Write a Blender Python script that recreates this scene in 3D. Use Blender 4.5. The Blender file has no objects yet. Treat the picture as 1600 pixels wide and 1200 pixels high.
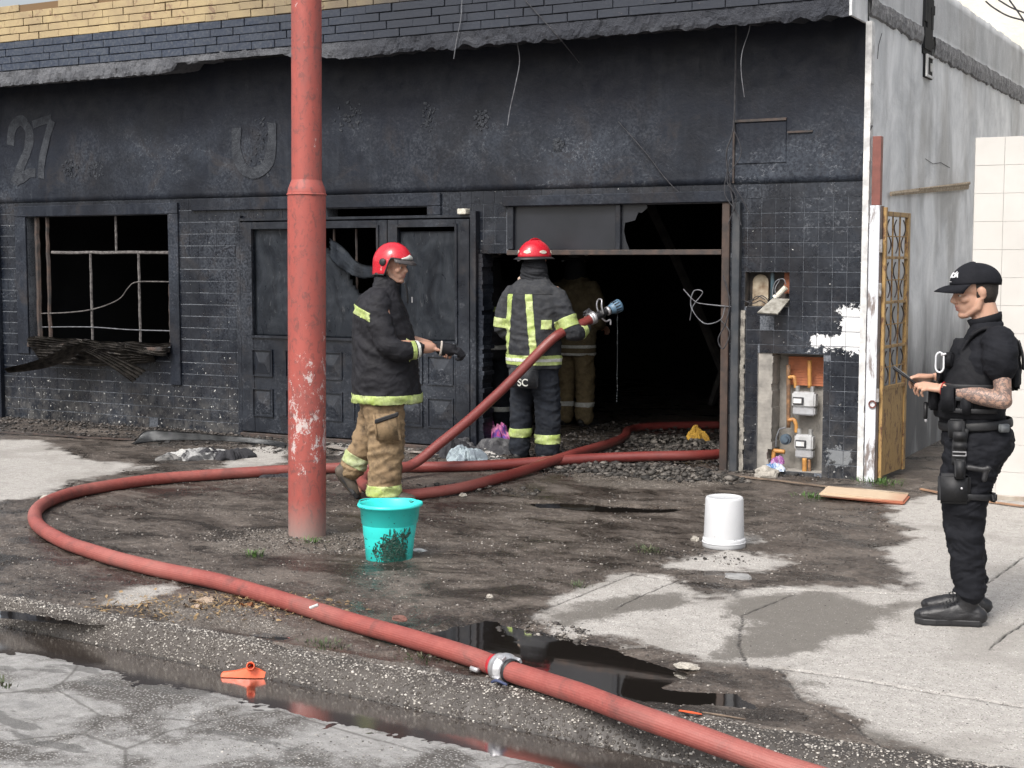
import bpy, bmesh, math, random
import numpy as np
from mathutils import Vector, Matrix, noise
from mathutils.bvhtree import BVHTree
random.seed(7); np.random.seed(7)
PI = math.pi
sc = bpy.context.scene
COL = sc.collection

# ------------------------------------------------------------------ camera
YAW, PITCH, EYE, FOC = math.radians(28.9), math.atan(195 / 2270), 1.70, 2270.0
CAM = Vector((3.037, -11.028, EYE))
cd = bpy.data.cameras.new("camera"); cam = bpy.data.objects.new("camera", cd); COL.objects.link(cam)
cam.location = CAM; cam.rotation_euler = (PI / 2 - PITCH, 0, YAW)
cd.sensor_width = 36.0; cd.lens = 36.0 * FOC / 1600.0; cd.clip_start = 0.05; cd.clip_end = 500
sc.camera = cam
# ------------------------------------------------------------------ world, sun, exposure
SUN_EL, SUN_AZ = math.radians(50), math.radians(184)     # direction the light comes from (azimuth clockwise from +y)
world = bpy.data.worlds.new("World"); sc.world = world; world.use_nodes = True
wn = world.node_tree; bg = wn.nodes["Background"]
sky = wn.nodes.new("ShaderNodeTexSky"); sky.sky_type = 'NISHITA'; sky.sun_disc = False
sky.sun_elevation = SUN_EL; sky.sun_rotation = SUN_AZ; sky.air_density = 1.2; sky.dust_density = 6.0; sky.ozone_density = 1.0
hs = wn.nodes.new("ShaderNodeHueSaturation"); hs.inputs['Saturation'].default_value = 0.38; hs.inputs['Value'].default_value = 1.0
wn.links.new(sky.outputs[0], hs.inputs['Color']); wn.links.new(hs.outputs[0], bg.inputs[0]); bg.inputs[1].default_value = 0.15
sd = bpy.data.lights.new("sun", 'SUN'); sun = bpy.data.objects.new("sun", sd); COL.objects.link(sun)
sd.energy = 1.5; sd.angle = math.radians(16); sd.color = (1.0, 0.965, 0.92)
dv = Vector((math.sin(SUN_AZ) * math.cos(SUN_EL), math.cos(SUN_AZ) * math.cos(SUN_EL), math.sin(SUN_EL)))
sun.rotation_euler = dv.to_track_quat('Z', 'Y').to_euler(); sun.location = (0, -8, 12)
vs = sc.view_settings; vs.view_transform = 'Standard'; vs.look = 'None'; vs.gamma = 1.0; vs.use_curve_mapping = False; vs.exposure = 0.55
sc.cycles.max_bounces = 6; sc.cycles.diffuse_bounces = 3; sc.cycles.glossy_bounces = 3

# ------------------------------------------------------------------ where things stand (surveyed from the viewpoint)
_fh = Vector((-math.sin(YAW), math.cos(YAW), 0)); _rt = Vector((math.cos(YAW), math.sin(YAW), 0)); _uz = Vector((0, 0, 1))
_fw = _fh * math.cos(PITCH) - _uz * math.sin(PITCH); _up = _fh * math.sin(PITCH) + _uz * math.cos(PITCH)
def _ray(px, py): return _fw + _rt * ((px - 800) / FOC) - _up * ((py - 600) / FOC)
def G(px, py, z=0.0):
    r = _ray(px, py); return CAM + r * ((z - CAM.z) / r.z)
def Wy(px, py, y=0.0):
    r = _ray(px, py); return CAM + r * ((y - CAM.y) / r.y)
def Wx(px, py, x=0.0):
    r = _ray(px, py); return CAM + r * ((x - CAM.x) / r.x)

# ------------------------------------------------------------------ object helpers
def link(name, me, m=None, parent=None, smooth=False):
    o = bpy.data.objects.new(name, me); COL.objects.link(o)
    if m is not None:
        for mm in (m if isinstance(m, (list, tuple)) else [m]): me.materials.append(mm)
    if parent is not None: o.parent = parent
    if smooth: me.shade_smooth()
    return o
def obj(name, bm, m=None, parent=None, smooth=False):
    me = bpy.data.meshes.new(name); bm.normal_update(); bm.to_mesh(me); bm.free()
    return link(name, me, m, parent, smooth)
def tag(o, label=None, cat=None, group=None, kind=None):
    if label: o['label'] = label
    if cat: o['category'] = cat
    if group: o['group'] = group
    if kind: o['kind'] = kind
    return o
def thing(name, label, cat, loc=(0, 0, 0), rz=0.0, group=None):
    o = bpy.data.objects.new(name, None); COL.objects.link(o); o.location = loc; o.rotation_euler = (0, 0, rz)
    o.empty_display_size = 0.1
    return tag(o, label, cat, group)
def BM(): return bmesh.new()
def box(bm, x0, x1, y0, y1, z0, z1, mat=None, mi=0):
    v = [bm.verts.new(c) for c in ((x0,y0,z0),(x1,y0,z0),(x1,y1,z0),(x0,y1,z0),(x0,y0,z1),(x1,y0,z1),(x1,y1,z1),(x0,y1,z1))]
    if mat is not None:
        for q in v: q.co = mat @ q.co
    fs = [bm.faces.new([v[i] for i in f]) for f in ((3,2,1,0),(4,5,6,7),(0,1,5,4),(1,2,6,5),(2,3,7,6),(3,0,4,7))]
    for f in fs: f.material_index = mi
    return v
def bevel(bm, w=0.004, seg=1):
    bmesh.ops.bevel(bm, geom=list(bm.edges), offset=w, segments=seg, affect='EDGES', clamp_overlap=True); return bm
def boxo(name, dims, m, parent=None, bv=0.0, mat=None):
    bm = BM(); box(bm, *dims, mat=mat)
    if bv: bevel(bm, bv)
    return obj(name, bm, m, parent)
def smooth_path(pts, n=8):
    P = [Vector(p) for p in pts]; Q = [P[0] * 2 - P[1]] + P + [P[-1] * 2 - P[-2]]; out = []
    for i in range(1, len(Q) - 2):
        a, b, c, d = Q[i-1:i+3]
        for k in range(n):
            t = k / n
            out.append(0.5 * ((2*b) + (c-a)*t + (2*a-5*b+4*c-d)*t*t + (3*b-a-3*c+d)*t**3))
    out.append(P[-1]); return out
def tube(bm, pts, rad, seg=8, caps=True, flat=None, ref=None):
    """rad: number or list; flat: (a,b) factors of the section; uv u around, v along"""
    pts = [Vector(p) for p in pts]; n = len(pts)
    R = rad if isinstance(rad, (list, tuple)) else [rad] * n
    uvl = bm.loops.layers.uv.verify(); rings = []; L = 0.0; Ls = []
    prev = None
    for i, p in enumerate(pts):
        t = (pts[min(i+1, n-1)] - pts[max(i-1, 0)])
        t = t.normalized() if t.length > 1e-9 else Vector((0,0,1))
        if prev is None:
            a = Vector(ref) if ref else (Vector((0,0,1)) if abs(t.z) < 0.9 else Vector((1,0,0)))
            u = (a - t * a.dot(t)).normalized()
        else:
            u = (prev - t * prev.dot(t)).normalized()
        prev = u; w = t.cross(u)
        fa, fb = flat or (1, 1)
        r = R[i]; ra, rb = (r if isinstance(r, (tuple, list)) else (r * fa, r * fb))
        rings.append([bm.verts.new(p + u * (ra * math.cos(2*PI*k/seg)) + w * (rb * math.sin(2*PI*k/seg))) for k in range(seg)])
        if i: L += (pts[i] - pts[i-1]).length
        Ls.append(L)
    for i in range(n - 1):
        for k in range(seg):
            k2 = (k+1) % seg
            f = bm.faces.new([rings[i][k], rings[i][k2], rings[i+1][k2], rings[i+1][k]])
            for lp, (uu, vv) in zip(f.loops, ((k/seg, Ls[i]), ((k+1)/seg, Ls[i]), ((k+1)/seg, Ls[i+1]), (k/seg, Ls[i+1]))):
                lp[uvl].uv = (uu, vv)
    if caps:
        bm.faces.new(list(reversed(rings[0]))); bm.faces.new(rings[-1])
    return rings
def lathe(bm, prof, seg=32, center=(0,0,0), mat=None, close=False):
    rings = []; c = Vector(center)
    for r, z in prof:
        ring = [bm.verts.new(c + Vector((r*math.cos(2*PI*k/seg), r*math.sin(2*PI*k/seg), z))) for k in range(seg)]
        if mat is not None:
            for v in ring: v.co = mat @ v.co
        rings.append(ring)
    for i in range(len(rings) - 1):
        for k in range(seg):
            k2 = (k+1) % seg; bm.faces.new([rings[i][k], rings[i][k2], rings[i+1][k2], rings[i+1][k]])
    if close: bm.faces.new(list(reversed(rings[0]))); bm.faces.new(rings[-1])
    return rings
def ball(bm, c, r, sub=2, rot=None):
    """ellipsoid; r number or (rx,ry,rz)"""
    r = (r, r, r) if not isinstance(r, (tuple, list)) else r
    M = Matrix.Translation(Vector(c)) @ (rot.to_4x4() if rot is not None else Matrix()) @ Matrix.Diagonal((*r, 1))
    bmesh.ops.create_icosphere(bm, subdivisions=sub, radius=1.0, matrix=M)
def capsule(bm, pts, rad, seg=12):
    pts = [Vector(p) for p in pts]
    R = rad if isinstance(rad, (list, tuple)) else [rad] * len(pts)
    tube(bm, pts, list(R), seg)
    for p, r in zip(pts, R):
        rr = r if not isinstance(r, (tuple, list)) else min(r)
        ball(bm, p, rr * 0.99, 2)
def loft(bm, secs, seg=20):
    """secs: (x, y, z, rx, ry) horizontal elliptic sections from bottom to top (closed)"""
    rings = []
    for s in secs:
        x, y, z, rx, ry = s[:5]; e = s[5] if len(s) > 5 else 1.0
        ring = []
        for k in range(seg):
            a = 2*PI*k/seg; ca, sa = math.cos(a), math.sin(a)
            ring.append(bm.verts.new((x + rx*math.copysign(abs(ca)**e, ca), y + ry*math.copysign(abs(sa)**e, sa), z)))
        rings.append(ring)
    for i in range(len(rings) - 1):
        for k in range(seg):
            k2 = (k+1) % seg; bm.faces.new([rings[i][k], rings[i][k2], rings[i+1][k2], rings[i+1][k]])
    bm.faces.new(list(reversed(rings[0]))); bm.faces.new(rings[-1])
def fuse(bm, voxel, iters=4, fac=0.5):
    """voxel-union of the closed shapes in bm -> one continuous bmesh"""
    me = bpy.data.meshes.new("tmp"); bmesh.ops.recalc_face_normals(bm, faces=bm.faces[:]); bm.to_mesh(me); bm.free()
    o = bpy.data.objects.new("tmp", me); COL.objects.link(o)
    m = o.modifiers.new("r", 'REMESH'); m.mode = 'VOXEL'; m.voxel_size = voxel; m.adaptivity = 0
    s = o.modifiers.new("s", 'SMOOTH'); s.iterations = iters; s.factor = fac
    dg = bpy.context.evaluated_depsgraph_get(); ev = o.evaluated_get(dg)
    m2 = bpy.data.meshes.new_from_object(ev)
    out = BM(); out.from_mesh(m2)
    bpy.data.objects.remove(o); bpy.data.meshes.remove(me); bpy.data.meshes.remove(m2)
    out.normal_update(); return out
def wrinkle(bm, fn):
    """fn(co, normal) -> displacement along the normal"""
    bm.normal_update()
    ds = [fn(v.co, v.normal) for v in bm.verts]
    for v, d in zip(bm.verts, ds): v.co = v.co + v.normal * d
    bm.normal_update()
def nz(p, s=1.0, off=0.0): return noise.noise(Vector((p[0]*s + off, p[1]*s + off*1.7, p[2]*s - off)))
def clip(src, planes, keep=None, off=0.004, island_pt=None):
    """a copy of src cut by planes (co, normal: side kept), pushed out by off"""
    bm = src.copy()
    for co, no in planes:
        bmesh.ops.bisect_plane(bm, geom=bm.verts[:] + bm.edges[:] + bm.faces[:], plane_co=co, plane_no=no, clear_inner=True)
    if keep:
        bad = [f for f in bm.faces if not keep(f.calc_center_median(), f.normal)]
        bmesh.ops.delete(bm, geom=bad, context='FACES')
    loose = [v for v in bm.verts if not v.link_faces]
    bmesh.ops.delete(bm, geom=loose, context='VERTS')
    bm.normal_update()
    inner = [v.normal.copy() for v in bm.verts]
    for v, n_ in zip(bm.verts, inner): v.co = v.co + n_ * off
    # a rim of thickness so the piece is solid
    be = [e for e in bm.edges if len(e.link_faces) == 1]
    if be:
        r = bmesh.ops.extrude_edge_only(bm, edges=be)
        nv = [g for g in r['geom'] if isinstance(g, bmesh.types.BMVert)]
        for v in nv:
            s = Vector((0,0,0))
            for e in v.link_edges:
                q = e.other_vert(v)
                if q not in nv: s = q.normal; break
            v.co = v.co - s * (off + 0.002)
    bm.normal_update()
    return bm
def has(bm): return len(bm.faces) > 0

# ------------------------------------------------------------------ materials
def _n(nt, t, **kw):
    n = nt.nodes.new(t)
    for k, v in kw.items():
        if k in ('operation','blend_type','data_type','feature','attribute_name','noise_dimensions','wave_type','bands_direction','clamp','distance'): setattr(n, k, v)
    return n
class MT:
    """small builder for node materials, in world (Position) or object space"""
    def __init__(s, name, space='world'):
        s.m = bpy.data.materials.new(name); s.m.use_nodes = True; s.nt = s.m.node_tree
        s.b = s.nt.nodes["Principled BSDF"]
        if space == 'world': s.co = s.nt.nodes.new("ShaderNodeNewGeometry").outputs['Position']
        elif space == 'uv': s.co = s.nt.nodes.new("ShaderNodeTexCoord").outputs['UV']
        else: s.co = s.nt.nodes.new("ShaderNodeTexCoord").outputs['Object']
    def L(s, a, b): s.nt.links.new(a, b)
    def put(s, sock, v):
        if hasattr(v, 'is_linked') or isinstance(v, bpy.types.NodeSocket): s.L(v, sock)
        elif isinstance(v, (tuple, list)): sock.default_value = (*v, 1.0) if len(v) == 3 and len(sock.default_value) == 4 else v
        else: sock.default_value = v
    def map(s, scale=(1,1,1), loc=(0,0,0), rot=(0,0,0), co=None):
        n = s.nt.nodes.new("ShaderNodeMapping"); s.L(co or s.co, n.inputs[0]); n.inputs[1].default_value = loc; n.inputs[2].default_value = rot; n.inputs[3].default_value = scale; return n.outputs[0]
    def noise(s, scale, detail=4, rough=0.55, dist=0.0, co=None):
        n = s.nt.nodes.new("ShaderNodeTexNoise"); s.L(co or s.co, n.inputs['Vector']); n.inputs['Scale'].default_value = scale
        n.inputs['Detail'].default_value = detail; n.inputs['Roughness'].default_value = rough; n.inputs['Distortion'].default_value = dist; return n.outputs['Fac']
    def vor(s, scale, feature='F1', co=None, out='Distance', rnd=1.0):
        n = s.nt.nodes.new("ShaderNodeTexVoronoi"); n.feature = feature; s.L(co or s.co, n.inputs['Vector']); n.inputs['Scale'].default_value = scale
        n.inputs['Randomness'].default_value = rnd; return n.outputs[out]
    def ramp(s, f, stops, col=False):
        n = s.nt.nodes.new("ShaderNodeValToRGB"); s.L(f, n.inputs[0]); e = n.color_ramp.elements
        while len(e) < len(stops): e.new(0.5)
        for q, (p, c) in zip(e, stops):
            q.position = p; q.color = (c, c, c, 1) if not isinstance(c, (tuple, list)) else (*c, 1)
        return n.outputs[0]
    def mix(s, f, a, b, mode='MIX'):
        n = s.nt.nodes.new("ShaderNodeMix"); n.data_type = 'RGBA'; n.blend_type = mode
        s.put(n.inputs[0], f); s.put(n.inputs[6], a); s.put(n.inputs[7], b); return n.outputs[2]
    def math(s, op, a, b=0.0, cl=False):
        n = s.nt.nodes.new("ShaderNodeMath"); n.operation = op; n.use_clamp = cl; s.put(n.inputs[0], a); s.put(n.inputs[1], b); return n.outputs[0]
    def rng(s, v, a, b, c=0.0, d=1.0):
        n = s.nt.nodes.new("ShaderNodeMapRange"); s.L(v, n.inputs[0])
        for i, q in enumerate((a, b, c, d)): n.inputs[i+1].default_value = q
        return n.outputs[0]
    def attr(s, name, out='Fac'):
        n = s.nt.nodes.new("ShaderNodeAttribute"); n.attribute_name = name; return n.outputs[out]
    def sep(s, co=None):
        n = s.nt.nodes.new("ShaderNodeSeparateXYZ"); s.L(co or s.co, n.inputs[0]); return n.outputs
    def out(s, base=None, rough=None, metal=None, bump=None, strength=0.3, dist=0.01, spec=None, normal=None, coat=None):
        if base is not None: s.put(s.b.inputs['Base Color'], base)
        if rough is not None: s.put(s.b.inputs['Roughness'], rough)
        if metal is not None: s.put(s.b.inputs['Metallic'], metal)
        if spec is not None: s.put(s.b.inputs['Specular IOR Level'], spec)
        if coat is not None: s.put(s.b.inputs['Coat Weight'], coat)
        if bump is not None:
            n = s.nt.nodes.new("ShaderNodeBump"); n.inputs['Strength'].default_value = strength; n.inputs['Distance'].default_value = dist
            s.L(bump, n.inputs['Height']); s.L(n.outputs[0], s.b.inputs['Normal'])
        return s.m
def simple(name, c1, c2=None, scale=8, rough=0.6, metal=0.0, bump=0.2, bdist=0.004, space='world', det=5, spec=None, stretch=(1,1,1), bscale=None, rr=None):
    t = MT(name, space); co = t.map(scale=stretch)
    n1 = t.noise(scale, det, co=co)
    c2 = c2 or tuple(c * 0.75 for c in c1)
    base = t.mix(t.ramp(n1, [(0.35, 0), (0.65, 1)]), c1, c2)
    r = rough
    if rr: r = t.rng(n1, 0.3, 0.7, rough - rr, rough + rr)
    return t.out(base, r, metal, t.noise(bscale or scale * 5, 4, co=co) if bump else None, bump or 0, bdist, spec)

# soot-blackened painted tiles / plaster: blue-black paint, grey rubbed haze, pale chips near the ground
def soot_wall(name, gloss=0.4, light=1.0, chips=True, space='world', bs=0.6):
    t = MT(name, 'world')
    x, y, z = t.sep()
    n1 = t.noise(0.9, 6, 0.6); n2 = t.noise(7, 6, 0.65, 0.4); n3 = t.noise(45, 4, 0.7)
    streak = t.noise(6, 5, 0.6, co=t.map(scale=(3.0, 3.0, 0.35)))
    base = t.mix(t.ramp(n2, [(0.3, 0), (0.75, 1)]), (0.0042*light, 0.007*light, 0.0145*light), (0.0125*light, 0.0175*light, 0.029*light))
    base = t.mix(t.math('MULTIPLY', t.ramp(streak, [(0.5, 0), (0.72, 1)]), 0.5), base, (0.035*light, 0.042*light, 0.055*light))
    rub = t.math('MULTIPLY', t.ramp(n1, [(0.45, 0), (0.68, 1)]), t.ramp(n3, [(0.44, 0.0), (0.60, 1)]))
    base = t.mix(t.math('MULTIPLY', rub, 0.62), base, (0.08, 0.090, 0.109))
    scr = t.math('GREATER_THAN', t.noise(19, 6, 0.85, 1.5, co=t.map(loc=(4, 4, 4))), 0.655); base = t.mix(t.math('MULTIPLY', scr, 0.5), base, (0.16, 0.17, 0.185))
    base = t.mix(t.math('MULTIPLY', t.ramp(t.noise(2.6, 5, 0.7, 0.8, co=t.map(loc=(8, 1, 6))), [(0.52, 0), (0.66, 1)]), 0.35), base, (0.05, 0.04, 0.034))
    # large rubbed patches and blistered lines of paint
    big = t.ramp(t.noise(0.75, 5, 0.6, 0.6, co=t.map(loc=(2.2, 0, 5.1))), [(0.47, 0), (0.60, 1)])
    base = t.mix(t.math('MULTIPLY', big, t.rng(n3, 0.35, 0.65, 0.15, 0.62)), base, (0.060*light, 0.073*light, 0.096*light))
    rid = t.math('ABSOLUTE', t.math('SUBTRACT', t.noise(3.4, 6, 0.7, 0.5, co=t.map(loc=(1, 1, 1), scale=(.8, 1, 1.5))), 0.5))
    base = t.mix(t.math('MULTIPLY', t.math('MULTIPLY', t.math('LESS_THAN', rid, 0.006), big), t.ramp(n3, [(.45, 0), (.55, .8)])), base, (0.17, 0.18, 0.2))
    # soot and the canopy's shade painted in together, blackest just under the canopy
    soot_shade = t.rng(t.math('ADD', z, t.math('MULTIPLY', t.math('SUBTRACT', t.noise(0.8, 5, 0.6), 0.5), 1.3)), 2.65, 3.2)
    base = t.mix(t.math('MULTIPLY', soot_shade, 0.93), base, (0.0018, 0.0036, 0.0105))
    base = t.mix(t.math('MULTIPLY', t.ramp(t.noise(1.1, 5, 0.65, 0.4), [(0.47, 0), (0.62, 1)]), 0.72), base, (0.0035, 0.005, 0.0095))
    if chips:
        low = t.math('MULTIPLY', t.rng(z, 1.0, 0.12), t.rng(x, -3.2, -6.0, 0.5, 1.0))
        ch = t.math('GREATER_THAN', t.math('ADD', t.noise(30, 3, 0.7), t.math('MULTIPLY', low, 0.07)), 0.715)
        base = t.mix(ch, base, (0.55, 0.55, 0.53))
        dust = t.math('MULTIPLY', t.rng(z, 0.55, 0.0), t.ramp(t.noise(9, 5, 0.7), [(0.4, 0), (0.65, 1)]))
        base = t.mix(t.math('MULTIPLY', dust, 0.6), base, (0.13, 0.125, 0.118))
    rough = t.rng(n2, 0.3, 0.7, gloss - 0.08, gloss + 0.22)
    return t.out(base, rough, bump=t.math('ADD', n2, t.math('MULTIPLY', n3, 0.35)), strength=bs, dist=0.010, spec=0.32 if bs > .3 else .5)
M = {}

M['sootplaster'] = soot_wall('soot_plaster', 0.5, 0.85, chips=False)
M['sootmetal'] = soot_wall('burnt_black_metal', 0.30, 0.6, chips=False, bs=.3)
M['grout0'] = simple('sooty_grout', (0.07, 0.078, 0.088), (0.028, 0.033, 0.042), 14, 0.85)
M['inside'] = simple('soot_black_inside', (0.010, 0.011, 0.013), (0.005, 0.006, 0.008), 3, 0.9, bump=0.4)
M['ghost'] = simple('ghost_lettering_paint', (0.115, 0.125, 0.14), (0.04, 0.046, 0.056), 9, 0.6, bump=0.5)
M['wood'] = simple('pale_weathered_wood', (0.46, 0.38, 0.28), (0.25, 0.19, 0.13), 6, 0.8, stretch=(1, 6, 6))
M['darkmetal'] = simple('dark_rusty_steel', (0.03, 0.028, 0.028), (0.075, 0.05, 0.04), 12, 0.6, bump=0.4)
M['rustpaint'] = simple('red_oxide_steel', (0.22, 0.075, 0.06), (0.14, 0.05, 0.04), 9, 0.6)
M['wire'] = simple('burnt_wire', (0.02, 0.02, 0.024), (0.05, 0.05, 0.055), 20, 0.6, bump=0)
M['wirelight'] = simple('stripped_wire', (0.2, 0.21, 0.23), (0.09, 0.09, 0.1), 20, 0.5, bump=0)
M['whitechip'] = simple('bare_white_plaster', (0.72, 0.72, 0.71), (0.45, 0.45, 0.45), 14, 0.85, bump=0.5)

def brick_mat():
    t = MT('painted_brick'); x, y, z = t.sep()
    n = t.noise(5, 5); fine = t.noise(34, 4, 0.7)
    yel = t.mix(t.ramp(n, [(0.3, 0), (0.7, 1)]), (0.42, 0.33, 0.18), (0.31, 0.235, 0.14))
    yel = t.mix(t.ramp(t.noise(11, 4, 0.7, 0.5), [(0.58, 0), (0.66, 1)]), yel, (0.24, 0.16, 0.10))
    blu = t.mix(t.ramp(n, [(0.3, 0), (0.7, 1)]), (0.018, 0.029, 0.055), (0.036, 0.048, 0.07))
    blu = t.mix(t.math('MULTIPLY', t.ramp(fine, [(0.45, 0), (0.7, 1)]), 0.5), blu, (0.13, 0.135, 0.145))
    col = t.mix(t.math('GREATER_THAN', z, 3.888), blu, yel)
    s = t.math('ADD', t.rng(x, -6.4, -3.7), t.math('MULTIPLY', t.math('SUBTRACT', t.noise(1.6, 5), 0.5), 1.1), True)
    s = t.math('MULTIPLY', s, 0.9)
    col = t.mix(s, col, (0.018, 0.022, 0.032))
    col = t.mix(t.math('MULTIPLY', t.math('GREATER_THAN', fine, 0.69), 0.5), col, (0.2, 0.15, 0.13))
    return t.out(col, 0.75, bump=t.math('ADD', n, fine), strength=0.5, dist=0.006)
M['brick'] = brick_mat()
def mortar_mat():
    t = MT('fascia_mortar'); x, y, z = t.sep()
    col = t.mix(t.math('GREATER_THAN', z, 3.888), (0.015, 0.022, 0.04), (0.16, 0.10, 0.05))
    col = t.mix(t.rng(x, -5.5, -3.0), col, (0.012, 0.014, 0.02)); return t.out(col, 0.9)
M['mortar'] = mortar_mat()
def beam_mat():
    t = MT('spalled_concrete_beam'); x, y, z = t.sep(); n = t.noise(6, 7, 0.7); f = t.noise(40, 4, 0.7)
    c = t.mix(t.ramp(n, [(0.3, 0), (0.7, 1)]), (0.16, 0.165, 0.18), (0.06, 0.064, 0.075))
    c = t.mix(t.ramp(f, [(0.5, 0), (0.8, 0.7)]), c, (0.04, 0.045, 0.05))
    s = t.math('ADD', t.rng(x, -6.0, -3.6), t.math('MULTIPLY', t.math('SUBTRACT', t.noise(2.2, 5), 0.5), 1.4), True)
    c = t.mix(t.math('MULTIPLY', s, 0.82), c, (0.014, 0.017, 0.026))
    return t.out(c, 0.9, bump=t.math('ADD', n, f), strength=0.9, dist=0.02)
M['beam'] = beam_mat()
def sidewall_mat():
    t = MT('weathered_cement_render'); x, y, z = t.sep()
    st = t.noise(1.9, 8, 0.68, 0.8, co=t.map(scale=(1, 1.0, 0.75))); n = t.noise(9, 6, 0.65); f = t.noise(60, 3)
    c = t.mix(t.ramp(st, [(0.36, 0), (0.62, 1)]), (0.58, 0.595, 0.61), (0.85, 0.86, 0.87))
    c = t.mix(t.ramp(t.noise(1.2, 4, co=t.map(scale=(1, 1, 0.5))), [(0.52, 0), (0.66, 0.6)]), c, (0.36, 0.35, 0.33))
    c = t.mix(t.ramp(n, [(0.55, 0), (0.75, 0.35)]), c, (0.6, 0.6, 0.6))
    # grime and shade of the passage painted in together, darker towards the ground
    g = t.math('ADD', t.rng(z, 1.45, 0.55), t.math('MULTIPLY', t.math('SUBTRACT', t.noise(1.9, 6, 0.6, co=t.map(scale=(1, 1.6, 0.5))), 0.5), 1.5), True)
    c = t.mix(t.math('MULTIPLY', g, 0.9), c, (0.055, 0.056, 0.06))
    c = t.mix(t.math('MULTIPLY', t.rng(z, 3.66, 3.7), 0.35), c, (0.16, 0.165, 0.175))
    return t.out(c, 0.9, bump=t.math('ADD', n, t.math('MULTIPLY', f, 0.3)), strength=0.5, dist=0.015)
M['sidewall'] = sidewall_mat()
M['roughband'] = simple('rough_mortar_band', (0.30, 0.30, 0.305), (0.14, 0.14, 0.15), 13, 0.95, bump=1.0, bdist=0.03, bscale=25)
def bldg(name, f): return f
# ================================================================== BURNT BUILDING
bld = thing("burnt_building", "burnt single storey building with soot black tiled front under a yellow and blue brick fascia", "building")
HOLES = [(-8.90, -6.93, 0.82, 2.145), (-5.97, -3.45, -0.1, 2.07), (-5.0, -3.91, 2.07, 2.165), (-3.38, -1.10, -0.1, 1.75),
         (-3.09, -1.10, 1.75, 2.15), (-0.935, -0.57, 1.325, 1.60), (-0.82, -0.285, 0.03, 0.96)]
def holed_wall(xr, zr, holes, y0, y1, m, name, parent):
    xs = sorted({xr[0], xr[1], *[h[0] for h in holes], *[h[1] for h in holes]}); zs = sorted({zr[0], zr[1], *[max(h[2], zr[0]) for h in holes], *[h[3] for h in holes]})
    xs = [x for x in xs if xr[0] <= x <= xr[1]]; zs = [z for z in zs if zr[0] <= z <= zr[1]]
    solid = {}
    for i in range(len(xs)-1):
        for j in range(len(zs)-1):
            cx, cz = (xs[i]+xs[i+1])/2, (zs[j]+zs[j+1])/2
            solid[i, j] = not any(h[0] < cx < h[1] and h[2] < cz < h[3] for h in holes)
    bm = BM()
    def q(a, b, c, d): bm.faces.new([bm.verts.new(p) for p in (a, b, c, d)])
    for (i, j), s in solid.items():
        if not s: continue
        x0, x1, z0, z1 = xs[i], xs[i+1], zs[j], zs[j+1]
        q((x0,y0,z0),(x1,y0,z0),(x1,y0,z1),(x0,y0,z1)); q((x1,y1,z0),(x0,y1,z0),(x0,y1,z1),(x1,y1,z1))
        if not solid.get((i-1, j)): q((x0,y1,z0),(x0,y0,z0),(x0,y0,z1),(x0,y1,z1))
        if not solid.get((i+1, j)): q((x1,y0,z0),(x1,y1,z0),(x1,y1,z1),(x1,y0,z1))
        if not solid.get((i, j-1)): q((x0,y1,z0),(x1,y1,z0),(x1,y0,z0),(x0,y0,z0))
        if not solid.get((i, j+1)): q((x0,y0,z1),(x1,y0,z1),(x1,y1,z1),(x0,y1,z1))
    bmesh.ops.remove_doubles(bm, verts=bm.verts, dist=1e-5)
    return obj(name, bm, m, parent)
def facade_base_mat():
    t = MT('front_wall_under_tiles'); x, y, z = t.sep()
    n = t.noise(12, 5, 0.7); f = t.noise(60, 3, .7)
    a = t.mix(t.ramp(n, [(0.40, 0), (0.6, 1)]), (0.20, 0.215, 0.24), (0.02, 0.025, 0.034))
    a = t.mix(t.ramp(t.noise(1.0, 4), [(.38, 0), (.58, .9)]), a, (0.012, 0.016, 0.024))
    a = t.mix(t.math('MULTIPLY', t.rng(x, -1.1, -0.9, .75, 1.0), t.ramp(f, [(.40, .15), (.6, .9)])), a, (0.16, 0.175, 0.20))
    return t.out(a, 0.85, bump=n, strength=0.4, dist=0.006)
M['facebase'] = facade_base_mat()
holed_wall((-9.42, 0.0), (-0.15, 2.292), HOLES, 0.0, 0.16, M['facebase'], "front_wall", bld)
# rendered upper band, slightly proud of the tiles
bm = BM(); nx, nzz = 190, 24
def band_y(x, z):
    d = 0.006*noise.noise(Vector((x*2.1, 0, z*2.1))) + 0.003*noise.noise(Vector((x*9, 3, z*9)))
    # loose render that blistered in the heat
    b = max(0, noise.noise(Vector((x*3.3, 7, z*3.3))) - 0.25)
    if -6.2 < x < -3.6 and z < 3.0: d += 0.02*b
    return -0.006 - abs(d) * 0.9
g = [[bm.verts.new((-9.42 + 9.42*i/nx, band_y(-9.42 + 9.42*i/nx, 2.292 + 1.33*j/nzz), 2.292 + 1.33*j/nzz)) for j in range(nzz+1)] for i in range(nx+1)]
for i in range(nx):
    for j in range(nzz): bm.faces.new([g[i][j], g[i+1][j], g[i+1][j+1], g[i][j+1]])
for i in range(nx):     # underside return on to the wall
    a, b = g[i][0], g[i+1][0]
    bm.faces.new([bm.verts.new((a.co.x, 0.02, a.co.z)), bm.verts.new((b.co.x, 0.02, b.co.z)), b, a])
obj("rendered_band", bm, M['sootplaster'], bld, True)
boxo("upper_wall", (-9.42, 0.0, 0.02, 0.16, 2.293, 3.70), M['inside'], bld)
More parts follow.
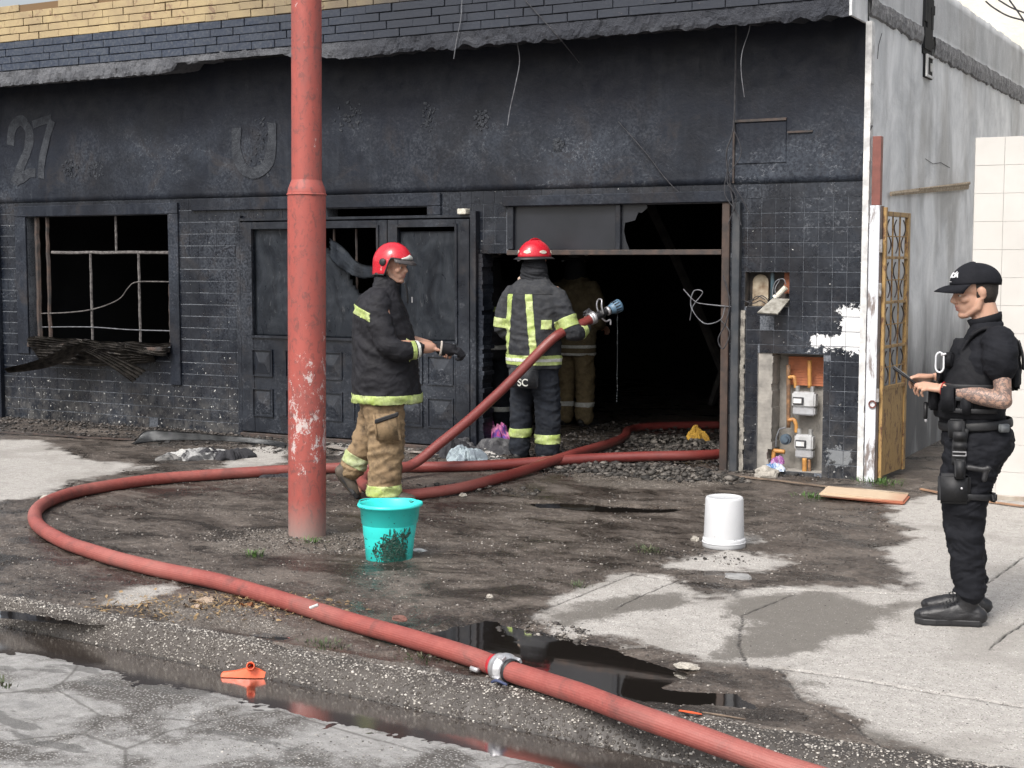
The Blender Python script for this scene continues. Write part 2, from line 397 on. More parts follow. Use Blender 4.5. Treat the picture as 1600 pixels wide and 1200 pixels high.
# left end pilaster strip and the outline of an old board on the right
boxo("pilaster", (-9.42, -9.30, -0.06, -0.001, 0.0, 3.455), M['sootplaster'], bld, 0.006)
boxo("board_outline", (-1.04, -0.61, -0.026, -0.002, 2.775, 2.795), M['darkmetal'], bld)
boxo("board_outline", (-1.045, -1.03, -0.024, -0.002, 2.30, 2.794), M['darkmetal'], bld)
boxo("board_outline", (-0.60, -0.40, -0.022, -0.002, 2.675, 2.69), M['darkmetal'], bld)
boxo("plaster_patch", (-1.02, -0.61, -0.016, -0.003, 2.45, 2.77), M['sootplaster'], bld, 0.004)

# --- small wall tiles
TP = 0.115
def tile_white():
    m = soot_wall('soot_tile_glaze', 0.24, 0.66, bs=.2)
    nt = m.node_tree; b = nt.nodes["Principled BSDF"]; old = b.inputs['Base Color'].links[0].from_socket
    t = MT.__new__(MT); t.m = m; t.nt = nt; t.b = b; t.co = nt.nodes.new("ShaderNodeNewGeometry").outputs['Position']
    x, y, z = t.sep(); n = t.math('MULTIPLY', t.math('SUBTRACT', t.noise(11, 8, 0.8, 0.3), 0.5), 4.2)
    def region(x0, x1, z0, z1, s=0.10):
        a = t.math('MINIMUM', t.math('SUBTRACT', x, x0), t.math('SUBTRACT', x1, x)); c = t.math('MINIMUM', t.math('SUBTRACT', z, z0), t.math('SUBTRACT', z1, z))
        return t.math('DIVIDE', t.math('MINIMUM', a, c), s)
    r = t.math('MAXIMUM', region(-0.17, 0.14, 0.98, 1.34), region(-0.40, 0.14, 1.0, 1.12, .08))
    f = t.math('GREATER_THAN', t.math('ADD', r, n), 0.15)
    col = t.mix(f, old, (0.75, 0.76, 0.77))
    r2 = t.math('GREATER_THAN', t.math('ADD', region(-0.27, -0.05, 0.08, 0.26, 0.09), n), 0.35)
    col = t.mix(t.math('MULTIPLY', r2, 0.5), col, (0.33, 0.35, 0.37))
    nt.links.new(col, b.inputs['Base Color']); return m
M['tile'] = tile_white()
def tile_mesh(w, h, name):
    bm = BM(); box(bm, 0.002, w-0.002, -0.003, 0.001, 0.0032, h-0.0032)
    bmesh.ops.bevel(bm, geom=[e for e in bm.edges if all(v.co.y < 0 for v in e.verts)], offset=0.0012, segments=1, affect='EDGES')
    me = bpy.data.meshes.new(name); bm.to_mesh(me); bm.free(); me.materials.append(M['tile']); return me
tmesh = tile_mesh(TP, TP, "tile")
cells = []
def cut(x0, x1, z0, z1):
    """the part of a tile left beside an opening"""
    for h in HOLES:
        if x1 > h[0] and x0 < h[1] and z1 > h[2] and z0 < h[3]:
            opts = [(x0, min(x1, h[0]), z0, z1), (max(x0, h[1]), x1, z0, z1), (x0, x1, z0, min(z1, h[2])), (x0, x1, max(z0, h[3]), z1)]
            x0, x1, z0, z1 = max(opts, key=lambda o: max(0, o[1]-o[0])*max(0, o[3]-o[2]))
            if x1 - x0 < .02 or z1 - z0 < .02: return None
    return x0, x1, z0, z1
for i in range(1, 82):
    for j in range(0, 20):
        x0, z0 = -i*TP, j*TP - 0.008
        if x0 < -9.40 or random.random() < 0.0015: continue
        q = cut(x0, x0+TP, z0, min(z0+TP, 2.29))
        if q is None: continue
        cells.append((math.hypot(x0 - CAM.x, CAM.y), q))
cells.sort(); far_bm = BM()
for k, (d, q) in enumerate(cells):
    dy = -random.random()*0.0022; full = q[1]-q[0] > TP-.001 and q[3]-q[2] > TP-.001
    if k < 298:
        if full: me = tmesh
        else:
            b_ = BM(); box(b_, .0015, q[1]-q[0]-.0015, -.004, .001, .0022, q[3]-q[2]-.0022); me = bpy.data.meshes.new("tile"); b_.to_mesh(me); b_.free(); me.materials.append(M['tile'])
        o = bpy.data.objects.new("tile", me); COL.objects.link(o); o.parent = bld
        o.location = (q[0], dy, q[2]); o.rotation_euler = (random.gauss(0, .006), 0, random.gauss(0, .006))
    else:
        v = box(far_bm, q[0]+0.001, q[1]-0.001, dy-0.003, dy+0.003, q[2]+0.0045, q[3]-0.0045)
        a, b = random.gauss(0, .008), random.gauss(0, .008)
        for w_ in v: w_.co.y += (w_.co.x - q[0] - TP/2)*a + (w_.co.z - q[2] - TP/2)*b
far_tiles = tag(obj("tile_field", far_bm, M['tile'], bld), kind="stuff")

# --- ghost of the painted lettering on the render
def text_mesh(s, size, m, name, parent, ext=0.002, bold=False, narrow=1.0):
    cu = bpy.data.curves.new(name, 'FONT'); cu.body = s; cu.size = size; cu.extrude = ext; cu.offset = 0.012*size if bold else 0.0
    o = bpy.data.objects.new(name, cu); COL.objects.link(o)
    me = bpy.data.meshes.new_from_object(o.evaluated_get(bpy.context.evaluated_depsgraph_get())); bpy.data.objects.remove(o); bpy.data.curves.remove(cu)
    for v in me.vertices: v.co.x *= narrow
    return link(name, me, m, parent)
M['ghostmix'] = None
def ghost_mat():
    t = MT('ghost_lettering'); n = t.noise(9, 6, 0.75, 0.5); f = t.noise(40, 4, 0.7)
    c = t.mix(t.ramp(n, [(0.40, 0), (0.66, 1)]), (0.009, 0.012, 0.019), (0.042, 0.048, 0.058))
    return t.out(c, 0.7, bump=t.math('ADD', n, f), strength=0.8, dist=0.01)
M['ghostmix'] = ghost_mat()
DS = [0]
def digit_stroke(pts, w, name="painted_digit"):
    DS[0] += .0012; yo = DS[0]
    bm = BM(); P = smooth_path([(p[0], 0, p[1]) for p in pts], 8); Q = []
    for i, p in enumerate(P):
        t_ = (P[min(i+1, len(P)-1)] - P[max(i-1, 0)]).normalized(); n_ = Vector((t_.z, 0, -t_.x))
        ww = w * (1 + 0.25*noise.noise(Vector((p.x*7, 0, p.z*7)))) / 2
        Q.append((p + n_*ww, p - n_*ww))
    P = Q
    top = [(bm.verts.new((a.x, -0.0095 - yo, a.z)), bm.verts.new((b.x, -0.0095 - yo, b.z))) for a, b in P]
    low = [(bm.verts.new((a.x, -0.001, a.z)), bm.verts.new((b.x, -0.001, b.z))) for a, b in P]
    for i in range(len(P)-1):
        bm.faces.new([top[i][0], top[i+1][0], top[i+1][1], top[i][1]])
        bm.faces.new([low[i][0], low[i+1][0], top[i+1][0], top[i][0]]); bm.faces.new([top[i][1], top[i+1][1], low[i+1][1], low[i][1]])
    bmesh.ops.recalc_face_normals(bm, faces=bm.faces[:])
    return obj(name, bm, M['ghostmix'], bld, False)
digit_stroke([(-9.10, 2.90), (-9.06, 3.08), (-8.93, 3.15), (-8.82, 3.03), (-8.84, 2.86), (-8.95, 2.68), (-9.06, 2.50)], 0.11)
digit_stroke([(-9.04, 2.52), (-8.92, 2.56), (-8.84, 2.60), (-8.74, 2.60)], 0.10)
digit_stroke([(-8.76, 3.10), (-8.62, 3.13), (-8.49, 3.15)], 0.08)
digit_stroke([(-8.48, 3.13), (-8.56, 2.95), (-8.64, 2.72), (-8.66, 2.54)], 0.09)
digit_stroke([(-6.05, 2.95), (-6.05, 2.72), (-5.97, 2.56), (-5.82, 2.52), (-5.68, 2.60), (-5.63, 2.78), (-5.62, 2.98)], 0.11, "painted_letter")
# blistered render
for (cx, cz, rx, rz_) in [(-4.75, 3.0, .16, .16), (-3.9, 2.93, .10, .15), (-3.35, 2.9, .07, .1), (-5.75, 2.75, .16, .3), (-8.25, 2.62, .12, .1), (-7.9, 2.62, .13, .1), (-2.6, 2.66, .05, .06)]:
    bm = BM()
    for k in range(46):
        a = random.random()*2*PI; r = random.random()**0.8
        p = Vector((cx + rx*r*math.cos(a), -0.008, cz + rz_*r*math.sin(a))); s = random.uniform(0.005, 0.02)
        ang = random.random()*PI; M4 = Matrix.Translation(p) @ Matrix.Rotation(ang, 4, 'Y') @ Matrix.Rotation(random.uniform(-.3, .3), 4, 'X')
        box(bm, -s, s*random.uniform(.4, 1), -0.005, 0.003, -s*random.uniform(.3, .8), s*.5, mat=M4 @ Matrix.Rotation(random.random()*3, 4, 'Y'))
    tag(obj("blistered_plaster", bm, M['ghostmix'], bld), kind="stuff")

# --- canopy fascia: spalled beam, brick courses, coping
bm = BM(); n = 420; X0, X1 = -9.55, -0.02
def low_edge(x):
    z = 3.455 + 0.012*noise.noise(Vector((x*3, 1, 0))) + 0.010*noise.noise(Vector((x*14, 5, 0))) + 0.010*noise.noise(Vector((x*40, 5, 0)))
    s = min(1, max(0, (x + 6.5)/0.10)) * min(1, max(0, (-4.55 - x)/0.9)); z += s*(0.085 + 0.03*(x > -5.9) + 0.05*noise.noise(Vector((x*6, 2, 0))) + 0.03*noise.noise(Vector((x*19, 2, 0))))
    s2 = min(1, max(0, (x + 4.3)/0.2)); z += s2*(0.015 + 0.035*noise.noise(Vector((x*9, 3, 0))))
    return z
cols = []
for i in range(n+1):
    x = X0 + (X1-X0)*i/n; zl = low_edge(x); ring = []
    for (y, z) in ((-0.02, zl+0.05), (-0.25, zl+0.03), (-0.37, zl+0.006), (-0.405, zl), (-0.412, zl+0.03), (-0.412, 3.54), (-0.41, 3.598)):
        r = 0.016*noise.noise(Vector((x*11, y*20, z*16))) + 0.010*noise.noise(Vector((x*45, y*20, z*45)))
        ring.append(bm.verts.new((x, y + r, z + r*0.5)))
    cols.append(ring)
for i in range(n):
    for k in range(6): bm.faces.new([cols[i][k], cols[i+1][k], cols[i+1][k+1], cols[i][k+1]])
obj("fascia_beam", bm, M['beam'], bld)
boxo("canopy_soffit", (-9.55, -0.02, -0.397, 0.02, 3.585, 3.70), M['inside'], bld)
boxo("fascia_wall", (-9.55, -0.004, -0.398, -0.2, 3.599, 4.245), M['mortar'], bld)
boxo("end_render", (-0.019, 0.001, -0.412, -0.001, 3.47, 4.25), M['sidewall'], bld)
BW, BH = 0.268, 0.072
def brick_mesh(w):
    bm = BM(); box(bm, 0.0018, w-0.0018, -0.013, 0.0, 0.0035, BH-0.0035)
    bmesh.ops.bevel(bm, geom=[e for e in bm.edges if all(v.co.y < -0.01 for v in e.verts)], offset=0.003, segments=1, affect='EDGES')
    me = bpy.data.meshes.new("brick"); bm.to_mesh(me); bm.free(); me.materials.append(M['brick']); return me
bmeshes = [brick_mesh(BW), brick_mesh(BW*0.98), brick_mesh(BW/2)]
bl = []
for r in range(9):
    z = 3.601 + r*BH
    off = (0.0, 0.5, 0.22, 0.71)[r % 4]*BW
    i = 0
    while True:
        x = -9.55 - BW + off + i*BW; i += 1
        if x + BW > -0.02: break
        if x < -9.55: continue
        if r == 8 and (random.random() < 0.35): continue
        bl.append((abs(x + 4.6), x, z))
bl.sort(); rest = BM()
for k, (d, x, z) in enumerate(bl):
    y = -0.4 - random.random()*0.004
    if k < 296:
        o = bpy.data.objects.new("brick", bmeshes[k % 2]); COL.objects.link(o); o.parent = bld
        o.location = (x + random.gauss(0, .002), y, z + random.gauss(0, .001)); o.rotation_euler = (0, random.gauss(0, .003), random.gauss(0, .006))
    else: box(rest, x+0.004, x+BW-0.004, y-0.016, y, z+0.004, z+BH-0.004)
tag(obj("brick_field", rest, M['brick'], bld), kind="stuff")
# --- side wall facing the passage
bm = BM(); ny, nz_ = 120, 56; Y1, Z1 = 9.0, 4.10
def sw(y, z):
    d = 0.008*noise.noise(Vector((5, y*1.6, z*1.6))) + 0.003*noise.noise(Vector((5, y*8, z*8)))
    return 0.0 + d
gg = [[bm.verts.new((sw(y, z) * (0 if (j == 0) else 1), y, z)) for j, z in enumerate([-.15 + (Z1+.15)*j/nz_ for j in range(nz_+1)])] for y in [Y1*i/ny for i in range(ny+1)]]
for i in range(ny):
    for j in range(nz_): bm.faces.new([gg[i][j], gg[i+1][j], gg[i+1][j+1], gg[i][j+1]])
top = [bm.verts.new((-0.15, gg[i][nz_].co.y, Z1 + 0.012*noise.noise(Vector((i*.3, 0, 0))))) for i in range(ny+1)]
for i in range(ny+1): gg[i][nz_].co.z += 0.02*noise.noise(Vector((i*.35, 0, 0)))
for i in range(ny): bm.faces.new([gg[i][nz_], gg[i+1][nz_], top[i+1], top[i]])
obj("side_wall", bm, M['sidewall'], bld, True)
boxo("side_wall_core", (-0.15, -0.012, 0.16, 9.0, -0.1, 4.08), M['inside'], bld)
# rough mortar band along the slab edge, broken by the flue
def ragged_band(y0, y1, za, zb, seed):
    bm = BM(); n = int((y1-y0)/0.05); P = []
    for i in range(n+1):
        y = y0 + (y1-y0)*i/n; zt = za(y) + 0.02*noise.noise(Vector((y*4, seed, 0))) + 0.012*noise.noise(Vector((y*15, seed, 0))); zb_ = zb(y) + 0.03*noise.noise(Vector((y*5, seed, 3))) + 0.02*noise.noise(Vector((y*17, seed, 0)))
        P.append([bm.verts.new(c) for c in ((0.0, y, zb_-0.01), (0.022 + .006*noise.noise(Vector((y*20, 0, 0))), y, zb_), (0.03 + .01*noise.noise(Vector((y*13, 4, 0))), y, (zt+zb_)/2), (0.026, y, zt), (-0.02, y, zt+0.012))])
    for i in range(n):
        for k in range(4): bm.faces.new([P[i][k], P[i+1][k], P[i+1][k+1], P[i][k+1]])
    return obj("mortar_band", bm, M['roughband'], bld)
ragged_band(0.02, 1.68, lambda y: 3.665, lambda y: 3.54, 1); ragged_band(2.12, 7.2, lambda y: 3.645, lambda y: 3.49, 2)
bm = BM(); box(bm, -0.02, 0.012, 1.74, 2.08, 3.46, 4.10)
for i in range(18):
    box(bm, -0.01, 0.018 + .01*random.random(), 1.72 + .3*random.random(), 1.80 + .3*random.random(), 3.4 + .7*random.random(), 3.55 + .5*random.random())
obj("sooty_flue_slot", bm, M['inside'], bld)
bm = BM()
box(bm, 0.0, 0.035, 1.80, 2.05, 3.44, 3.46); box(bm, 0.0, 0.035, 1.80, 2.05, 3.27, 3.29); box(bm, 0.0, 0.035, 1.80, 1.84, 3.29, 3.44); box(bm, 0.0, 0.03, 1.98, 2.05, 3.33, 3.40)
obj("flue_bracket", bm, M['whitechip'], bld); boxo("flue_box", (-0.01, 0.02, 1.79, 2.06, 3.265, 3.465), M['inside'], bld)
# splintered batten nailed to the side wall
bt = BM(); P0, P1 = Wx(1392, 303, 0.03), Wx(1512, 291, 0.03)
tube(bt, [P0, P0.lerp(P1, .5) + Vector((0, 0, .004)), P1], [(0.012, 0.02), (0.014, 0.03), (0.016, 0.035)], 6, ref=(1, 0, 0))
tube(bt, [P0.lerp(P1, .3) + Vector((.02, 0, .02)), P1 + Vector((.02, 0, .03))], [(0.006, 0.008), (0.008, 0.016)], 5, ref=(1, 0, 0))
tag(obj("batten", bt, M['wood'], None), "splintered pale wooden batten fixed across the grey side wall", "batten")
# cracks
for pts in ([(1446, 248), (1458, 256), (1470, 254), (1484, 262)], [(1378, 52), (1373, 70), (1371, 92)]):
    bm = BM(); tube(bm, [Wx(a, b, 0.006) for a, b in pts], 0.0022, 4); obj("crack", bm, M['inside'], bld)

# --- interior
inn = bld
boxo("back_wall", (-9.4, -0.15, 8.0, 8.1, -0.05, 3.46), M['inside'], inn)
boxo("left_inner_wall", (-9.42, -9.30, 0.16, 8.0, -0.05, 3.46), M['inside'], inn)
boxo("inner_ceiling", (-9.4, -0.15, 0.16, 8.1, 3.30, 3.40), M['inside'], inn)
boxo("roof_slab", (-9.5, -0.151, -0.2, 9.0, 4.0, 4.08), M['beam'], bld)
boxo("partition_wall", (-6.35, -6.2, 0.16, 8.0, 0.0, 3.3), M['inside'], inn)
char = simple('charred_timber', (.035, .032, .030), (.012, .011, .011), 10, .7, bump=.8)
for a_, b_, w_ in (((-3.3, 2.2, 3.25), (-2.2, 3.4, .1), .05), ((-1.4, 3.0, 3.2), (-2.6, 3.6, .15), .045), ((-9.2, 1.6, 2.9), (-7.0, 2.2, 1.4), .05), ((-1.3, 1.2, 3.1), (-1.25, 1.4, .05), .06), ((-4.2, 4.2, 2.9), (-1.0, 4.4, 2.5), .06)):
    bm = BM(); tube(bm, smooth_path([a_, tuple((p_+q_)/2 + .04 for p_, q_ in zip(a_, b_)), b_], 5), w_, 6); obj('charred_beam', bm, char, bld)
# burnt things seen through the window
bm = BM(); box(bm, -7.15, -6.45, 1.6, 2.0, 0.0, 1.15); bevel(bm, .01)
cab = tag(obj("burnt_cabinet", bm, simple('scorched_sheet', (0.09, 0.095, 0.1), (0.025, 0.027, 0.03), 5, 0.5, 0.3)), "scorched metal cabinet standing inside behind the left window", "cabinet")
for k in range(3):
    boxo("shelf_edge", (-7.9, -6.4, 2.6, 2.64, 1.15 + .22*k, 1.18 + .22*k), M['darkmetal'], bld)

# --- window
win = M['sootplaster']
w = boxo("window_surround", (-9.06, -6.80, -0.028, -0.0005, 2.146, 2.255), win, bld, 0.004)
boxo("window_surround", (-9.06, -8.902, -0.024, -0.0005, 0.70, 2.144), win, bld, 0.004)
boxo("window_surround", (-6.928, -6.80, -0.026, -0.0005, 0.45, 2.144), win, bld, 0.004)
wf = thing("window_frame", None, None); wf.parent = bld
def bar(name, a, b, w_, m, parent, seg=6, wob=0.006):
    a, b = Vector(a), Vector(b); n = 14; bm = BM()
    pts = [a.lerp(b, i/n) + Vector((noise.noise(Vector((i*.7, a.x, a.z))), 0, noise.noise(Vector((i*.6, a.z, a.x)))))*wob for i in range(n+1)]
    tube(bm, pts, [w_*(1 + .2*noise.noise(Vector((i*1.3, a.x*5, 1)))) for i in range(n+1)], seg)
    return obj(name, bm, m, parent)
ash = simple('ash_grey_burnt_steel', (0.16, 0.15, 0.145), (0.05, 0.045, 0.045), 30, 0.8, bump=.6)
bar("bar", (-8.62, .07, 1.77), (-6.93, .07, 1.765), .016, ash, wf); bar("bar", (-8.067, .07, .83), (-8.067, .07, 1.76), .014, ash, wf)
bar("bar", (-7.405, .07, .83), (-7.405, .07, 1.76), .014, ash, wf); bar("bar", (-7.707, .07, 1.78), (-7.707, .07, 2.14), .013, ash, wf)
bar("post", (-8.66, .06, .83), (-8.66, .06, 2.14), .022, M['darkmetal'], wf, wob=.012); bar("post", (-8.80, .05, .83), (-8.80, .05, 2.14), .03, M['darkmetal'], wf, wob=.01)
bar("post", (-7.02, .10, .83), (-7.02, .10, 1.45), .02, M['darkmetal'], wf)
bm = BM(); tube(bm, smooth_path([Wy(a, b, .05) for a, b in ((60, 490), (110, 488), (150, 482), (185, 468), (200, 450), (212, 441), (245, 440), (284, 441))], 5), .006, 5)
obj("sagging_wire", bm, ash, wf)
bm = BM(); tube(bm, smooth_path([Wy(a, b, .05) for a, b in ((66, 511), (140, 511), (200, 515), (268, 517))], 5), .005, 5)
obj("sagging_wire", bm, M['wirelight'], wf)
boxo("window_sill", (-8.90, -6.93, -0.05, 0.17, 0.775, 0.819), M['darkmetal'], bld, 0.006)
# --- crumpled sheet metal hanging out of the window
def sheet(pa, pb, n=26, m=9, corr=0.018, crump=0.025, th=0.003, seed=0):
    """strip between polylines pa (upper edge) and pb (lower edge)"""
    A = smooth_path(pa, 8); B = smooth_path(pb, 8); bm = BM(); g = []
    n = min(len(A), len(B)) - 1
    for i in range(n+1):
        row = []
        for j in range(m+1):
            p = A[i].lerp(B[i], j/m); d = corr*math.cos(j*PI) + crump*noise.noise(Vector((p.x*6 + seed, p.y*6, p.z*9)))
            row.append(bm.verts.new(p + Vector((0.2*d, -d, 0.3*d))))
        g.append(row)
    for i in range(n):
        for j in range(m): bm.faces.new([g[i][j], g[i][j+1], g[i+1][j+1], g[i+1][j]])
    r = bmesh.ops.solidify(bm, geom=bm.faces[:], thickness=th)
    return bm
wreck = thing("crumpled_sheet_metal", "crumpled corrugated sheet metal hanging out over the burnt window sill", "sheet metal", tuple(Wy(150, 560, -.2)))
rusty = simple('scorched_zinc', (0.10, 0.09, 0.08), (0.02, 0.018, 0.018), 16, 0.55, 0.4, bump=.5)
def wreck_part(pa, pb, seed, **k):
    o = obj("sheet_strip", sheet([Wy(*p) for p in pa], [Wy(*p) for p in pb], seed=seed, **k), rusty, wreck, False); o.location = -Vector(wreck.location); return o
wreck_part([(8, 577, -.45), (50, 566, -.35), (90, 550, -.28), (127, 537, -.18)], [(12, 582, -.5), (52, 578, -.42), (92, 568, -.36), (128, 545, -.25)], 1)
wreck_part([(127, 537, -.16), (155, 546, -.24), (190, 560, -.3), (228, 578, -.36)], [(124, 545, -.24), (148, 558, -.34), (176, 576, -.42), (206, 598, -.48)], 2)
wreck_part([(42, 526, -.03), (110, 529, -.04), (180, 534, -.04), (268, 536, -.03)], [(46, 541, -.12), (110, 542, -.16), (180, 549, -.16), (262, 556, -.10)], 3, corr=.012, crump=.09)
wreck_part([(46, 543, -.10), (100, 543, -.14), (170, 547, -.16), (240, 556, -.12)], [(60, 560, -.10), (100, 570, -.14), (170, 572, -.14), (246, 566, -.08)], 4, corr=.01, crump=.05)

# --- metal double door
def panel(bm, x0, x1, z0, z1, y):
    """raised rectangular bead with a pyramid inside"""
    t = 0.012
    for a in ((x0, x1, z0, z0+t), (x0, x1, z1-t, z1), (x0, x0+t, z0+t, z1-t), (x1-t, x1, z0+t, z1-t)):
        box(bm, a[0], a[1], y-0.012, y-0.0002, a[2], a[3])
    ix0, ix1, iz0, iz1 = x0+.035, x1-.035, z0+.03, z1-.03; mx = (x1-x0)*.22; mz = (z1-z0)*.36
    o = [bm.verts.new(c) for c in ((ix0, y, iz0), (ix1, y, iz0), (ix1, y, iz1), (ix0, y, iz1))]
    i_ = [bm.verts.new(c) for c in ((ix0+mx, y-.016, iz0+mz), (ix1-mx, y-.016, iz0+mz), (ix1-mx, y-.016, iz1-mz), (ix0+mx, y-.016, iz1-mz))]
    for k in range(4): bm.faces.new([o[k], o[(k+1) % 4], i_[(k+1) % 4], i_[k]])
    bm.faces.new(i_)
def leaf(label, x0, x1, wx0, wx1, cols, y):
    r = thing("door_leaf", None, None); r.parent = bld
    bm = BM(); z0, z1, wz0, wz1 = .045, 2.05, .975, 1.985
    box(bm, x0, wx0, y-.05, y, z0, z1); box(bm, wx1, x1, y-.05, y, z0, z1); box(bm, wx0+.0005, wx1-.0005, y-.048, y, wz1, z1); box(bm, wx0+.0005, wx1-.0005, y-.046, y, z0, wz0)
    bevel(bm, .004); obj("leaf_frame", bm, M['sootmetal'], r)
    bm = BM(); t = .022
    box(bm, wx0-t, wx1+t, y-.066, y-.0505, wz1, wz1+t); box(bm, wx0-t, wx1+t, y-.066, y-.0505, wz0-t, wz0); box(bm, wx0-t, wx0, y-.064, y-.0505, wz0+.0005, wz1-.0005); box(bm, wx1, wx1+t, y-.064, y-.0505, wz0+.0005, wz1-.0005)
    obj("glazing_bead", bm, M['sootmetal'], r)
    for cx, w_ in cols:
        for (a, b) in ((.585, .845), (.20, .47)):
            bm = BM(); panel(bm, cx-w_/2, cx+w_/2, a, b, y-.0465 if (wx0 <= cx-w_/2 and cx+w_/2 <= wx1) else y-.0505); obj("raised_panel", bm, M['sootmetal'], r)
    return r
def pane(x0, x1, z0, z1, y, keep, parent, amp=.03, m=None, seed=0):
    bm = BM(); nx_, nz_ = 44, 56; g = {}
    def q(i, j):
        if (i, j) not in g:
            x, z = x0 + (x1-x0)*i/nx_, z0 + (z1-z0)*j/nz_; n1 = noise.noise(Vector((x*3 + seed, 0, z*2.2))); n2 = abs(noise.noise(Vector((x*7 + seed, 2, z*6))))
            e = min(1, 6*min(i/nx_, 1-i/nx_, j/nz_, 1-j/nz_) + .05)
            g[i, j] = bm.verts.new((x, y - e*(amp*n1 + amp*.9*(.5-n2)), z))
        return g[i, j]
    for i in range(nx_):
        for j in range(nz_):
            x, z = x0 + (x1-x0)*(i+.5)/nx_, z0 + (z1-z0)*(j+.5)/nz_
            if keep(x, z): bm.faces.new([q(i, j), q(i+1, j), q(i+1, j+1), q(i, j+1)])
    bmesh.ops.solidify(bm, geom=bm.faces[:], thickness=.003)
    return obj("pane", bm, m or M['pane'], parent, True)
def pane_mat():
    t = MT('smoked_buckled_sheet'); n = t.noise(4, 6, 0.7, 1.2, co=t.map(scale=(1, 1, .5))); f = t.noise(24, 5, .7, 1.0, co=t.map(scale=(1, 1, .3)))
    c = t.mix(t.ramp(n, [(.35, 0), (.7, 1)]), (0.012, 0.016, 0.024), (0.055, 0.065, 0.08)); c = t.mix(t.math('MULTIPLY', t.ramp(f, [(.6, 0), (.7, 1)]), .55), c, (0.18, 0.19, 0.20))
    return t.out(c, t.rng(f, .3, .7, .22, .55), bump=f, strength=.4, dist=.006)
M['pane'] = pane_mat()
lf1 = leaf("", -5.99, -4.302, -5.84, -4.41, [(-5.735, .245), (-5.34, .245), (-4.93, .245), (-4.56, .245)], -.015)
lf2 = leaf("", -4.292, -3.44, -4.18, -3.58, [(-4.06, .27), (-3.74, .27)], -.02)
pane(-5.84, -4.41, .975, 1.985, -.03, lambda x, z: (x < -5.12 + .05*noise.noise(Vector((z*5, 1, 0)))) or (z < 1.93 - (x + 5.1)*1.1 + .12*noise.noise(Vector((x*7, 0, 2)))), lf1, .022)
pane(-4.18, -3.58, .975, 1.947, -.035, lambda x, z: True, lf2, .018, seed=4)
bar("muntin", (-4.70, .03, .99), (-4.70, .03, 1.98), .012, M['darkmetal'], lf1); bar("muntin", (-4.95, .03, .99), (-4.95, .03, 1.98), .012, M['darkmetal'], lf1)
# torn flap curling out of the glazed part
bm = BM(); fp = [Wy(515, 372, -.08), Wy(535, 385, -.22), Wy(560, 410, -.30), Wy(592, 418, -.32)]; fq = [Wy(513, 400, -.07), Wy(530, 418, -.16), Wy(556, 432, -.24), Wy(590, 432, -.30)]
o = obj("torn_flap", sheet(fp, fq, corr=.012, crump=.05, seed=8), M['pane'], lf1, True)
boxo("door_frame", (-6.05, -5.9995, -.05, .02, 0, 2.12), M['sootmetal'], bld, .004); boxo("door_frame", (-3.43, -3.37, -.075, .02, 0, 2.12), M['sootmetal'], bld, .004); boxo("door_frame", (-5.998, -3.431, -.05, .02, 2.062, 2.088), M['sootmetal'], bld, .003)
boxo("door_lintel", (-6.62, -3.76, -.03, -.0005, 2.17, 2.285), M['sootplaster'], bld, .005); boxo("door_lintel", (-3.90, -3.76, -.028, -.0006, 2.09, 2.168), M['sootplaster'], bld, .004)
boxo("door_threshold", (-6.0, -3.44, -.09, .1, -.02, .035), M['darkmetal'], bld, .004)
bm = BM(); box(bm, -.045, .045, -.05, .03, 0, .05); bevel(bm, .006)
sb = obj("junction_box", bm, simple('smoked_white_plastic', (.62, .6, .52), (.4, .38, .32), 30, .5)); sb.location = (-3.50, -.05, 2.089); tag(sb, "small off-white plastic box on top of the metal door frame", "junction box")
# --- wide opening
boxo("opening_lintel", (-3.12, -1.04, -.05, -.0005, 2.152, 2.24), M['sootplaster'], bld, .006)
boxo("opening_frame", (-3.09, -3.03, -.02, .08, 1.785, 2.149), M['sootmetal'], bld, .004)
boxo("opening_frame", (-3.092, -1.13, -.024, .07, 1.735, 1.778), M['darkmetal'], bld, .004)
boxo("opening_frame", (-2.065, -2.02, -.018, .07, 1.779, 2.149), M['sootmetal'], bld, .004)
bm = BM()
prof = [(-3.03, 1.78), (-3.03, 2.149), (-2.066, 2.149), (-2.066, 1.78)]
vs_ = [bm.verts.new((x, .02, z)) for x, z in prof]; bm.faces.new(vs_); bm.normal_update(); bmesh.ops.solidify(bm, geom=bm.faces[:], thickness=.006); obj("transom_panel", bm, simple('soot_glass_panel', (.018, .020, .026), (.011, .013, .017), 3, .35, bump=.2), bld)
bm = BM(); jag = [(-2.019, 1.78), (-2.019, 2.149), (-1.80, 2.149), (-1.79, 2.12), (-1.84, 2.08), (-1.87, 2.085), (-1.90, 2.02), (-1.99, 2.0), (-2.0, 1.93), (-1.98, 1.85), (-1.95, 1.78)]
bm.faces.new([bm.verts.new((x, .02, z)) for x, z in jag]); bm.normal_update(); bmesh.ops.solidify(bm, geom=bm.faces[:], thickness=.005); obj("broken_panel", bm, bpy.data.materials['soot_glass_panel'], bld)
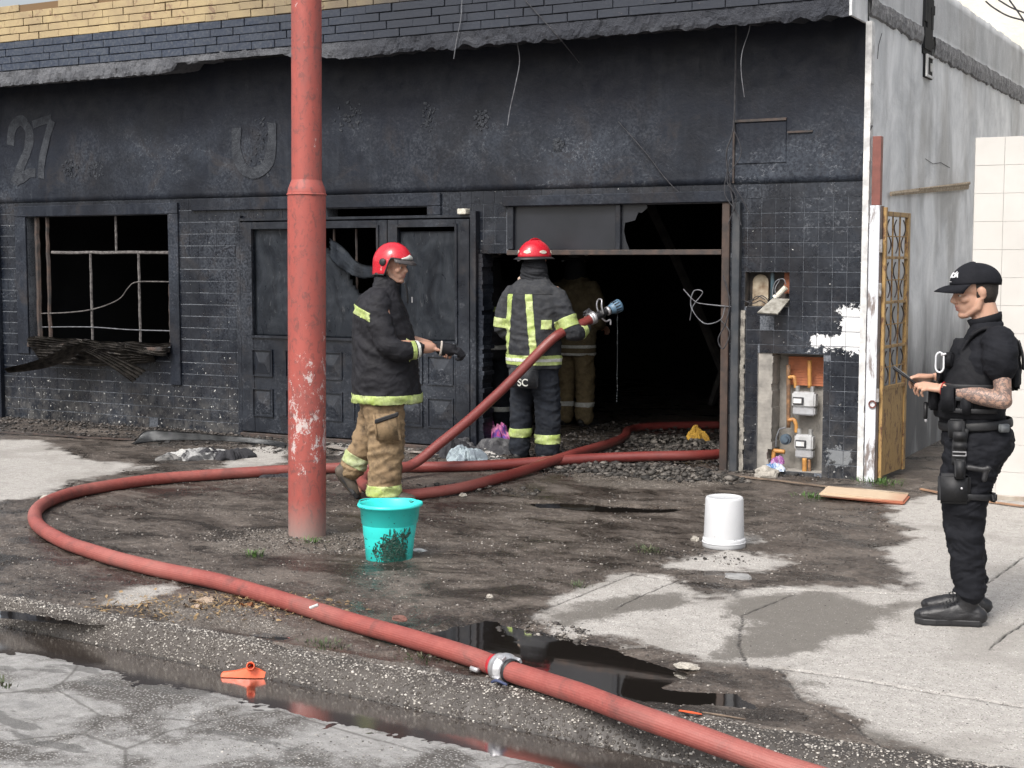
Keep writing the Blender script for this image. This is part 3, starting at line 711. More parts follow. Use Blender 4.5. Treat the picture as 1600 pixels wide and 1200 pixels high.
# ragged jamb of broken masonry on the left of the opening
bm = BM()
for k in range(46):
    z = k*.038; x = -3.37 + .02*noise.noise(Vector((k*.8, 0, 0))); box(bm, x-.03, x+.035+random.random()*.02, -.03, .12+random.random()*.05, z, z+.036)
obj("jamb_masonry", bm, M['sootplaster'], bld)
boxo("door_post", (-1.125, -1.06, -.03, .05, 0, 2.15), simple('burnt_brown_steel', (.07, .045, .035), (.03, .024, .022), 9, .6), bld, .004)
boxo("door_post", (-1.028, -.965, -.06, .02, 0, 2.15), simple('burnt_blueblack_steel', (.028, .034, .042), (.06, .062, .066), 9, .5), bld, .004)
bm = BM()
for k in range(36):
    z = k*.036; x = -.955 + .012*noise.noise(Vector((k*.5, 3, 0))); box(bm, x-.005, x+.03+.01*noise.noise(Vector((k*.9, 8, 0))), -.022, .02, z, z+.0355)
obj("plaster_edge", bm, simple('exposed_plaster', (.34, .32, .28), (.12, .11, .1), 22, .9, bump=.8), bld)
# --- meter niche (upper)
def niche(x0, x1, z0, z1, d, m, name="niche_lining"):
    bm = BM(); t = .01
    box(bm, x0, x1, d, d+t, z0, z1); box(bm, x0-t, x0, .001, d+t, z0-t, z1+t); box(bm, x1, x1+t, .001, d+t, z0-t, z1+t); box(bm, x0, x1, .001, d, z1, z1+t); box(bm, x0, x1, .001, d, z0-t, z0)
    return obj(name, bm, m, bld)
cem = simple('niche_cement', (.34, .32, .29), (.2, .19, .175), 9, .9, bump=.6)
niche(-.934, -.571, 1.326, 1.599, .12, simple('sooty_cement', (.10, .085, .075), (.03, .03, .032), 10, .9), "niche_lining")
bm = BM(); prof = [(-.90, 1.33)] + [(-.835 + .065*math.cos(a), 1.52 + .06*math.sin(a)) for a in [PI - PI*k/8 for k in range(9)]] + [(-.77, 1.33)]
bm.faces.new([bm.verts.new((x, .095, z)) for x, z in prof]); bm.normal_update(); bmesh.ops.solidify(bm, geom=bm.faces[:], thickness=.012); obj("niche_arch", bm, simple('ochre_stained_plaster', (.42, .36, .27), (.16, .11, .07), 12, .9), bld)
bm = BM(); tube(bm, [(-.725, .05, 1.33), (-.725, .05, 1.595)], .016, 10); obj("conduit", bm, simple('teal_conduit', (.05, .10, .13), (.03, .05, .06), 12, .5), bld)
bm = BM(); box(bm, -.64, -.575, .085, .118, 1.43, 1.595); obj("hollow_brick", bm, simple('orange_clay', (.40, .14, .07), (.2, .08, .05), 16, .9), bld)
bm = BM(); a, b = Wy(1213, 464, .03), Wy(1228, 449, .03); tube(bm, [a, b], .022, 14); tube(bm, [a - (b-a)*.12, a + (b-a)*.02], .027, 14); obj("meter_tube", bm, simple('cream_plastic', (.72, .70, .62), (.5, .48, .4), 20, .4), bld)
for k, pts in enumerate([[(1212, 470), (1207, 458), (1212, 440), (1224, 436), (1228, 445)], [(1215, 468), (1211, 452), (1218, 438)], [(1165, 472), (1180, 468), (1190, 462), (1200, 470), (1196, 480)], [(1155, 466), (1175, 474), (1188, 470), (1198, 476)], [(1168, 480), (1182, 463), (1195, 468)]]):
    bm = BM(); tube(bm, smooth_path([Wy(x, y, .02 - .008*k) for x, y in pts], 6), .004, 5); obj("wire", bm, M['wire'] if k > 1 else M['wirelight'], bld)
bm = BM(); qs = [Wy(1183, 488, -.16), Wy(1215, 490, -.14), Wy(1234, 467, -.012), Wy(1207, 466, -.012)]; bm.faces.new([bm.verts.new(q) for q in qs]); bm.normal_update(); bmesh.ops.solidify(bm, geom=bm.faces[:], thickness=.012)
obj("niche_lid", bm, simple('dusty_board', (.30, .29, .26), (.13, .12, .1), 18, .85), bld)
# --- gas niche (lower)
niche(-.819, -.286, .031, .959, .20, cem, "niche_lining")
bm = BM()
for k in range(34):
    z = .03 + k*.0275; box(bm, -.815, -.70 + .02*noise.noise(Vector((k*.4, 1, 0))) - (.03 if k < 6 else 0), .005, .19, z, z+.027)
obj("cement_cheek", bm, cem, bld)
bm = BM()
for k in range(11): box(bm, -.62, -.30 - (.03 if k < 2 else 0), .165, .197, .70 + k*.021, .718 + k*.021)
for k in range(10): box(bm, -.62, -.30, .172, .198, .7135 + k*.021, .7255 + k*.021)
obj("hollow_brick", bm, simple('orange_clay_brick', (.48, .17, .08), (.36, .13, .07), 16, .85), bld)
ochre = simple('ochre_gas_pipe', (.50, .25, .06), (.33, .15, .05), 20, .5)
brn = simple('dirty_gas_pipe', (.28, .15, .07), (.12, .07, .045), 26, .6)
def pipe(name, pts, r, m, y=.1, smooth=True):
    bm = BM(); P = [Wy(*p, y) if len(p) == 2 else Wy(*p) for p in pts]
    P = [x for i in range(len(P)-1) for x in ([P[i]] if i == 0 else []) + [P[i].lerp(P[i+1], .12), P[i].lerp(P[i+1], .88)]] + [P[-1]]
    tube(bm, P, r, 10)
    return obj(name, bm, m, bld, True)
pipe("gas_pipe", [(1232, 570), (1232, 668)], .017, brn); pipe("gas_pipe", [(1232, 590), (1241, 588), (1243, 600), (1243, 606)], .014, ochre, .09)
pipe("gas_pipe", [(1265, 563), (1265, 606)], .017, ochre, .09); pipe("gas_pipe", [(1231, 657), (1241, 655), (1244, 664), (1244, 676)], .015, ochre, .09)
pipe("gas_pipe", [(1208, 726), (1209, 705)], .018, ochre, .05); pipe("gas_pipe", [(1207, 704), (1226, 706)], .018, ochre, .05); pipe("gas_pipe", [(1257, 716), (1257, 738)], .019, ochre, .06); pipe("gas_pipe", [(1264, 718), (1265, 738)], .014, brn, .08)
pipe("gas_pipe", [(1228, 668), (1218, 670), (1213, 683), (1212, 700)], .006, M['wirelight'], .08)
white_m = simple('gas_meter_paint', (.52, .53, .54), (.36, .36, .36), 14, .45); 
def meter(px0, py0, px1, py1, y):
    a, b = Wy(px0, py0, y), Wy(px1, py1, y); x0, x1, z1, z0 = a.x, b.x, a.z, b.z; r = thing("gas_meter", None, None); r.parent = bld
    bm = BM(); box(bm, x0, x1, y, y+.09, z0 + (z1-z0)*.34, z1); bevel(bm, .012, 2); obj("meter_body", bm, white_m, r)
    bm = BM(); box(bm, x0+.006, x1-.002, y+.005, y+.085, z0, z0 + (z1-z0)*.36); bevel(bm, .01, 2); obj("meter_base", bm, simple('gas_meter_grey', (.40, .41, .43), (.3, .3, .31), 14, .45), r)
    bm = BM(); zc = z0 + (z1-z0)*.62; box(bm, x0+.012, x0+.10, y-.012, y-.0005, zc-.03, zc+.03); bevel(bm, .004); obj("dial_frame", bm, M['wire'], r)
    bm = BM(); box(bm, x0+.02, x0+.085, y-.016, y-.0125, zc-.018, zc+.018); obj("dial", bm, M['whitechip'], r)
    for fx in (.18, .82):
        bm = BM(); tube(bm, [(x0 + (x1-x0)*fx, y+.04, z1-.004), (x0 + (x1-x0)*fx, y+.04, z1+.045)], .018, 12); obj("union_nut", bm, simple('zinc_nut', (.55, .55, .54), (.4, .4, .4), 30, .35, .7), r)
meter(1237, 612, 1273, 650, .05); meter(1241, 679, 1269, 717, .05)
bm = BM(); c = Wy(1229, 686, .06); tube(bm, [c, c + Vector((0, -.035, 0))], .043, 18); tube(bm, [c + Vector((0, -.035, 0)), c + Vector((0, -.05, 0))], .028, 14); obj("regulator", bm, simple('blue_grey_casting', (.10, .14, .18), (.05, .06, .08), 14, .45, .3), bld)
# --- corner: painted jamb strip
bm = BM()
for k in range(60):
    z = k*.058; w_ = .048 + .006*noise.noise(Vector((k*.6, 0, 5))); box(bm, .001, w_, -.03, .05, z, z+.0578)
obj("corner_plaster", bm, M['whitechip'], bld)

# ================================================================== loose wires
def wire(pts, m, r=.004, y=-.2, lab=None):
    bm = BM(); tube(bm, smooth_path([Wy(p[0], p[1], p[2] if len(p) > 2 else y) for p in pts], 6), r, 5)
    o = obj("hanging_wire", bm, m); tag(o, lab, "wire"); return o
wire([(808, 66, -.3), (812, 95), (806, 130), (797, 170), (793, 196)], M['wirelight'], .004, -.28, "pale thin wire hanging from the canopy above the second firefighter")
wire([(722, 0, -.44), (720, 30, -.44), (714, 60, -.43), (709, 92, -.42)], M['wirelight'], .004, -.42, "short pale wire dangling over the brick fascia, leftmost of the hanging wires")
wire([(1172, 14, -.3), (1171, 45), (1160, 80), (1158, 110), (1163, 152)], M['wirelight'], .003, -.28, "curved grey wire hanging near the canopy's right end")
wire([(1150, 40, -.1), (1149, 120), (1146, 200), (1135, 240), (1141, 290), (1148, 330)], M['wire'], .007, -.08, "black cable bundle hanging down to the right post of the wide opening")
wire([(1146, 200, -.1), (1158, 240), (1136, 280), (1150, 310), (1138, 350)], M['wire'], .004, -.1, "thin black cable looping around the bundle above the right door post")
wire([(1140, 250, -.1), (1132, 300), (1150, 330), (1158, 352)], M['wire'], .004, -.1, "short black cable end crossing the top of the right door post")
wire([(1147, 290, -.1), (1160, 312), (1172, 335)], M['wire'], .004, -.1, "black cable end sticking out over the small wall tiles")
wire([(820, 0, -.43), (870, 55, -.42), (905, 98, -.2)], M['wire'], .004, -.43, "dark wire slanting down across the dark bricks")
wire([(966, 190, -.05), (1010, 240), (1045, 285), (1082, 318)], M['wire'], .004, -.03, "straight dark wire slanting across the wall above the wide opening")
wire([(1068, 452, .0), (1085, 470), (1100, 475), (1150, 480)], M['wirelight'], .004, -.04, "looping wire sticking into the opening from the right post, upper one")
wire([(1078, 500, .0), (1083, 478), (1098, 457), (1084, 455), (1080, 480), (1100, 505), (1125, 500), (1133, 480)], M['wirelight'], .004, -.06, "looping wire sticking into the opening from the right post, lower one")
wire([(1126, 500, -.07), (1140, 520), (1130, 545), (1122, 530), (1134, 505), (1140, 470), (1130, 430)], M['wire'], .005, -.09, "tangled black wire wound round the right door post")
wire([(1363, 196, -.02), (1358, 205, -.02), (1352, 215, -.02)], M['wire'], .008, -.02, "black hook of wire on the corner above the red post")

# ================================================================== gate and its post
post = thing("gate_post", "steel gate post at the corner, red at the top and flaking white below", "post", (.11, -.03, 0))
M['whitepaint'] = (lambda t: t.out(t.mix(t.ramp(t.noise(5, 6, .7, .4, co=t.map(scale=(2, 2, .5))), [(.52, 0), (.6, 1)]), (.60, .62, .66), (.20, .17, .16)), .7, bump=t.noise(30), strength=.4, dist=.004))(MT('flaking_white_paint'))
boxo("post_top", (-.033, .033, -.03, .03, 2.105, 2.62), M['rustpaint'], post, .003)
boxo("post_shaft", (-.045, .034, -.032, .032, 0, 2.104), M['whitepaint'], post, .003)
boxo("post_edge", (.0345, .052, -.02, .03, 0, 2.10), M['darkmetal'], post, .002)
for z in (.62, 1.42, 1.75):
    bm = BM(); tube(bm, [(.05, -.04, z), (.05, -.04, z+.10)], .012, 8); obj("hinge", bm, simple('worn_hinge', (.45, .45, .46), (.2, .17, .15), 30, .5, .4), post)
bm = BM(); 
import itertools
for k in range(16):
    a = 2*PI*k/16; b = 2*PI*(k+1)/16
    tube(bm, [(.01 + .026*math.cos(a), -.04, .60 + .026*math.sin(a)), (.01 + .026*math.cos(b), -.04, .60 + .026*math.sin(b))], .006, 5)
obj("padlock_ring", bm, M['rustpaint'], post)
gp0 = Vector((.172, -.03, 0)); ge = G(1411, 738); ge.z = 0; gd = (ge - gp0); GW = gd.length
gate = thing("metal_gate", "ochre painted iron gate standing open, scrollwork above and a rusty sheet below", "gate", tuple(gp0), math.atan2(gd.y, gd.x))
ocp = (lambda t: t.out(t.mix(t.ramp(t.noise(14, 7, .8, .5, co=t.map(scale=(1.5, 1.5, .6))), [(.50, 0), (.60, 1)]), t.mix(t.noise(4), (.40, .255, .095), (.30, .19, .075)), (.10, .045, .025)), .6, bump=t.noise(40), strength=.3, dist=.004))(MT('ochre_gate_paint'))
H = 2.06
def gbar(x0, x1, z0, z1, y0=-.015, y1=.015, name="gate_frame"):
    bm = BM(); box(bm, x0, x1, y0, y1, z0, z1); bevel(bm, .002); return obj(name, bm, ocp, gate)
gbar(0, .035, .03, H+.03); gbar(GW-.055, GW, .03, H); gbar(.0355, GW-.0555, H-.035, H)
for z in (1.70, 1.36, 1.02): gbar(.0355, GW-.0555, z, z+.022, -.012, .012, "gate_rail")
boxo("gate_sheet", (.0355, GW-.0555, -.004, .004, .04, .70), ocp, gate); gbar(.0355, GW-.0555, .70, .73, -.012, .012, "gate_rail")
WI = GW - .09
for z0, z1 in ((.73, 1.02), (1.042, 1.36), (1.382, 1.70), (1.722, H-.035)):
    for fx in (.33, .67):
        bm = BM(); xx = .0355 + WI*fx; box(bm, xx-.004, xx+.004, -.006, .006, z0, z1); obj("upright", bm, ocp, gate)
    hh = z1 - z0
    for s, fx in ((1, .16), (-1, .84), (1, .5)):
        P = [(.0355 + WI*(fx + s*.10*math.sin(t*PI*2)), 0, z0 + hh*(.08 + .84*t)) for t in [k/20 for k in range(21)]]
        bm = BM(); tube(bm, P, .0055, 5); obj("scroll", bm, M['darkmetal'], gate)
    bm = BM(); zc = z0 + hh*.5; box(bm, .036, GW-.056, -.005, .005, zc-.004, zc+.004); obj("cross_strip", bm, ocp, gate)

# ================================================================== white tiled wall to the right and the pale building behind
ww = thing("white_tiled_wall", "white tiled boundary wall on the right behind the officer", "wall", (.9, -.42, 0))
base_m = simple('white_wall_grout', (.40, .39, .37), (.30, .29, .28), 10, .85)
bm = BM(); box(bm, 0, 3.2, 0, .18, -.1, 2.55); bevel(bm, .004); obj("wall_core", bm, base_m, ww)
wt = (lambda t: t.out(t.mix(t.ramp(t.noise(3, 5), [(.3, 0), (.7, 1)]), (.56, .545, .52), (.50, .485, .46)), t.rng(t.noise(8), .3, .7, .35, .6), bump=t.noise(5), strength=.1, dist=.003))(MT('white_wall_tile'))
bm = BM(); box(bm, .001, .199, -.004, 0.0, .001, .195); me = bpy.data.meshes.new("tile"); bevel(bm, .001); bm.to_mesh(me); bm.free(); me.materials.append(wt)
for i in range(12):
    for j in range(13):
        o = bpy.data.objects.new("tile", me); COL.objects.link(o); o.parent = ww; o.location = (.004 + i*.2, -.0002 - random.random()*.0012, .005 + j*.1958); o.rotation_euler = (random.gauss(0, .003), 0, random.gauss(0, .003))
bm = BM(); box(bm, 0, 3.2, -.02, -.0045, -.08, .035); bevel(bm, .006); obj("skirting", bm, simple('stained_skirting', (.42, .39, .34), (.25, .2, .16), 7, .85), ww)
cb = thing("pale_building", "pale cream rendered building rising behind the side wall at top right", "building", (0, 11, 0))
pale = simple('cream_render', (.72, .69, .61), (.62, .60, .53), 2.5, .9, bump=.5, bdist=.02)
bm = BM(); box(bm, -3, 9, 0, 6, -.1, 8); bevel(bm, .02); obj("wall", bm, pale, cb)
bm = BM(); box(bm, -3.1, 9.1, -.12, 6, 8.001, 8.2); obj("coping", bm, pale, cb)
for k, pts in enumerate([[(1540, 2, 6), (1552, 12, 6), (1575, 25, 6), (1600, 32, 6)], [(1560, 0, 6), (1580, 12, 6), (1600, 20, 6)], [(1577, 0, 6), (1590, 18, 6), (1602, 36, 6)]]):
    bm = BM(); tube(bm, smooth_path([Wy(*p) for p in pts], 5), .010, 5); tag(obj("overhead_wire", bm, M['wire']), ["dark overhead wire sagging in front of the pale building, lowest", "dark overhead wire in front of the pale building, middle one", "steep dark overhead wire in front of the pale building at the corner"][k], "wire")
# ================================================================== GROUND
def vnoise(x, y, seed=0):
    xi, yi = np.floor(x).astype(np.int64), np.floor(y).astype(np.int64); fx, fy = x - xi, y - yi
    def h(a, b):
        n = (a*374761393 + b*668265263 + seed*982451653) & 0xffffffff
        n = ((n ^ (n >> 13))*1274126177) & 0xffffffff
        return ((n ^ (n >> 16)) & 0xffff)/65535.0
    u, v = fx*fx*(3-2*fx), fy*fy*(3-2*fy)
    return (h(xi, yi)*(1-u) + h(xi+1, yi)*u)*(1-v) + (h(xi, yi+1)*(1-u) + h(xi+1, yi+1)*u)*v
def fbm(x, y, s, o=4, seed=0, g=.55):
    t = 0; a = 1; n = 0
    for k in range(o):
        t = t + a*vnoise(x*s*2**k + 17.3*k, y*s*2**k + 9.1*k, seed + k); n += a; a *= g
    return t/n - .5
def sdf(pts, x, y):
    """signed distance to polygon, positive inside"""
    d = np.full(x.shape, 1e9); ins = np.zeros(x.shape, bool); n = len(pts)
    for i in range(n):
        ax, ay = pts[i]; bx, by = pts[(i+1) % n]; ex, ey = bx-ax, by-ay
        t = np.clip(((x-ax)*ex + (y-ay)*ey)/(ex*ex+ey*ey+1e-12), 0, 1)
        d = np.minimum(d, np.hypot(x-ax-t*ex, y-ay-t*ey))
        c = ((ay > y) != (by > y)) & (x < (bx-ax)*(y-ay)/((by-ay) + 1e-12) + ax); ins ^= c
    return np.where(ins, d, -d)
def dline(pts, x, y):
    d = np.full(x.shape, 1e9)
    for i in range(len(pts)-1):
        ax, ay = pts[i]; bx, by = pts[i+1]; ex, ey = bx-ax, by-ay
        t = np.clip(((x-ax)*ex + (y-ay)*ey)/(ex*ex+ey*ey+1e-12), 0, 1); d = np.minimum(d, np.hypot(x-ax-t*ex, y-ay-t*ey))
    return d
def gp(*pts): return [tuple(G(*p)[:2]) for p in pts]
DRY = [gp((852,952),(900,925),(980,897),(1052,907),(1100,930),(1250,915),(1400,925),(1385,870),(1420,840),(1385,800),(1440,775),(1640,770),(1900,900),(1800,1240),(1560,1215),(1440,1170),(1350,1130),(1250,1085),(1215,1045),(1090,1038),(990,1008),(880,985)),
       gp((1070,868),(1130,858),(1230,866),(1262,882),(1200,893),(1100,892),(1050,885)),
       gp((-300,690),(60,688),(120,716),(235,728),(130,748),(60,775),(-100,800),(-300,790)),
       gp((340,735),(375,700),(455,693),(452,722),(400,730)),
       gp((150,945),(185,925),(270,908),(290,916),(215,950)),
       gp((515,690),(600,688),(660,700),(600,715),(520,712)),
       gp((1130,838),(1165,835),(1170,848),(1130,850))]
DAMP = [gp((1130,935),(1260,928),(1345,938),(1392,955),(1370,985),(1300,1012),(1240,1034),(1120,1028),(1150,990),(1120,965)),
        gp((1095,1036),(1215,1044),(1250,1085),(1350,1130),(1430,1170),(1560,1215),(1300,1215),(1190,1120),(1060,1085)),
        gp((860,960),(1000,930),(1120,940),(1000,955),(890,975)), gp((1380,935),(1470,930),(1450,945),(1390,950))]
WEEDSOIL = [gp((330,850),(400,832),(520,826),(600,842),(540,862),(420,868),(350,868)), gp((215,950),(300,925),(420,950),(470,985),(380,985),(260,975)),
            gp((900,720),(1000,722),(1120,735),(1130,760),(980,765),(890,750)), gp((985,690),(1060,682),(1110,692),(1100,706),(1000,706))]
PUD = [gp((700,975),(760,962),(850,985),(935,1003),(1010,1025),(1088,1048),(1040,1070),(1150,1078),(1180,1100),(1060,1098),(960,1086),(880,1064),(800,1043),(700,1015),(640,1000),(660,985)),
       gp((335,978),(400,972),(470,985),(440,1003),(370,992)), gp((820,783),(900,783),(1000,790),(1095,792),(1040,800),(940,798),(850,792)),
       gp((-80,946),(60,950),(140,960),(200,966),(120,968),(0,958),(-80,954)), gp((560,935),(640,945),(700,965),(660,985),(590,972),(550,955)), gp((430,1003),(560,1015),(650,1030),(560,1032),(460,1020))]
GROOVE = [gp((-200,918),(0,942),(120,958),(230,975)), gp((850,952),(990,896),(1055,906),(1120,918),(1240,921),(1400,927),(1475,928),(1540,935)), gp((1215,1043),(1310,1056),(1420,1076),(1530,1092),(1620,1108)), gp((1130,742),(1290,752),(1420,764),(1520,768),(1640,788)),
          gp((1240,928),(1160,960),(1155,1005),(1168,1040)), gp((1060,905),(1000,930),(960,952)), gp((1620,960),(1570,990),(1545,1015)), gp((1480,925),(1540,910),(1600,870)), gp((1215,1043),(1252,1090),(1330,1130),(1420,1190))]
TAN_KERB = 0
def kin(x): return -6.0 - .03*x
def kout(x): return -6.20 - .06*x
def ground_fields(x, y):
    w = fbm(x, y, 2.2, 5, 3)*.34; w2 = fbm(x, y, 7, 4, 5)*.16; w3 = fbm(x, y, 30, 3, 15)*.05
    dry = np.full(x.shape, -9.0)
    for p in DRY: dry = np.maximum(dry, sdf(p, x, y))
    dry = dry + w*.75 + w2*1.7 + w3*1.5
    damp = np.full(x.shape, -9.0)
    for p in DAMP: damp = np.maximum(damp, sdf(p, x, y))
    # streaks of water running over the slab
    damp = damp + w*.5 + w2 + fbm(x*.5 + y*.9, x*.9 - y*.5, 3, 4, 12)*.25
    pud = np.full(x.shape, -9.0)
    for p in PUD: pud = np.maximum(pud, sdf(p, x, y))
    pud = pud + w2*.35 + w*.12
    soil = np.full(x.shape, -9.0)
    for p in WEEDSOIL: soil = np.maximum(soil, sdf(p, x, y))
    soil = soil + w2 + w*.3
    gr = np.full(x.shape, 9.0)
    for p in GROOVE: gr = np.minimum(gr, dline(p, x + w2*.12 + w3*.25, y + w2*.12 + w3*.2))
    return dry, damp, pud, soil, gr
def height(x, y, F=None):
    dry, damp, pud, soil, gr = F or ground_fields(x, y)
    rough = fbm(x, y, 5, 5, 21)*.022 + fbm(x, y, 28, 4, 31, .7)*.012
    smooth_ = fbm(x, y, 1.2, 3, 41)*.012 + fbm(x, y, 30, 3, 51)*.0035
    s = np.clip(dry/.06 + .4, 0, 1); z = rough*(1-s) + smooth_*s
    z = z + .018*np.clip(soil/.1, 0, 1)*(1 + 2*fbm(x, y, 22, 3, 61))
    z = z - .030*np.clip(pud/.09 + .35, 0, 1)*np.clip((y - kin(x) - .01)/.10, 0, 1)
    z = z - .014*np.clip(1 - gr/.014, 0, 1)
    # level near walls
    return z
def kerb_h(x, y):
    a = (kin(x) - y)/(kin(x) - kout(x)); a = np.clip(a, 0, 1)
    z = -.135*np.clip((a - .55)/.45, 0, 1)**1.4 + .006*np.sin(PI*np.clip(a/.55, 0, 1)) + fbm(x, y, 14, 4, 71, .65)*.022
    brk = np.clip((x - G(343, 1030).x)/.03, 0, 1); z = z - .016*np.clip(brk, 0, 1)*(1-np.clip((x-.2)/2, 0, 1))
    return z
def road_h(x, y):
    b = kout(x) - y
    z = -.137 + .035*np.clip((b - .16)/.9, 0, 1.5) + fbm(x, y, 3, 4, 81)*.012*np.clip(b/.3, 0, 1) + fbm(x, y, 26, 4, 91, .7)*.010
    e = np.clip((b - .22 + .14*fbm(x, y, 3.5, 4, 95))/.05, 0, 1); z = z + .014*e
    for p in (gp((640,1200),(700,1165),(780,1150)), gp((400,1135),(470,1105),(520,1085)), gp((480,1140),(500,1165),(520,1185)), gp((80,1110),(160,1080),(260,1065))):
        z = z - .008*np.clip(1 - dline(p, x + .04*fbm(x, y, 12, 3, 7), y + .04*fbm(x, y, 12, 3, 8))/.012, 0, 1)
    return z
def grid(name, xs, ys, hf, attrs, m):
    X, Y = np.meshgrid(xs, ys, indexing='ij'); Z, A = hf(X, Y)
    nx, ny = len(xs), len(ys); co = np.stack([X, Y, Z], -1).reshape(-1, 3).astype(np.float32)
    i = np.arange(nx-1)[:, None]*ny + np.arange(ny-1)[None, :]; q = np.stack([i, i+ny, i+ny+1, i+1], -1).reshape(-1).astype(np.int32)
    me = bpy.data.meshes.new(name); me.vertices.add(len(co)); me.vertices.foreach_set('co', co.ravel())
    me.loops.add(len(q)); me.loops.foreach_set('vertex_index', q); n = len(q)//4
    me.polygons.add(n); me.polygons.foreach_set('loop_start', np.arange(n, dtype=np.int32)*4)
    me.update(calc_edges=True); me.validate()
    for k, v in A.items():
        at = me.attributes.new(k, 'FLOAT', 'POINT'); at.data.foreach_set('value', v.ravel().astype(np.float32))
    o = link(name, me, m, None, True); tag(o, kind='structure'); return o
def axis(segs):
    out = []
    for a, b, s in segs: out += list(np.arange(a, b, s))
    return np.array(out + [segs[-1][1]])

def pavement_mat():
    t = MT('pavement_wet_and_dry'); dry, damp, wet, soil, gr = (t.attr(a) for a in ('dry', 'damp', 'pud', 'soil', 'groove'))
    n1 = t.noise(3, 7, .65); n2 = t.noise(16, 6, .7); n3 = t.noise(70, 4, .75)
    grain = t.vor(95); grain2 = t.vor(48)
    conc = t.mix(t.ramp(n2, [(.3, 0), (.7, 1)]), (.43, .41, .385), (.30, .285, .265))
    conc = t.mix(t.math('MULTIPLY', t.ramp(n3, [(.56, 0), (.66, 1)]), .75), conc, (.09, .08, .072))
    conc = t.mix(t.math('LESS_THAN', grain2, .16), conc, (.62, .60, .57))
    conc = t.mix(t.math('LESS_THAN', t.vor(60, co=t.map(loc=(3, 8, 1))), .17), conc, (.10, .09, .08))
    conc = t.mix(t.math('MULTIPLY', t.ramp(t.noise(1.4, 6, .6, .6), [(.5, 0), (.62, .55)]), 1.0), conc, (.24, .225, .205))
    dampc = t.mix(n2, (.185, .172, .155), (.125, .115, .102)); dampc = t.mix(t.math('LESS_THAN', grain2, .15), dampc, (.36, .34, .32))
    mud = t.mix(t.ramp(n2, [(.3, 0), (.7, 1)]), (.098, .079, .065), (.034, .027, .023))
    mud = t.mix(t.math('MULTIPLY', t.ramp(n1, [(.45, 0), (.62, 1)]), .6), mud, (.165, .14, .12))
    mud = t.mix(t.math('MULTIPLY', t.ramp(t.vor(42), [(.20, 1), (.34, 0)]), .5), mud, (.15, .135, .12)); mud = t.mix(t.math('MULTIPLY', t.ramp(t.noise(38, 4, .8), [(.54, 0), (.68, 1)]), .6), mud, (.16, .14, .125)); mud = t.mix(t.math('MULTIPLY', t.ramp(t.noise(30, 4, .8, co=t.map(loc=(9, 2, 1))), [(.56, 0), (.66, 1)]), .8), mud, (.008, .007, .007))
    mud = t.mix(t.math('LESS_THAN', t.math('ADD', t.vor(40, co=t.map(loc=(5, 5, 5))), t.math('MULTIPLY', n2, .16)), .215), mud, (.36, .335, .31))
    strk = t.noise(2.3, 7, .72, .8, co=t.map(scale=(.7, 1.35, 1))); mud = t.mix(t.math('MULTIPLY', t.ramp(strk, [(.46, 0), (.60, 1)]), .72), mud, (.011, .0095, .0085))
    soilc = t.mix(t.ramp(n3, [(.35, 0), (.65, 1)]), (.16, .14, .12), (.05, .042, .036)); soilc = t.mix(t.math('LESS_THAN', t.vor(70), .22), soilc, (.36, .33, .30))
    f = t.rng(t.math('ADD', dry, t.math('ADD', t.math('MULTIPLY', t.math('SUBTRACT', n3, .5), .22), t.math('MULTIPLY', t.math('SUBTRACT', n2, .5), .22))), -.03, .06)
    fd = t.rng(t.math('ADD', damp, t.math('ADD', t.math('MULTIPLY', t.math('SUBTRACT', n3, .5), .3), t.math('MULTIPLY', t.math('SUBTRACT', n1, .5), .45))), -.02, .05)
    col = t.mix(t.rng(soil, -.04, .05), mud, soilc)
    col = t.mix(f, col, t.mix(fd, conc, dampc))
    col = t.mix(t.rng(gr, .011, .003), col, (.018, .016, .015))
    # moisture: the wet mud shines in patches, dry slab does not
    shine = t.math('MULTIPLY', t.ramp(strk, [(.42, 0), (.58, 1)]), t.math('SUBTRACT', 1.0, f))
    rough = t.rng(shine, 0, 1, .62, .20); rough = t.mix(f, rough, t.mix(fd, (.85,)*3, (.5,)*3)); rough = t.mix(t.rng(wet, -.05, .02), rough, (.08,)*3)
    rg = t.math('MULTIPLY', rough, 1.0)
    bump = t.math('ADD', t.math('MULTIPLY', n2, .8), t.math('ADD', t.math('MULTIPLY', n3, .7), t.math('MULTIPLY', t.ramp(grain, [(.1, 1), (.5, 0)]), .45)))
    return t.out(col, rg, bump=bump, strength=.55, dist=.010, spec=.5)
def kerb_mat():
    t = MT('exposed_aggregate_kerb'); n2 = t.noise(10, 5); peb = t.vor(70); pc = t.vor(70, out='Color'); z = t.sep()[2]; x = t.sep()[0]
    c = t.mix(t.ramp(peb, [(.30, 1), (.42, 0)]), (.06, .052, .046), t.mix(t.math('POWER', t.sep(pc)[0], 2.0), (.11, .095, .082), (.52, .49, .45)))
    c = t.mix(t.math('MULTIPLY', t.ramp(n2, [(.45, 0), (.65, 1)]), .5), c, (.055, .047, .042))
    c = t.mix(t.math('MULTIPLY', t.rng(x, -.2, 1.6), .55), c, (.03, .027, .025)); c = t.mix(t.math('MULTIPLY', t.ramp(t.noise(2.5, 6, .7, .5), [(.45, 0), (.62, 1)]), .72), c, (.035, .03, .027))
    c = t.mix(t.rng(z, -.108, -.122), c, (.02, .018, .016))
    return t.out(c, t.rng(z, -.02, -.11, .7, .3), bump=t.math('ADD', t.ramp(peb, [(.15, 1), (.42, 0)]), n2), strength=.9, dist=.010)
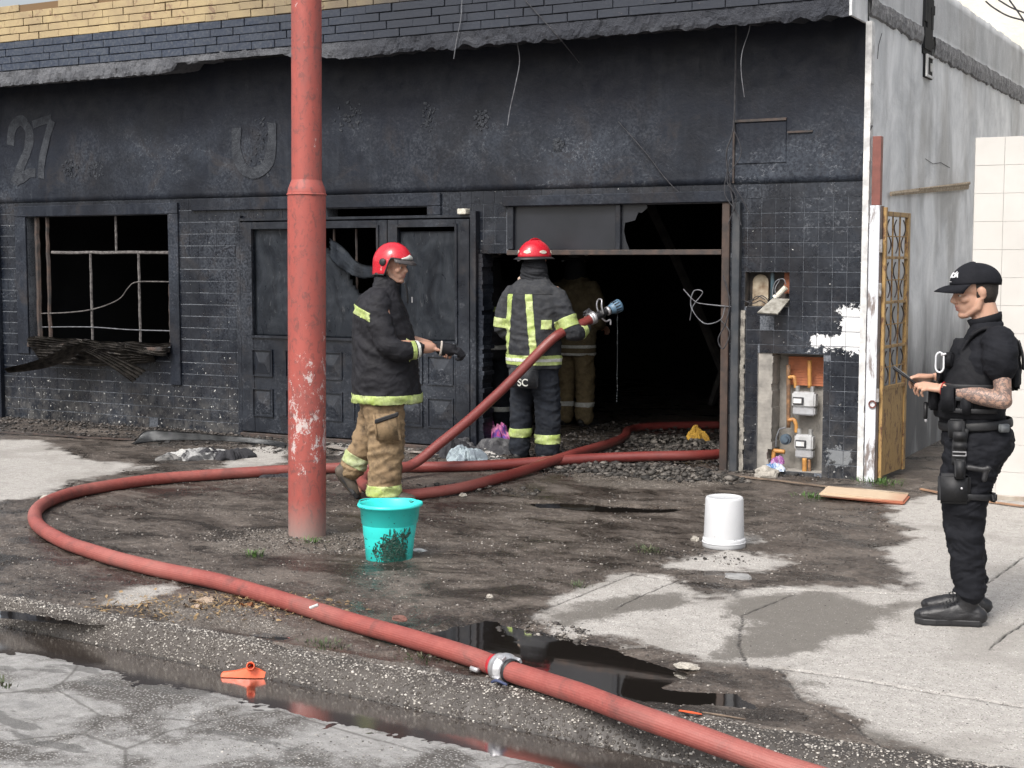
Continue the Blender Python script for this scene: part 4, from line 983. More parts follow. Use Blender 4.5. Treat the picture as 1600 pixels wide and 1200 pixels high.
def road_mat():
    t = MT('worn_grey_asphalt'); n1 = t.noise(2.2, 7, .65, .4); n2 = t.noise(20, 6, .7); n3 = t.noise(85, 4, .75); peb = t.vor(75); y = t.sep()[1]; w = t.attr('wet')
    c = t.mix(t.ramp(n2, [(.3, 0), (.7, 1)]), (.35, .345, .335), (.21, .205, .20))
    agg = t.ramp(n1, [(.47, 0), (.58, 1)])
    c = t.mix(t.math('MULTIPLY', agg, t.ramp(peb, [(.28, 0), (.42, 1)])), c, (.085, .078, .072))
    c = t.mix(t.math('MULTIPLY', agg, t.math('LESS_THAN', peb, .14)), c, (.52, .50, .47))
    c = t.mix(t.ramp(n3, [(.6, 0), (.68, .8)]), c, (.055, .05, .045))
    c = t.mix(t.ramp(t.noise(1.7, 5, .6, .3, co=t.map(scale=(.7, 1.8, 1), loc=(4, 2, 0))), [(.63, 0), (.645, .65)]), c, (.09, .088, .085))
    c = t.mix(t.ramp(t.vor(1.1, 'DISTANCE_TO_EDGE', co=t.mix(.12, t.co, t.nt.nodes.new('ShaderNodeTexNoise').outputs['Color'])), [(.003, .6), (.009, 0)]), c, (.05, .045, .04))
    c = t.mix(w, c, (.022, .019, .017))
    return t.out(c, t.mix(w, (.85,)*3, (.25,)*3), bump=t.math('ADD', n2, t.math('ADD', n3, t.math('MULTIPLY', agg, t.ramp(peb, [(.1, 1), (.4, 0)])))), strength=.7, dist=.009)
def pave_h(X, Y):
    F = ground_fields(X, Y); z = height(X, Y, F); ed = np.clip((Y + .0)/.3, 0, 1); z = z*(1-ed*.6)
    return z, dict(dry=F[0], damp=F[1], pud=F[2], soil=F[3], groove=F[4])
xs = axis([(-16, -9.6, .3), (-9.6, -4.2, .035), (-4.2, 2.6, .014), (2.6, 6, .1)])
def warp(ys, x): return ys
ys = axis([(-6.28, -2.6, .0135), (-2.6, 0.3, .024), (.3, 9, .1)])
def pave_all(X, Y):
    # last rows follow the kerb line
    return pave_h(X, Y)
o = grid("pavement", xs, ys[ys > -6.6], lambda X, Y: (lambda z, A: (np.where(Y < kin(X) - .030, -.20, np.where(Y < kin(X) - .012, -.055, z)), A))(*pave_h(X, Y)), None, pavement_mat())
# rows beyond the kerb's inner line are cut away
bmx = BM(); bmx.from_mesh(o.data)
bmesh.ops.delete(bmx, geom=[v for v in bmx.verts if v.co.z < -.15], context='VERTS'); bmx.to_mesh(o.data); bmx.free()
# kerb: grid in (x, a) coordinates
xs_k = axis([(-8, -3.2, .05), (-3.2, 2.4, .012), (2.4, 6, .06)]); av = np.concatenate([[-.30, -.16, -.06], np.linspace(-.02, 1.04, 37)])
def kerb_grid():
    X = np.repeat(xs_k[:, None], len(av), 1); Aa = np.repeat(av[None, :], len(xs_k), 0); Y = kin(X) + (kout(X) - kin(X))*Aa
    Z = kerb_h(X, Y); Z = np.where(Aa < -.03, Z - .022 + .03*np.minimum(0, Aa + .1), Z)
    nx, ny = X.shape; co = np.stack([X, Y, Z], -1).reshape(-1, 3).astype(np.float32)
    i = np.arange(nx-1)[:, None]*ny + np.arange(ny-1)[None, :]; q = np.stack([i, i+1, i+ny+1, i+ny], -1).reshape(-1, 4)
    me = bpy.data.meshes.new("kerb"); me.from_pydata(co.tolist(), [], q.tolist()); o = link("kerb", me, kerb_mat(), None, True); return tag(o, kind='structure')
kerb_grid()
def rd(X, Y):
    b = kout(X) - Y; return road_h(X, Y), dict(wet=np.clip((.24 - b + .14*fbm(X, Y, 3.5, 4, 95) + .06*fbm(X, Y, 20, 3, 96))/.05, 0, 1))
grid("road", axis([(-12, -3.4, .1), (-3.4, 1.9, .014), (1.9, 8, .1)]), axis([(-16, -7.9, .2), (-7.9, -6.02, .013)]), rd, None, road_mat())
# earth below everything, out to the horizon
bm = BM(); s = 260; bm.faces.new([bm.verts.new(c) for c in ((-s, -s, -.26), (s, -s, -.26), (s, s, -.26), (-s, s, -.26))]); tag(obj("ground", bm, simple('distant_ground', (.14, .13, .12), (.09, .085, .08), .5, .9)), kind='structure')
bm = BM(); bm.faces.new([bm.verts.new(c) for c in ((-9.3, .16, -.012), (-.15, .16, -.012), (-.15, 8, -.012), (-9.3, 8, -.012))]); tag(obj("floor", bm, simple('burnt_floor', (.02, .018, .017), (.008, .008, .008), 7, .8, bump=.8)), kind='structure')

# --- water
def water_mat(name, tint, rough=.03):
    t = MT(name); n = t.noise(5, 2, .5, .3, co=t.map(scale=(.6, 1.4, 1)))
    t.b.inputs['Transmission Weight'].default_value = .5; t.b.inputs['IOR'].default_value = 1.33
    return t.out(tint, rough, bump=n, strength=.03, dist=.01)
wmat = water_mat('dirty_water', (.020, .017, .015)); gmat = water_mat('gutter_water', (.040, .031, .026), .12)
def water(name, poly, z, m, sw=.0):
    bm = BM(); P = smooth_path([(x, y, z) for x, y in poly] + [(poly[0][0], poly[0][1], z)], 5)[:-1]
    bm.faces.new([bm.verts.new(p) for p in P]); bmesh.ops.triangulate(bm, faces=bm.faces[:]); o = obj(name, bm, m); return tag(o, kind='structure')
ZW = -.0145
for k, p in enumerate(PUD):
    if k in (4, 5): continue
    c = np.mean(p, 0); q = [tuple(c + (np.array(v) - c)*1.06) for v in p]; water("puddle", q, ZW - (.009 if k in (1, 3, 4, 5) else 0), wmat)
gl = [(x, kout(x) + .10) for x in np.arange(-4, 3.0, .1)]; gr_ = [(x, kout(x) - .42 - .05*math.sin(x*3)) for x in np.arange(2.9, -4, -.1)]
bm = BM(); bm.faces.new([bm.verts.new((x, y, -.119)) for x, y in gl + gr_]); bmesh.ops.triangulate(bm, faces=bm.faces[:]); tag(obj("gutter_water", bm, gmat), kind='structure')

# --- loose stones
def ico_template(sub=1):
    bm = BM(); bmesh.ops.create_icosphere(bm, subdivisions=sub, radius=1.0); v = np.array([q.co[:] for q in bm.verts]); f = np.array([[q.index for q in fc.verts] for fc in bm.faces]); bm.free(); return v, f
def scatter(name, P, S, m, seed=1, sub=0, flat=.6):
    """one mesh of many small irregular stones; P (n,3), S (n,)"""
    rng = np.random.default_rng(seed); V, Fc = ico_template(sub); n = len(P); nv = len(V)
    A = rng.uniform(0, 2*PI, n); sx = S*rng.uniform(.7, 1.3, n); sy = S*rng.uniform(.6, 1.1, n); sz = S*flat*rng.uniform(.6, 1.1, n)
    J = 1 + rng.uniform(-.42, .42, (n, nv, 1)); B = V[None]*J; x = B[..., 0]*sx[:, None]; y = B[..., 1]*sy[:, None]; z = B[..., 2]*sz[:, None]
    c, s_ = np.cos(A)[:, None], np.sin(A)[:, None]
    co = np.stack([x*c - y*s_ + P[:, :1], x*s_ + y*c + P[:, 1:2], z + P[:, 2:3]], -1).reshape(-1, 3).astype(np.float32)
    q = (Fc[None] + (np.arange(n)*nv)[:, None, None]).reshape(-1).astype(np.int32)
    me = bpy.data.meshes.new(name); me.vertices.add(len(co)); me.vertices.foreach_set('co', co.ravel()); me.loops.add(len(q)); me.loops.foreach_set('vertex_index', q)
    k = len(q)//3; me.polygons.add(k); me.polygons.foreach_set('loop_start', np.arange(k, dtype=np.int32)*3); me.update(calc_edges=True)
    at = me.attributes.new('tone', 'FLOAT', 'POINT'); at.data.foreach_set('value', np.repeat(rng.uniform(0, 1, n), nv).astype(np.float32))
    return tag(link(name, me, m), kind='stuff')
def stone_mat(name, lo, hi, rough=.7):
    t = MT(name); a = t.attr('tone'); n = t.noise(60, 3)
    return t.out(t.mix(t.ramp(t.math('ADD', a, t.math('MULTIPLY', n, .15)), [(.25, 0), (.75, .4), (1.0, 1)]), lo, hi), rough, bump=n, strength=.5, dist=.003)
gs = stone_mat('pebbles', (.035, .03, .027), (.30, .275, .25)); gs2 = stone_mat('rubble_pieces', (.020, .018, .016), (.15, .135, .12)); gs3 = stone_mat('dark_debris', (.012, .011, .011), (.12, .105, .095))
rng = np.random.default_rng(5)
def hz(x, y): return height(x, y)
# gravel over the wet ground
n = 26000; x = rng.uniform(-6.5, 2.2, n); y = -.1 - 5.9*rng.uniform(0, 1, n)**.8
F = ground_fields(x, y); keep = (F[0] < .0) & (F[2] < -.01) & ((fbm(x, y, 3.2, 4, 201) + .06*(F[3] > -.02)) > -.02)
x, y = x[keep], y[keep]; S = .0025 + .0065*rng.uniform(0, 1, len(x))**3; scatter("gravel", np.stack([x, y, hz(x, y) + S*.2], -1), S, gs, 1)
# sparse grit on the dry slab and the road
n = 2500; x = rng.uniform(-1, 2.4, n); y = rng.uniform(-6, -.4, n); S = .0015 + .003*rng.uniform(0, 1, n)**3; scatter("grit", np.stack([x, y, hz(x, y)], -1), S, gs3, 2)
n = 9000; x = rng.uniform(-3, 2.2, n); a = rng.uniform(0, .97, n); y = kin(x) + (kout(x)-kin(x))*a; S = .0025 + .005*rng.uniform(0, 1, n)**2; scatter("kerb_pebbles", np.stack([x, y, kerb_h(x, y)], -1), S, stone_mat('kerb_pebble', (.07, .06, .052), (.52, .49, .45)), 3)
n = 7000; x = rng.uniform(-3, 1.8, n); y = rng.uniform(-7.8, -6.6, n); k = fbm(x, y, 2.2, 4, 301) > -.02; x, y = x[k], y[k]; S = .002 + .004*rng.uniform(0, 1, len(x))**2; scatter("road_grit", np.stack([x, y, road_h(x, y)], -1), S, stone_mat('road_pebble', (.06, .055, .05), (.45, .43, .40)), 4)
# charred debris at the foot of the wall and in the doorway
def strip(n, px0, px1, y0, y1, p=1.0): 
    x = rng.uniform(px0, px1, n); y = y0 + (y1-y0)*rng.uniform(0, 1, n)**p; return x, y
x, y = strip(8000, -9.4, -1.0, -.03, -.95, 1.7); S = .0045 + .020*rng.uniform(0, 1, len(x))**7; scatter("wall_foot_debris", np.stack([x, y, hz(x, y) + S*.3], -1), S, gs3, 6, 0, .5)
x, y = strip(5200, -3.3, -1.1, -.4, 2.6, 1.0); S = .004 + .026*rng.uniform(0, 1, len(x))**5; scatter("doorway_debris", np.stack([x, y, np.where(y > .1, .0, hz(x, y)) + S*.3 + .02*np.clip(y*4, 0, 1)], -1), S, gs3, 7, 0, .5)
def heap(px, py, rx, ry, n, smin, smax, h, m, seed, name="rubble"):
    c = G(px, py); r_ = np.random.default_rng(seed); a = r_.uniform(0, 2*PI, n); r = np.sqrt(r_.uniform(0, 1, n)); x = c.x + rx*r*np.cos(a); y = c.y + ry*r*np.sin(a)
    S = smin + (smax-smin)*r_.uniform(0, 1, n)**6; z = np.where(y > 0, 0, hz(x, y)) + h*(1-r**1.5)*r_.uniform(.3, 1, n) + S*.3; return scatter(name, np.stack([x, y, z], -1), S, m, seed, 0, .65)
heap(1040, 695, .55, .30, 1500, .005, .040, .08, gs2, 11); heap(1010, 742, .85, .32, 1900, .004, .034, .03, gs2, 12); heap(760, 765, .45, .16, 160, .006, .03, .015, gs2, 13)
heap(640, 760, .5, .2, 90, .004, .02, .01, gs2, 14); heap(930, 735, .3, .15, 200, .006, .03, .03, gs2, 15); heap(440, 845, .62, .30, 2600, .002, .009, .006, gs, 16); heap(1200, 740, .3, .1, 160, .005, .025, .02, gs2, 17)
heap(845, 985, .25, .16, 220, .004, .018, .008, gs, 18); heap(1100, 870, .35, .16, 120, .003, .014, .006, gs2, 19); heap(1230, 745, .5, .12, 160, .004, .016, .01, gs2, 20)
heap(200, 668, 1.2, .25, 700, .005, .022, .03, gs3, 21, "charred_debris")

# --- larger single stones
def rock(label, px, py, s, col, seed, z=0, dims=(1, .8, .65)):
    bm = BM(); bmesh.ops.create_icosphere(bm, subdivisions=3, radius=1.0)
    for v in bm.verts:
        d = 1 + .35*noise.noise(v.co*1.4 + Vector((seed, 0, 0))) + .12*noise.noise(v.co*4 + Vector((seed, 3, 0))) + .05*noise.noise(v.co*11); v.co = Vector((v.co.x*dims[0], v.co.y*dims[1], v.co.z*dims[2]))*d*s
        if v.co.z < -.45*s*dims[2]: v.co.z = -.45*s*dims[2]
    o = obj("rock", bm, col); p = G(px, py); o.location = (p.x, p.y + s*.5, z + .4*s*dims[2]); return tag(o, label, "rock")
rk = simple('pale_rubble', (.46, .43, .38), (.26, .24, .21), 18, .9, bump=1.0, bdist=.01)
rock("pale lump of broken masonry in front of the gas meter niche", 1193, 747, .095, rk, 1); rock("small pale stone beside the red hose's curve near the pavement middle", 722, 776, .03, rk, 2)
rock("flat grey stone below the white bucket on the wet strip", 1150, 905, .06, simple('grey_stone', (.25, .25, .25), (.18, .18, .18), 12, .8), 3, dims=(1.4, .8, .3)); rock("white chip of plaster just right of the turquoise bucket", 652, 862, .035, M['whitechip'], 4, dims=(1.3, .8, .3))
rock("cream stone lying on the pavement far left near the hose's bend", 68, 782, .04, rk, 5); rock("small round tan stone on wet ground between turquoise bucket and puddle", 764, 934, .018, rk, 6)
rock("reddish brick fragment in the wet ground below the turquoise bucket", 622, 970, .032, simple('brick_fragment', (.20, .09, .07), (.12, .06, .05), 20, .9), 7, dims=(1.3, .8, .5))
rock("white stone chip at the edge of the large puddle's right end", 1070, 1045, .04, rk, 8, dims=(1.4, .7, .35)); rock("pale stone beside grass left of the white bucket", 1085, 845, .03, rk, 9); rock("tan stone behind the turquoise bucket beside the firefighter's boot", 634, 788, .03, rk, 10)
rock("black charred lump on the ground left of the grey rags", 260, 693, .03, gs3, 11)
# ================================================================== POLE
def pole_mat():
    t = MT('red_pole_paint'); x, y, z = t.sep(); n = t.noise(5, 6, .7, .5, co=t.map(scale=(1, 1, .45))); f = t.noise(28, 6, .75, .8, co=t.map(scale=(1, 1, .6)))
    c = t.mix(t.ramp(n, [(.35, 0), (.7, 1)]), (.37, .085, .068), (.27, .062, .052))
    c = t.mix(t.math('MULTIPLY', t.ramp(f, [(.52, 0), (.62, 1)]), .7), c, (.14, .055, .05))
    ring = t.noise(3, 2, co=t.map(scale=(.2, .2, 9))); c = t.mix(t.math('MULTIPLY', t.ramp(ring, [(.6, 0), (.68, 1)]), t.ramp(f, [(.45, 0), (.55, .45)])), c, (.12, .06, .06))
    # scratches where the paint wore through to a white coat, thick between knee and hip height
    m_ = t.math('MULTIPLY', t.rng(z, .25, .55), t.rng(z, 1.45, .95)); pn = t.noise(13, 8, .85, .25, co=t.map(scale=(1, 1, .6), loc=(2, 7, 1)))
    patchy = t.math('ADD', pn, t.math('MULTIPLY', m_, .115)); c = t.mix(t.math('MULTIPLY', t.math('GREATER_THAN', patchy, .655), .85), c, (.56, .50, .49))
    c = t.mix(t.math('MULTIPLY', t.math('ADD', t.rng(z, .26, .04), t.math('MULTIPLY', t.math('SUBTRACT', n, .5), .8), True), .85), c, (.26, .20, .18))
    return t.out(c, .55, bump=t.math('ADD', f, t.math('MULTIPLY', pn, .6)), strength=.35, dist=.006)
pc = G(480, 842); pole = thing("utility_pole", "tall red painted steel pole with worn white patches, standing on the pavement", "pole", (pc.x, pc.y, 0))
pole.rotation_euler = Matrix.Rotation(.0106, 3, _fh).to_euler(); pm = pole_mat()
bm = BM(); lathe(bm, [(.114, -.1), (.114, .3), (.1135, 1.0), (.114, 2.07)] + [(.114, 2.09), (.113, 2.105), (.108, 2.125), (.098, 2.15), (.0905, 2.17)], 40); obj("lower_sleeve", bm, pm, pole, True)
bm = BM(); lathe(bm, [(.090, 2.165), (.0895, 3.3), (.089, 5.6)], 36); bm2 = bm; obj("upper_tube", bm2, pm, pole, True)
bm = BM(); ball(bm, (0, 0, 5.6), (.09, .09, .05), 3); obj("cap", bm, pm, pole, True)
bm = BM(); tube(bm, [(.1145*math.cos(a), .1145*math.sin(a), 2.085) for a in [2*PI*k/40 for k in range(41)]], .006, 6, False); obj("weld_bead", bm, pm, pole, True)

# ================================================================== BUCKETS
def plastic(name, c, rough=.35, sp=.5, c2=None):
    t = MT(name, 'object'); n = t.noise(8, 5, .6); f = t.noise(60, 4, .7)
    b = t.mix(t.ramp(n, [(.4, 0), (.75, 1)]), c, c2 or tuple(v*.82 for v in c)); b = t.mix(t.math('GREATER_THAN', t.math('ADD', f, t.math('MULTIPLY', n, .25)), .80), b, tuple(v*.35 for v in c))
    return t.out(b, t.rng(f, .3, .7, rough-.06, rough+.15), bump=n, strength=.08, dist=.004, spec=sp)
def teal_mat():
    t = MT('turquoise_plastic', 'object'); x, y, z = t.sep(); n = t.noise(26, 4, .7, co=t.map(scale=(.55, .55, 1.7)))
    c = t.mix(t.math('GREATER_THAN', t.math('ADD', n, t.math('MULTIPLY', t.rng(z, .14, .34), .03)), .665), (.04, .68, .63), (.01, .05, .045))
    # film of dark green muck dried on the front
    dx = t.math('SUBTRACT', x, .035); dz = t.math('SUBTRACT', z, .045); d = t.math('SQRT', t.math('ADD', t.math('MULTIPLY', dx, dx), t.math('MULTIPLY', t.math('MULTIPLY', dz, dz), .55)))
    s = t.math('ADD', t.rng(d, .10, .03), t.math('MULTIPLY', t.math('SUBTRACT', t.noise(34, 6, .8, .6), .5), 2.2)); s = t.math('MULTIPLY', t.ramp(s, [(.30, 0), (.50, 1)]), t.rng(y, -.03, -.06))
    c = t.mix(t.math('MULTIPLY', s, .88), c, t.mix(t.noise(50, 4, .8), (.005, .03, .02), (.02, .15, .11)))
    return t.out(c, .32, bump=t.noise(7), strength=.08, dist=.004)
teal_m = teal_mat()
bp = G(608, 872); tb = thing("turquoise_bucket", "turquoise plastic bucket smeared with dark green muck, standing on wet ground", "bucket", (bp.x, bp.y, -.004), YAW)
def oval(prof, spout=.05, seg=56):
    bm = BM(); rings = []
    for r, z, sp in prof:
        ring = []
        for k in range(seg):
            a = 2*PI*k/seg; e = max(0, math.cos(a - math.radians(18)))**10 * spout*sp
            ring.append(bm.verts.new(((r*1.02 + e)*math.cos(a), (r + e*.3)*math.sin(a)*.92, z + e*.12)))
        rings.append(ring)
    for i in range(len(rings)-1):
        for k in range(seg): bm.faces.new([rings[i][k], rings[i][(k+1) % seg], rings[i+1][(k+1) % seg], rings[i+1][k]])
    return bm, rings
bm, rg = oval([(.125, .0, 0), (.130, .004, 0), (.139, .13, .1), (.143, .14, .1), (.147, .20, .2), (.1475, .206, .2), (.1525, .21, .25), (.160, .30, .35), (.172, .303, .4), (.176, .312, .4), (.172, .322, .4), (.164, .325, .4), (.158, .318, .35), (.150, .25, .2), (.133, .05, .05), (.120, .012, 0)])
bm.faces.new(list(reversed(rg[0]))); bm.faces.new(rg[-1]); obj("bucket_body", bm, teal_m, tb, True)
bm = BM(); tube(bm, smooth_path([(-.17, .02, .312), (-.165, .13, .32), (-.03, .178, .318), (.12, .15, .320), (.18, .03, .315)], 8), .0035, 6); obj("handle", bm, teal_m, tb, True)
# smear of algae and mud clinging to the front
bm = BM(); rnd = random.Random(3)
muck = simple('dark_green_muck', (.006, .03, .022), (.02, .07, .05), 60, .3, bump=.8)
def on_bucket(a, z, off=.002):
    r = .128 + (.161-.128)*z/.30 + off; return Vector((r*1.02*math.cos(a), r*math.sin(a)*.92, z))
for k in range(420):
    u, v_ = rnd.random(), rnd.random()
    z = .012 + .17*v_; a0 = math.radians(-125 + 85*u + 25*(v_-.5)); env = 1 - abs(u-.62)*1.5 - max(0, v_-.55)*1.1
    if rnd.random() > env + .12: continue
    P = [on_bucket(a0, z, .0015)]; da, dz = rnd.gauss(.02, .04), rnd.gauss(0, .008)
    for q in range(3): P.append(on_bucket(a0 + da*(q+1), min(.2, max(.004, z + dz*(q+1))), .0015)); 
    tube(bm, P, [.0012, rnd.uniform(.0015, .0045), .003, .001], 4, flat=(1, .5))
tag(obj("muck_smear", bm, muck, tb), kind="stuff")
wp = G(1131, 853); wb = thing("white_bucket", "white plastic bucket standing upside down on the pavement", "bucket", (wp.x, wp.y, -.002), YAW)
wpl = plastic('white_bucket_plastic', (.56, .57, .59), .45, c2=(.53, .54, .56)); bm = BM()
lathe(bm, [(.122, .0), (.127, .004), (.127, .050), (.124, .054), (.1195, .055), (.1195, .060), (.1165, .16), (.112, .285), (.108, .297), (.100, .300), (.098, .297), (.03, .297)], 48, close=False); bmesh.ops.holes_fill(bm, edges=[e for e in bm.edges if len(e.link_faces) == 1]); obj("bucket_body", bm, wpl, wb, True)
bm = BM(); tube(bm, [(.1275*math.cos(a), .1275*math.sin(a), .030) for a in [2*PI*k/48 for k in range(49)]], .0035, 6, False); obj("rim_band", bm, wpl, wb, True)
stain = simple('ochre_stain', (.62, .50, .25), (.70, .62, .42), 60, .7, bump=0); bm = BM()
for k in range(26):
    a = math.radians(-108 + rnd.gauss(0, 4)); z = .085 + rnd.gauss(0, .012) - (a+1.9)*.12; r = .1197 - z*.03; p = Vector((r*math.cos(a), r*math.sin(a), z)); ball(bm, p, (.004*rnd.uniform(.4, 1.3), .0012, .004*rnd.uniform(.4, 1.3)), 1)
tag(obj("paint_stain", bm, stain, wb), kind="stuff")

# ================================================================== HOSES
def hose_mat():
    t = MT('red_hose_jacket'); u = t.nt.nodes.new("ShaderNodeTexCoord").outputs['UV']; su = t.sep(u)
    rib = t.math('SINE', t.math('MULTIPLY', su[0], 2*PI*26)); weave = t.math('SINE', t.math('MULTIPLY', su[1], 2*PI*120)); n = t.noise(6, 6, .7, .4); f = t.noise(45, 5, .75)
    c = t.mix(t.ramp(n, [(.3, 0), (.7, 1)]), (.28, .064, .052), (.20, .046, .04)); y = t.sep()[1]
    c = t.mix(t.math('MULTIPLY', t.ramp(f, [(.45, 0), (.75, .6)]), 1.0), c, (.34, .11, .09)); c = t.mix(t.math('MULTIPLY', t.ramp(t.noise(4, 5, .7, 1, co=t.map(loc=(3, 1, 7))), [(.52, 0), (.64, .75)]), 1.0), c, (.12, .045, .04))
    c = t.mix(t.math('MULTIPLY', t.ramp(t.noise(1.5, 5, .6, 0, co=t.map(loc=(1, 5, 7))), [(.45, 0), (.62, .5)]), 1.0), c, (.33, .125, .105))
    c = t.mix(t.math('MULTIPLY', t.rng(rib, .3, 1), .09), c, (.50, .2, .17))
    wet = t.rng(y, -2.6, -1.2); c = t.mix(t.math('MULTIPLY', wet, .62), c, (.13, .018, .018))
    return t.out(c, t.mix(wet, (.6,)*3, (.33,)*3), bump=t.math('ADD', t.math('MULTIPLY', rib, .22), t.math('ADD', t.math('MULTIPLY', weave, .12), f)), strength=.4, dist=.003)
hm = hose_mat(); HR = .043
def hp(px, py, z=.0): p = G(px, py, HR + z); return p     # centre line of a hose lying on the ground
def hose_bm(pts, r=HR):
    bm = BM(); P = smooth_path(pts, 10); P = [q + Vector((.007*noise.noise(q*2.3), .007*noise.noise(q*2.3 + Vector((5, 5, 5))), 0)) if 0 < i < len(P)-1 else q for i, q in enumerate(P)]
    tube(bm, P, [(r*(.985 + .03*noise.noise(q*3)), r*(1.0 + .06*noise.noise(q*2.1))) for q in P], 20); return bm
A1 = [hp(789, 1045), hp(730, 1024), hp(650, 1000), hp(560, 975), hp(470, 947), hp(400, 926), hp(330, 906), hp(250, 890), hp(175, 871), hp(110, 850), hp(68, 828), hp(54, 808), hp(66, 789), hp(110, 771), hp(170, 759), hp(250, 748), hp(340, 741), hp(430, 735.5), hp(530, 731), hp(620, 730), hp(700, 729), hp(780, 726), hp(850, 721, .01), hp(930, 716, .02), hp(1010, 713, .03), hp(1080, 711.5, .03), hp(1130, 709, .02), hp(1190, 703), hp(1240, 690)]
h1 = thing("fire_hose", "long red supply hose curving over the wet pavement from the street into the building", "hose", tuple(G(54, 808)), 0, "red fire hoses")
def at(o, parent): o.location = -Vector(parent.location); return o
at(obj("hose_length", hose_bm(A1), hm, h1, True), h1)
cp = hp(789, 1045, .004); d1 = (hp(812, 1053) - hp(765, 1036)).normalized()
A2 = [cp + d1*.03, hp(850, 1066), hp(920, 1090, .004), hp(1000, 1120, .0), hp(1080, 1148, -.02), hp(1150, 1173, -.05), hp(1230, 1200, -.085), hp(1320, 1228, -.10), hp(1420, 1262, -.11)]
at(obj("hose_length", hose_bm(A2), hm, h1, True), h1)
alu = simple('scuffed_aluminium', (.62, .62, .64), (.42, .42, .44), 22, .38, .65, bump=.3); blk = simple('black_rubber', (.012, .012, .014), (.02, .02, .022), 20, .5)
Mc = Matrix.Translation(cp) @ d1.to_track_quat('Z', 'Y').to_matrix().to_4x4()
bm = BM(); lathe(bm, [(.046, -.045), (.056, -.044), (.058, -.030), (.058, -.012), (.064, -.010), (.065, .006), (.060, .008), (.060, .022), (.052, .030), (.046, .031)], 32, mat=Mc); co_ = at(obj("coupling", bm, alu, h1, True), h1)
for k in range(4):
    a = 2*PI*k/4 + .5; bm = BM(); box(bm, -.012, .012, -.006, .010, -.008, .034, mat=Mc @ Matrix.Rotation(a, 4, 'Z') @ Matrix.Translation((0, .058, 0))); bevel(bm, .003); obj("lug", bm, alu, co_)
bm = BM(); lathe(bm, [(.044, .028), (.049, .030), (.049, .050), (.044, .052)], 28, mat=Mc); at(obj("black_collar", bm, blk, h1, True), h1)
bm = BM(); lathe(bm, [(.0435, -.075), (.0455, -.074), (.0455, -.046), (.0435, -.045)], 28, mat=Mc); at(obj("red_binding", bm, simple('bright_red_band', (.5, .02, .03), (.4, .02, .03), 20, .4), h1, True), h1)
bm = BM(); tube(bm, smooth_path([G(755, 1046, .01), G(745, 1047, .022), G(735, 1044, .02)], 6), .010, 8, flat=(1, .5)); at(obj("coupling_tab", bm, alu, h1, True), h1)
bm = BM(); tube(bm, smooth_path([cp + Vector((-.02, -.07, -.04)), cp + Vector((.02, -.10, -.02)), cp + Vector((.06, -.09, -.035))], 6), .006, 8); at(obj("blue_cord", bm, simple('blue_cord', (.05, .07, .16), (.04, .05, .1), 20, .6), h1, True), h1)

# ================================================================== CLOTH HEAPS, BOARDS AND LITTER
def cloth(name, label, cat, c, rx, ry, h, m, seed, rot=0, n=46, z=.0):
    n = 64; bm = BM(); g = {}
    for i in range(n+1):
        for j in range(n+1):
            u, v_ = 2*i/n - 1, 2*j/n - 1; x = u*math.sqrt(1 - v_*v_/2); y = v_*math.sqrt(1 - u*u/2); r = math.hypot(x, y)
            a = math.atan2(y, x); ed = 1 + .55*noise.noise(Vector((math.cos(a)*1.8 + seed, math.sin(a)*1.8, seed))) + .2*noise.noise(Vector((math.cos(a)*5 + seed, math.sin(a)*5, seed))); q = Vector((x*3 + seed, y*3, seed*.7))
            w = Vector((noise.noise(q), noise.noise(q + Vector((9, 1, 0))), 0))
            f = .5 + .9*noise.noise(q*.45 + w*.35); f2 = 1 - abs(noise.noise(q*.9 + w*.9))*2
            f3 = 1 - abs(noise.noise(q*2.2 + w*1.6))*2.4; hh = h*(max(0, 1 - r**2.4)**.7)*(.15 + .85*max(0, f)) + h*(.24*f2 + .09*f3)*(1-r**4) + .008
            if r > .97: hh = -.004
            g[i, j] = bm.verts.new((x*rx*ed, y*ry*ed, hh))
    for i in range(n):
        for j in range(n): bm.faces.new([g[i, j], g[i+1, j], g[i+1, j+1], g[i, j+1]])
    be = [e for e in bm.edges if len(e.link_faces) == 1]; bmesh.ops.holes_fill(bm, edges=be)
    o = obj(name, bm, m, None, True); o.location = (c[0], c[1], z); o.rotation_euler = (0, 0, rot); return tag(o, label, cat)
def cloth_mat(name, c1, c2, sc_=9, blotch=None):
    t = MT(name, 'object'); n = t.noise(sc_, 6, .7, .8); f = t.noise(120, 3); c = t.mix(t.ramp(n, [(.44, 0), (.54, 1)]), c1, c2)
    if blotch: c = t.mix(t.ramp(t.noise(sc_*.6, 4, .6, 1.2, co=t.map(loc=(3, 3, 3))), [(.52, 0), (.56, 1)]), c, blotch)
    return t.out(c, .85, bump=t.math('ADD', n, f), strength=.5, dist=.008)
p = G(305, 716); cloth("cloth_heap", "grey and white rag lying crumpled on the pavement left of the pole", "rag", p, .30, .15, .10, cloth_mat('grey_white_rag', (.30, .30, .30), (.04, .04, .043), 5, (.38, .38, .37)), 3, YAW)
p = G(352, 716); cloth("cloth_heap", "black garment crumpled beside the grey and white rag", "rag", p, .22, .12, .09, cloth_mat('black_rag', (.012, .012, .016), (.03, .03, .035)), 5, YAW + .2)
p = G(275, 718); cloth("cloth_heap", "flat dirty tail of cloth trailing left of the grey rag", "rag", p, .17, .06, .035, cloth_mat('dirty_rag', (.16, .155, .15), (.05, .05, .05)), 8, YAW + .1)
p = G(425, 744); cloth("cloth_scrap", "black wet scrap of cloth under the hose beside the pole", "rag", p, .17, .07, .03, bpy.data.materials['black_rag'], 9, YAW)
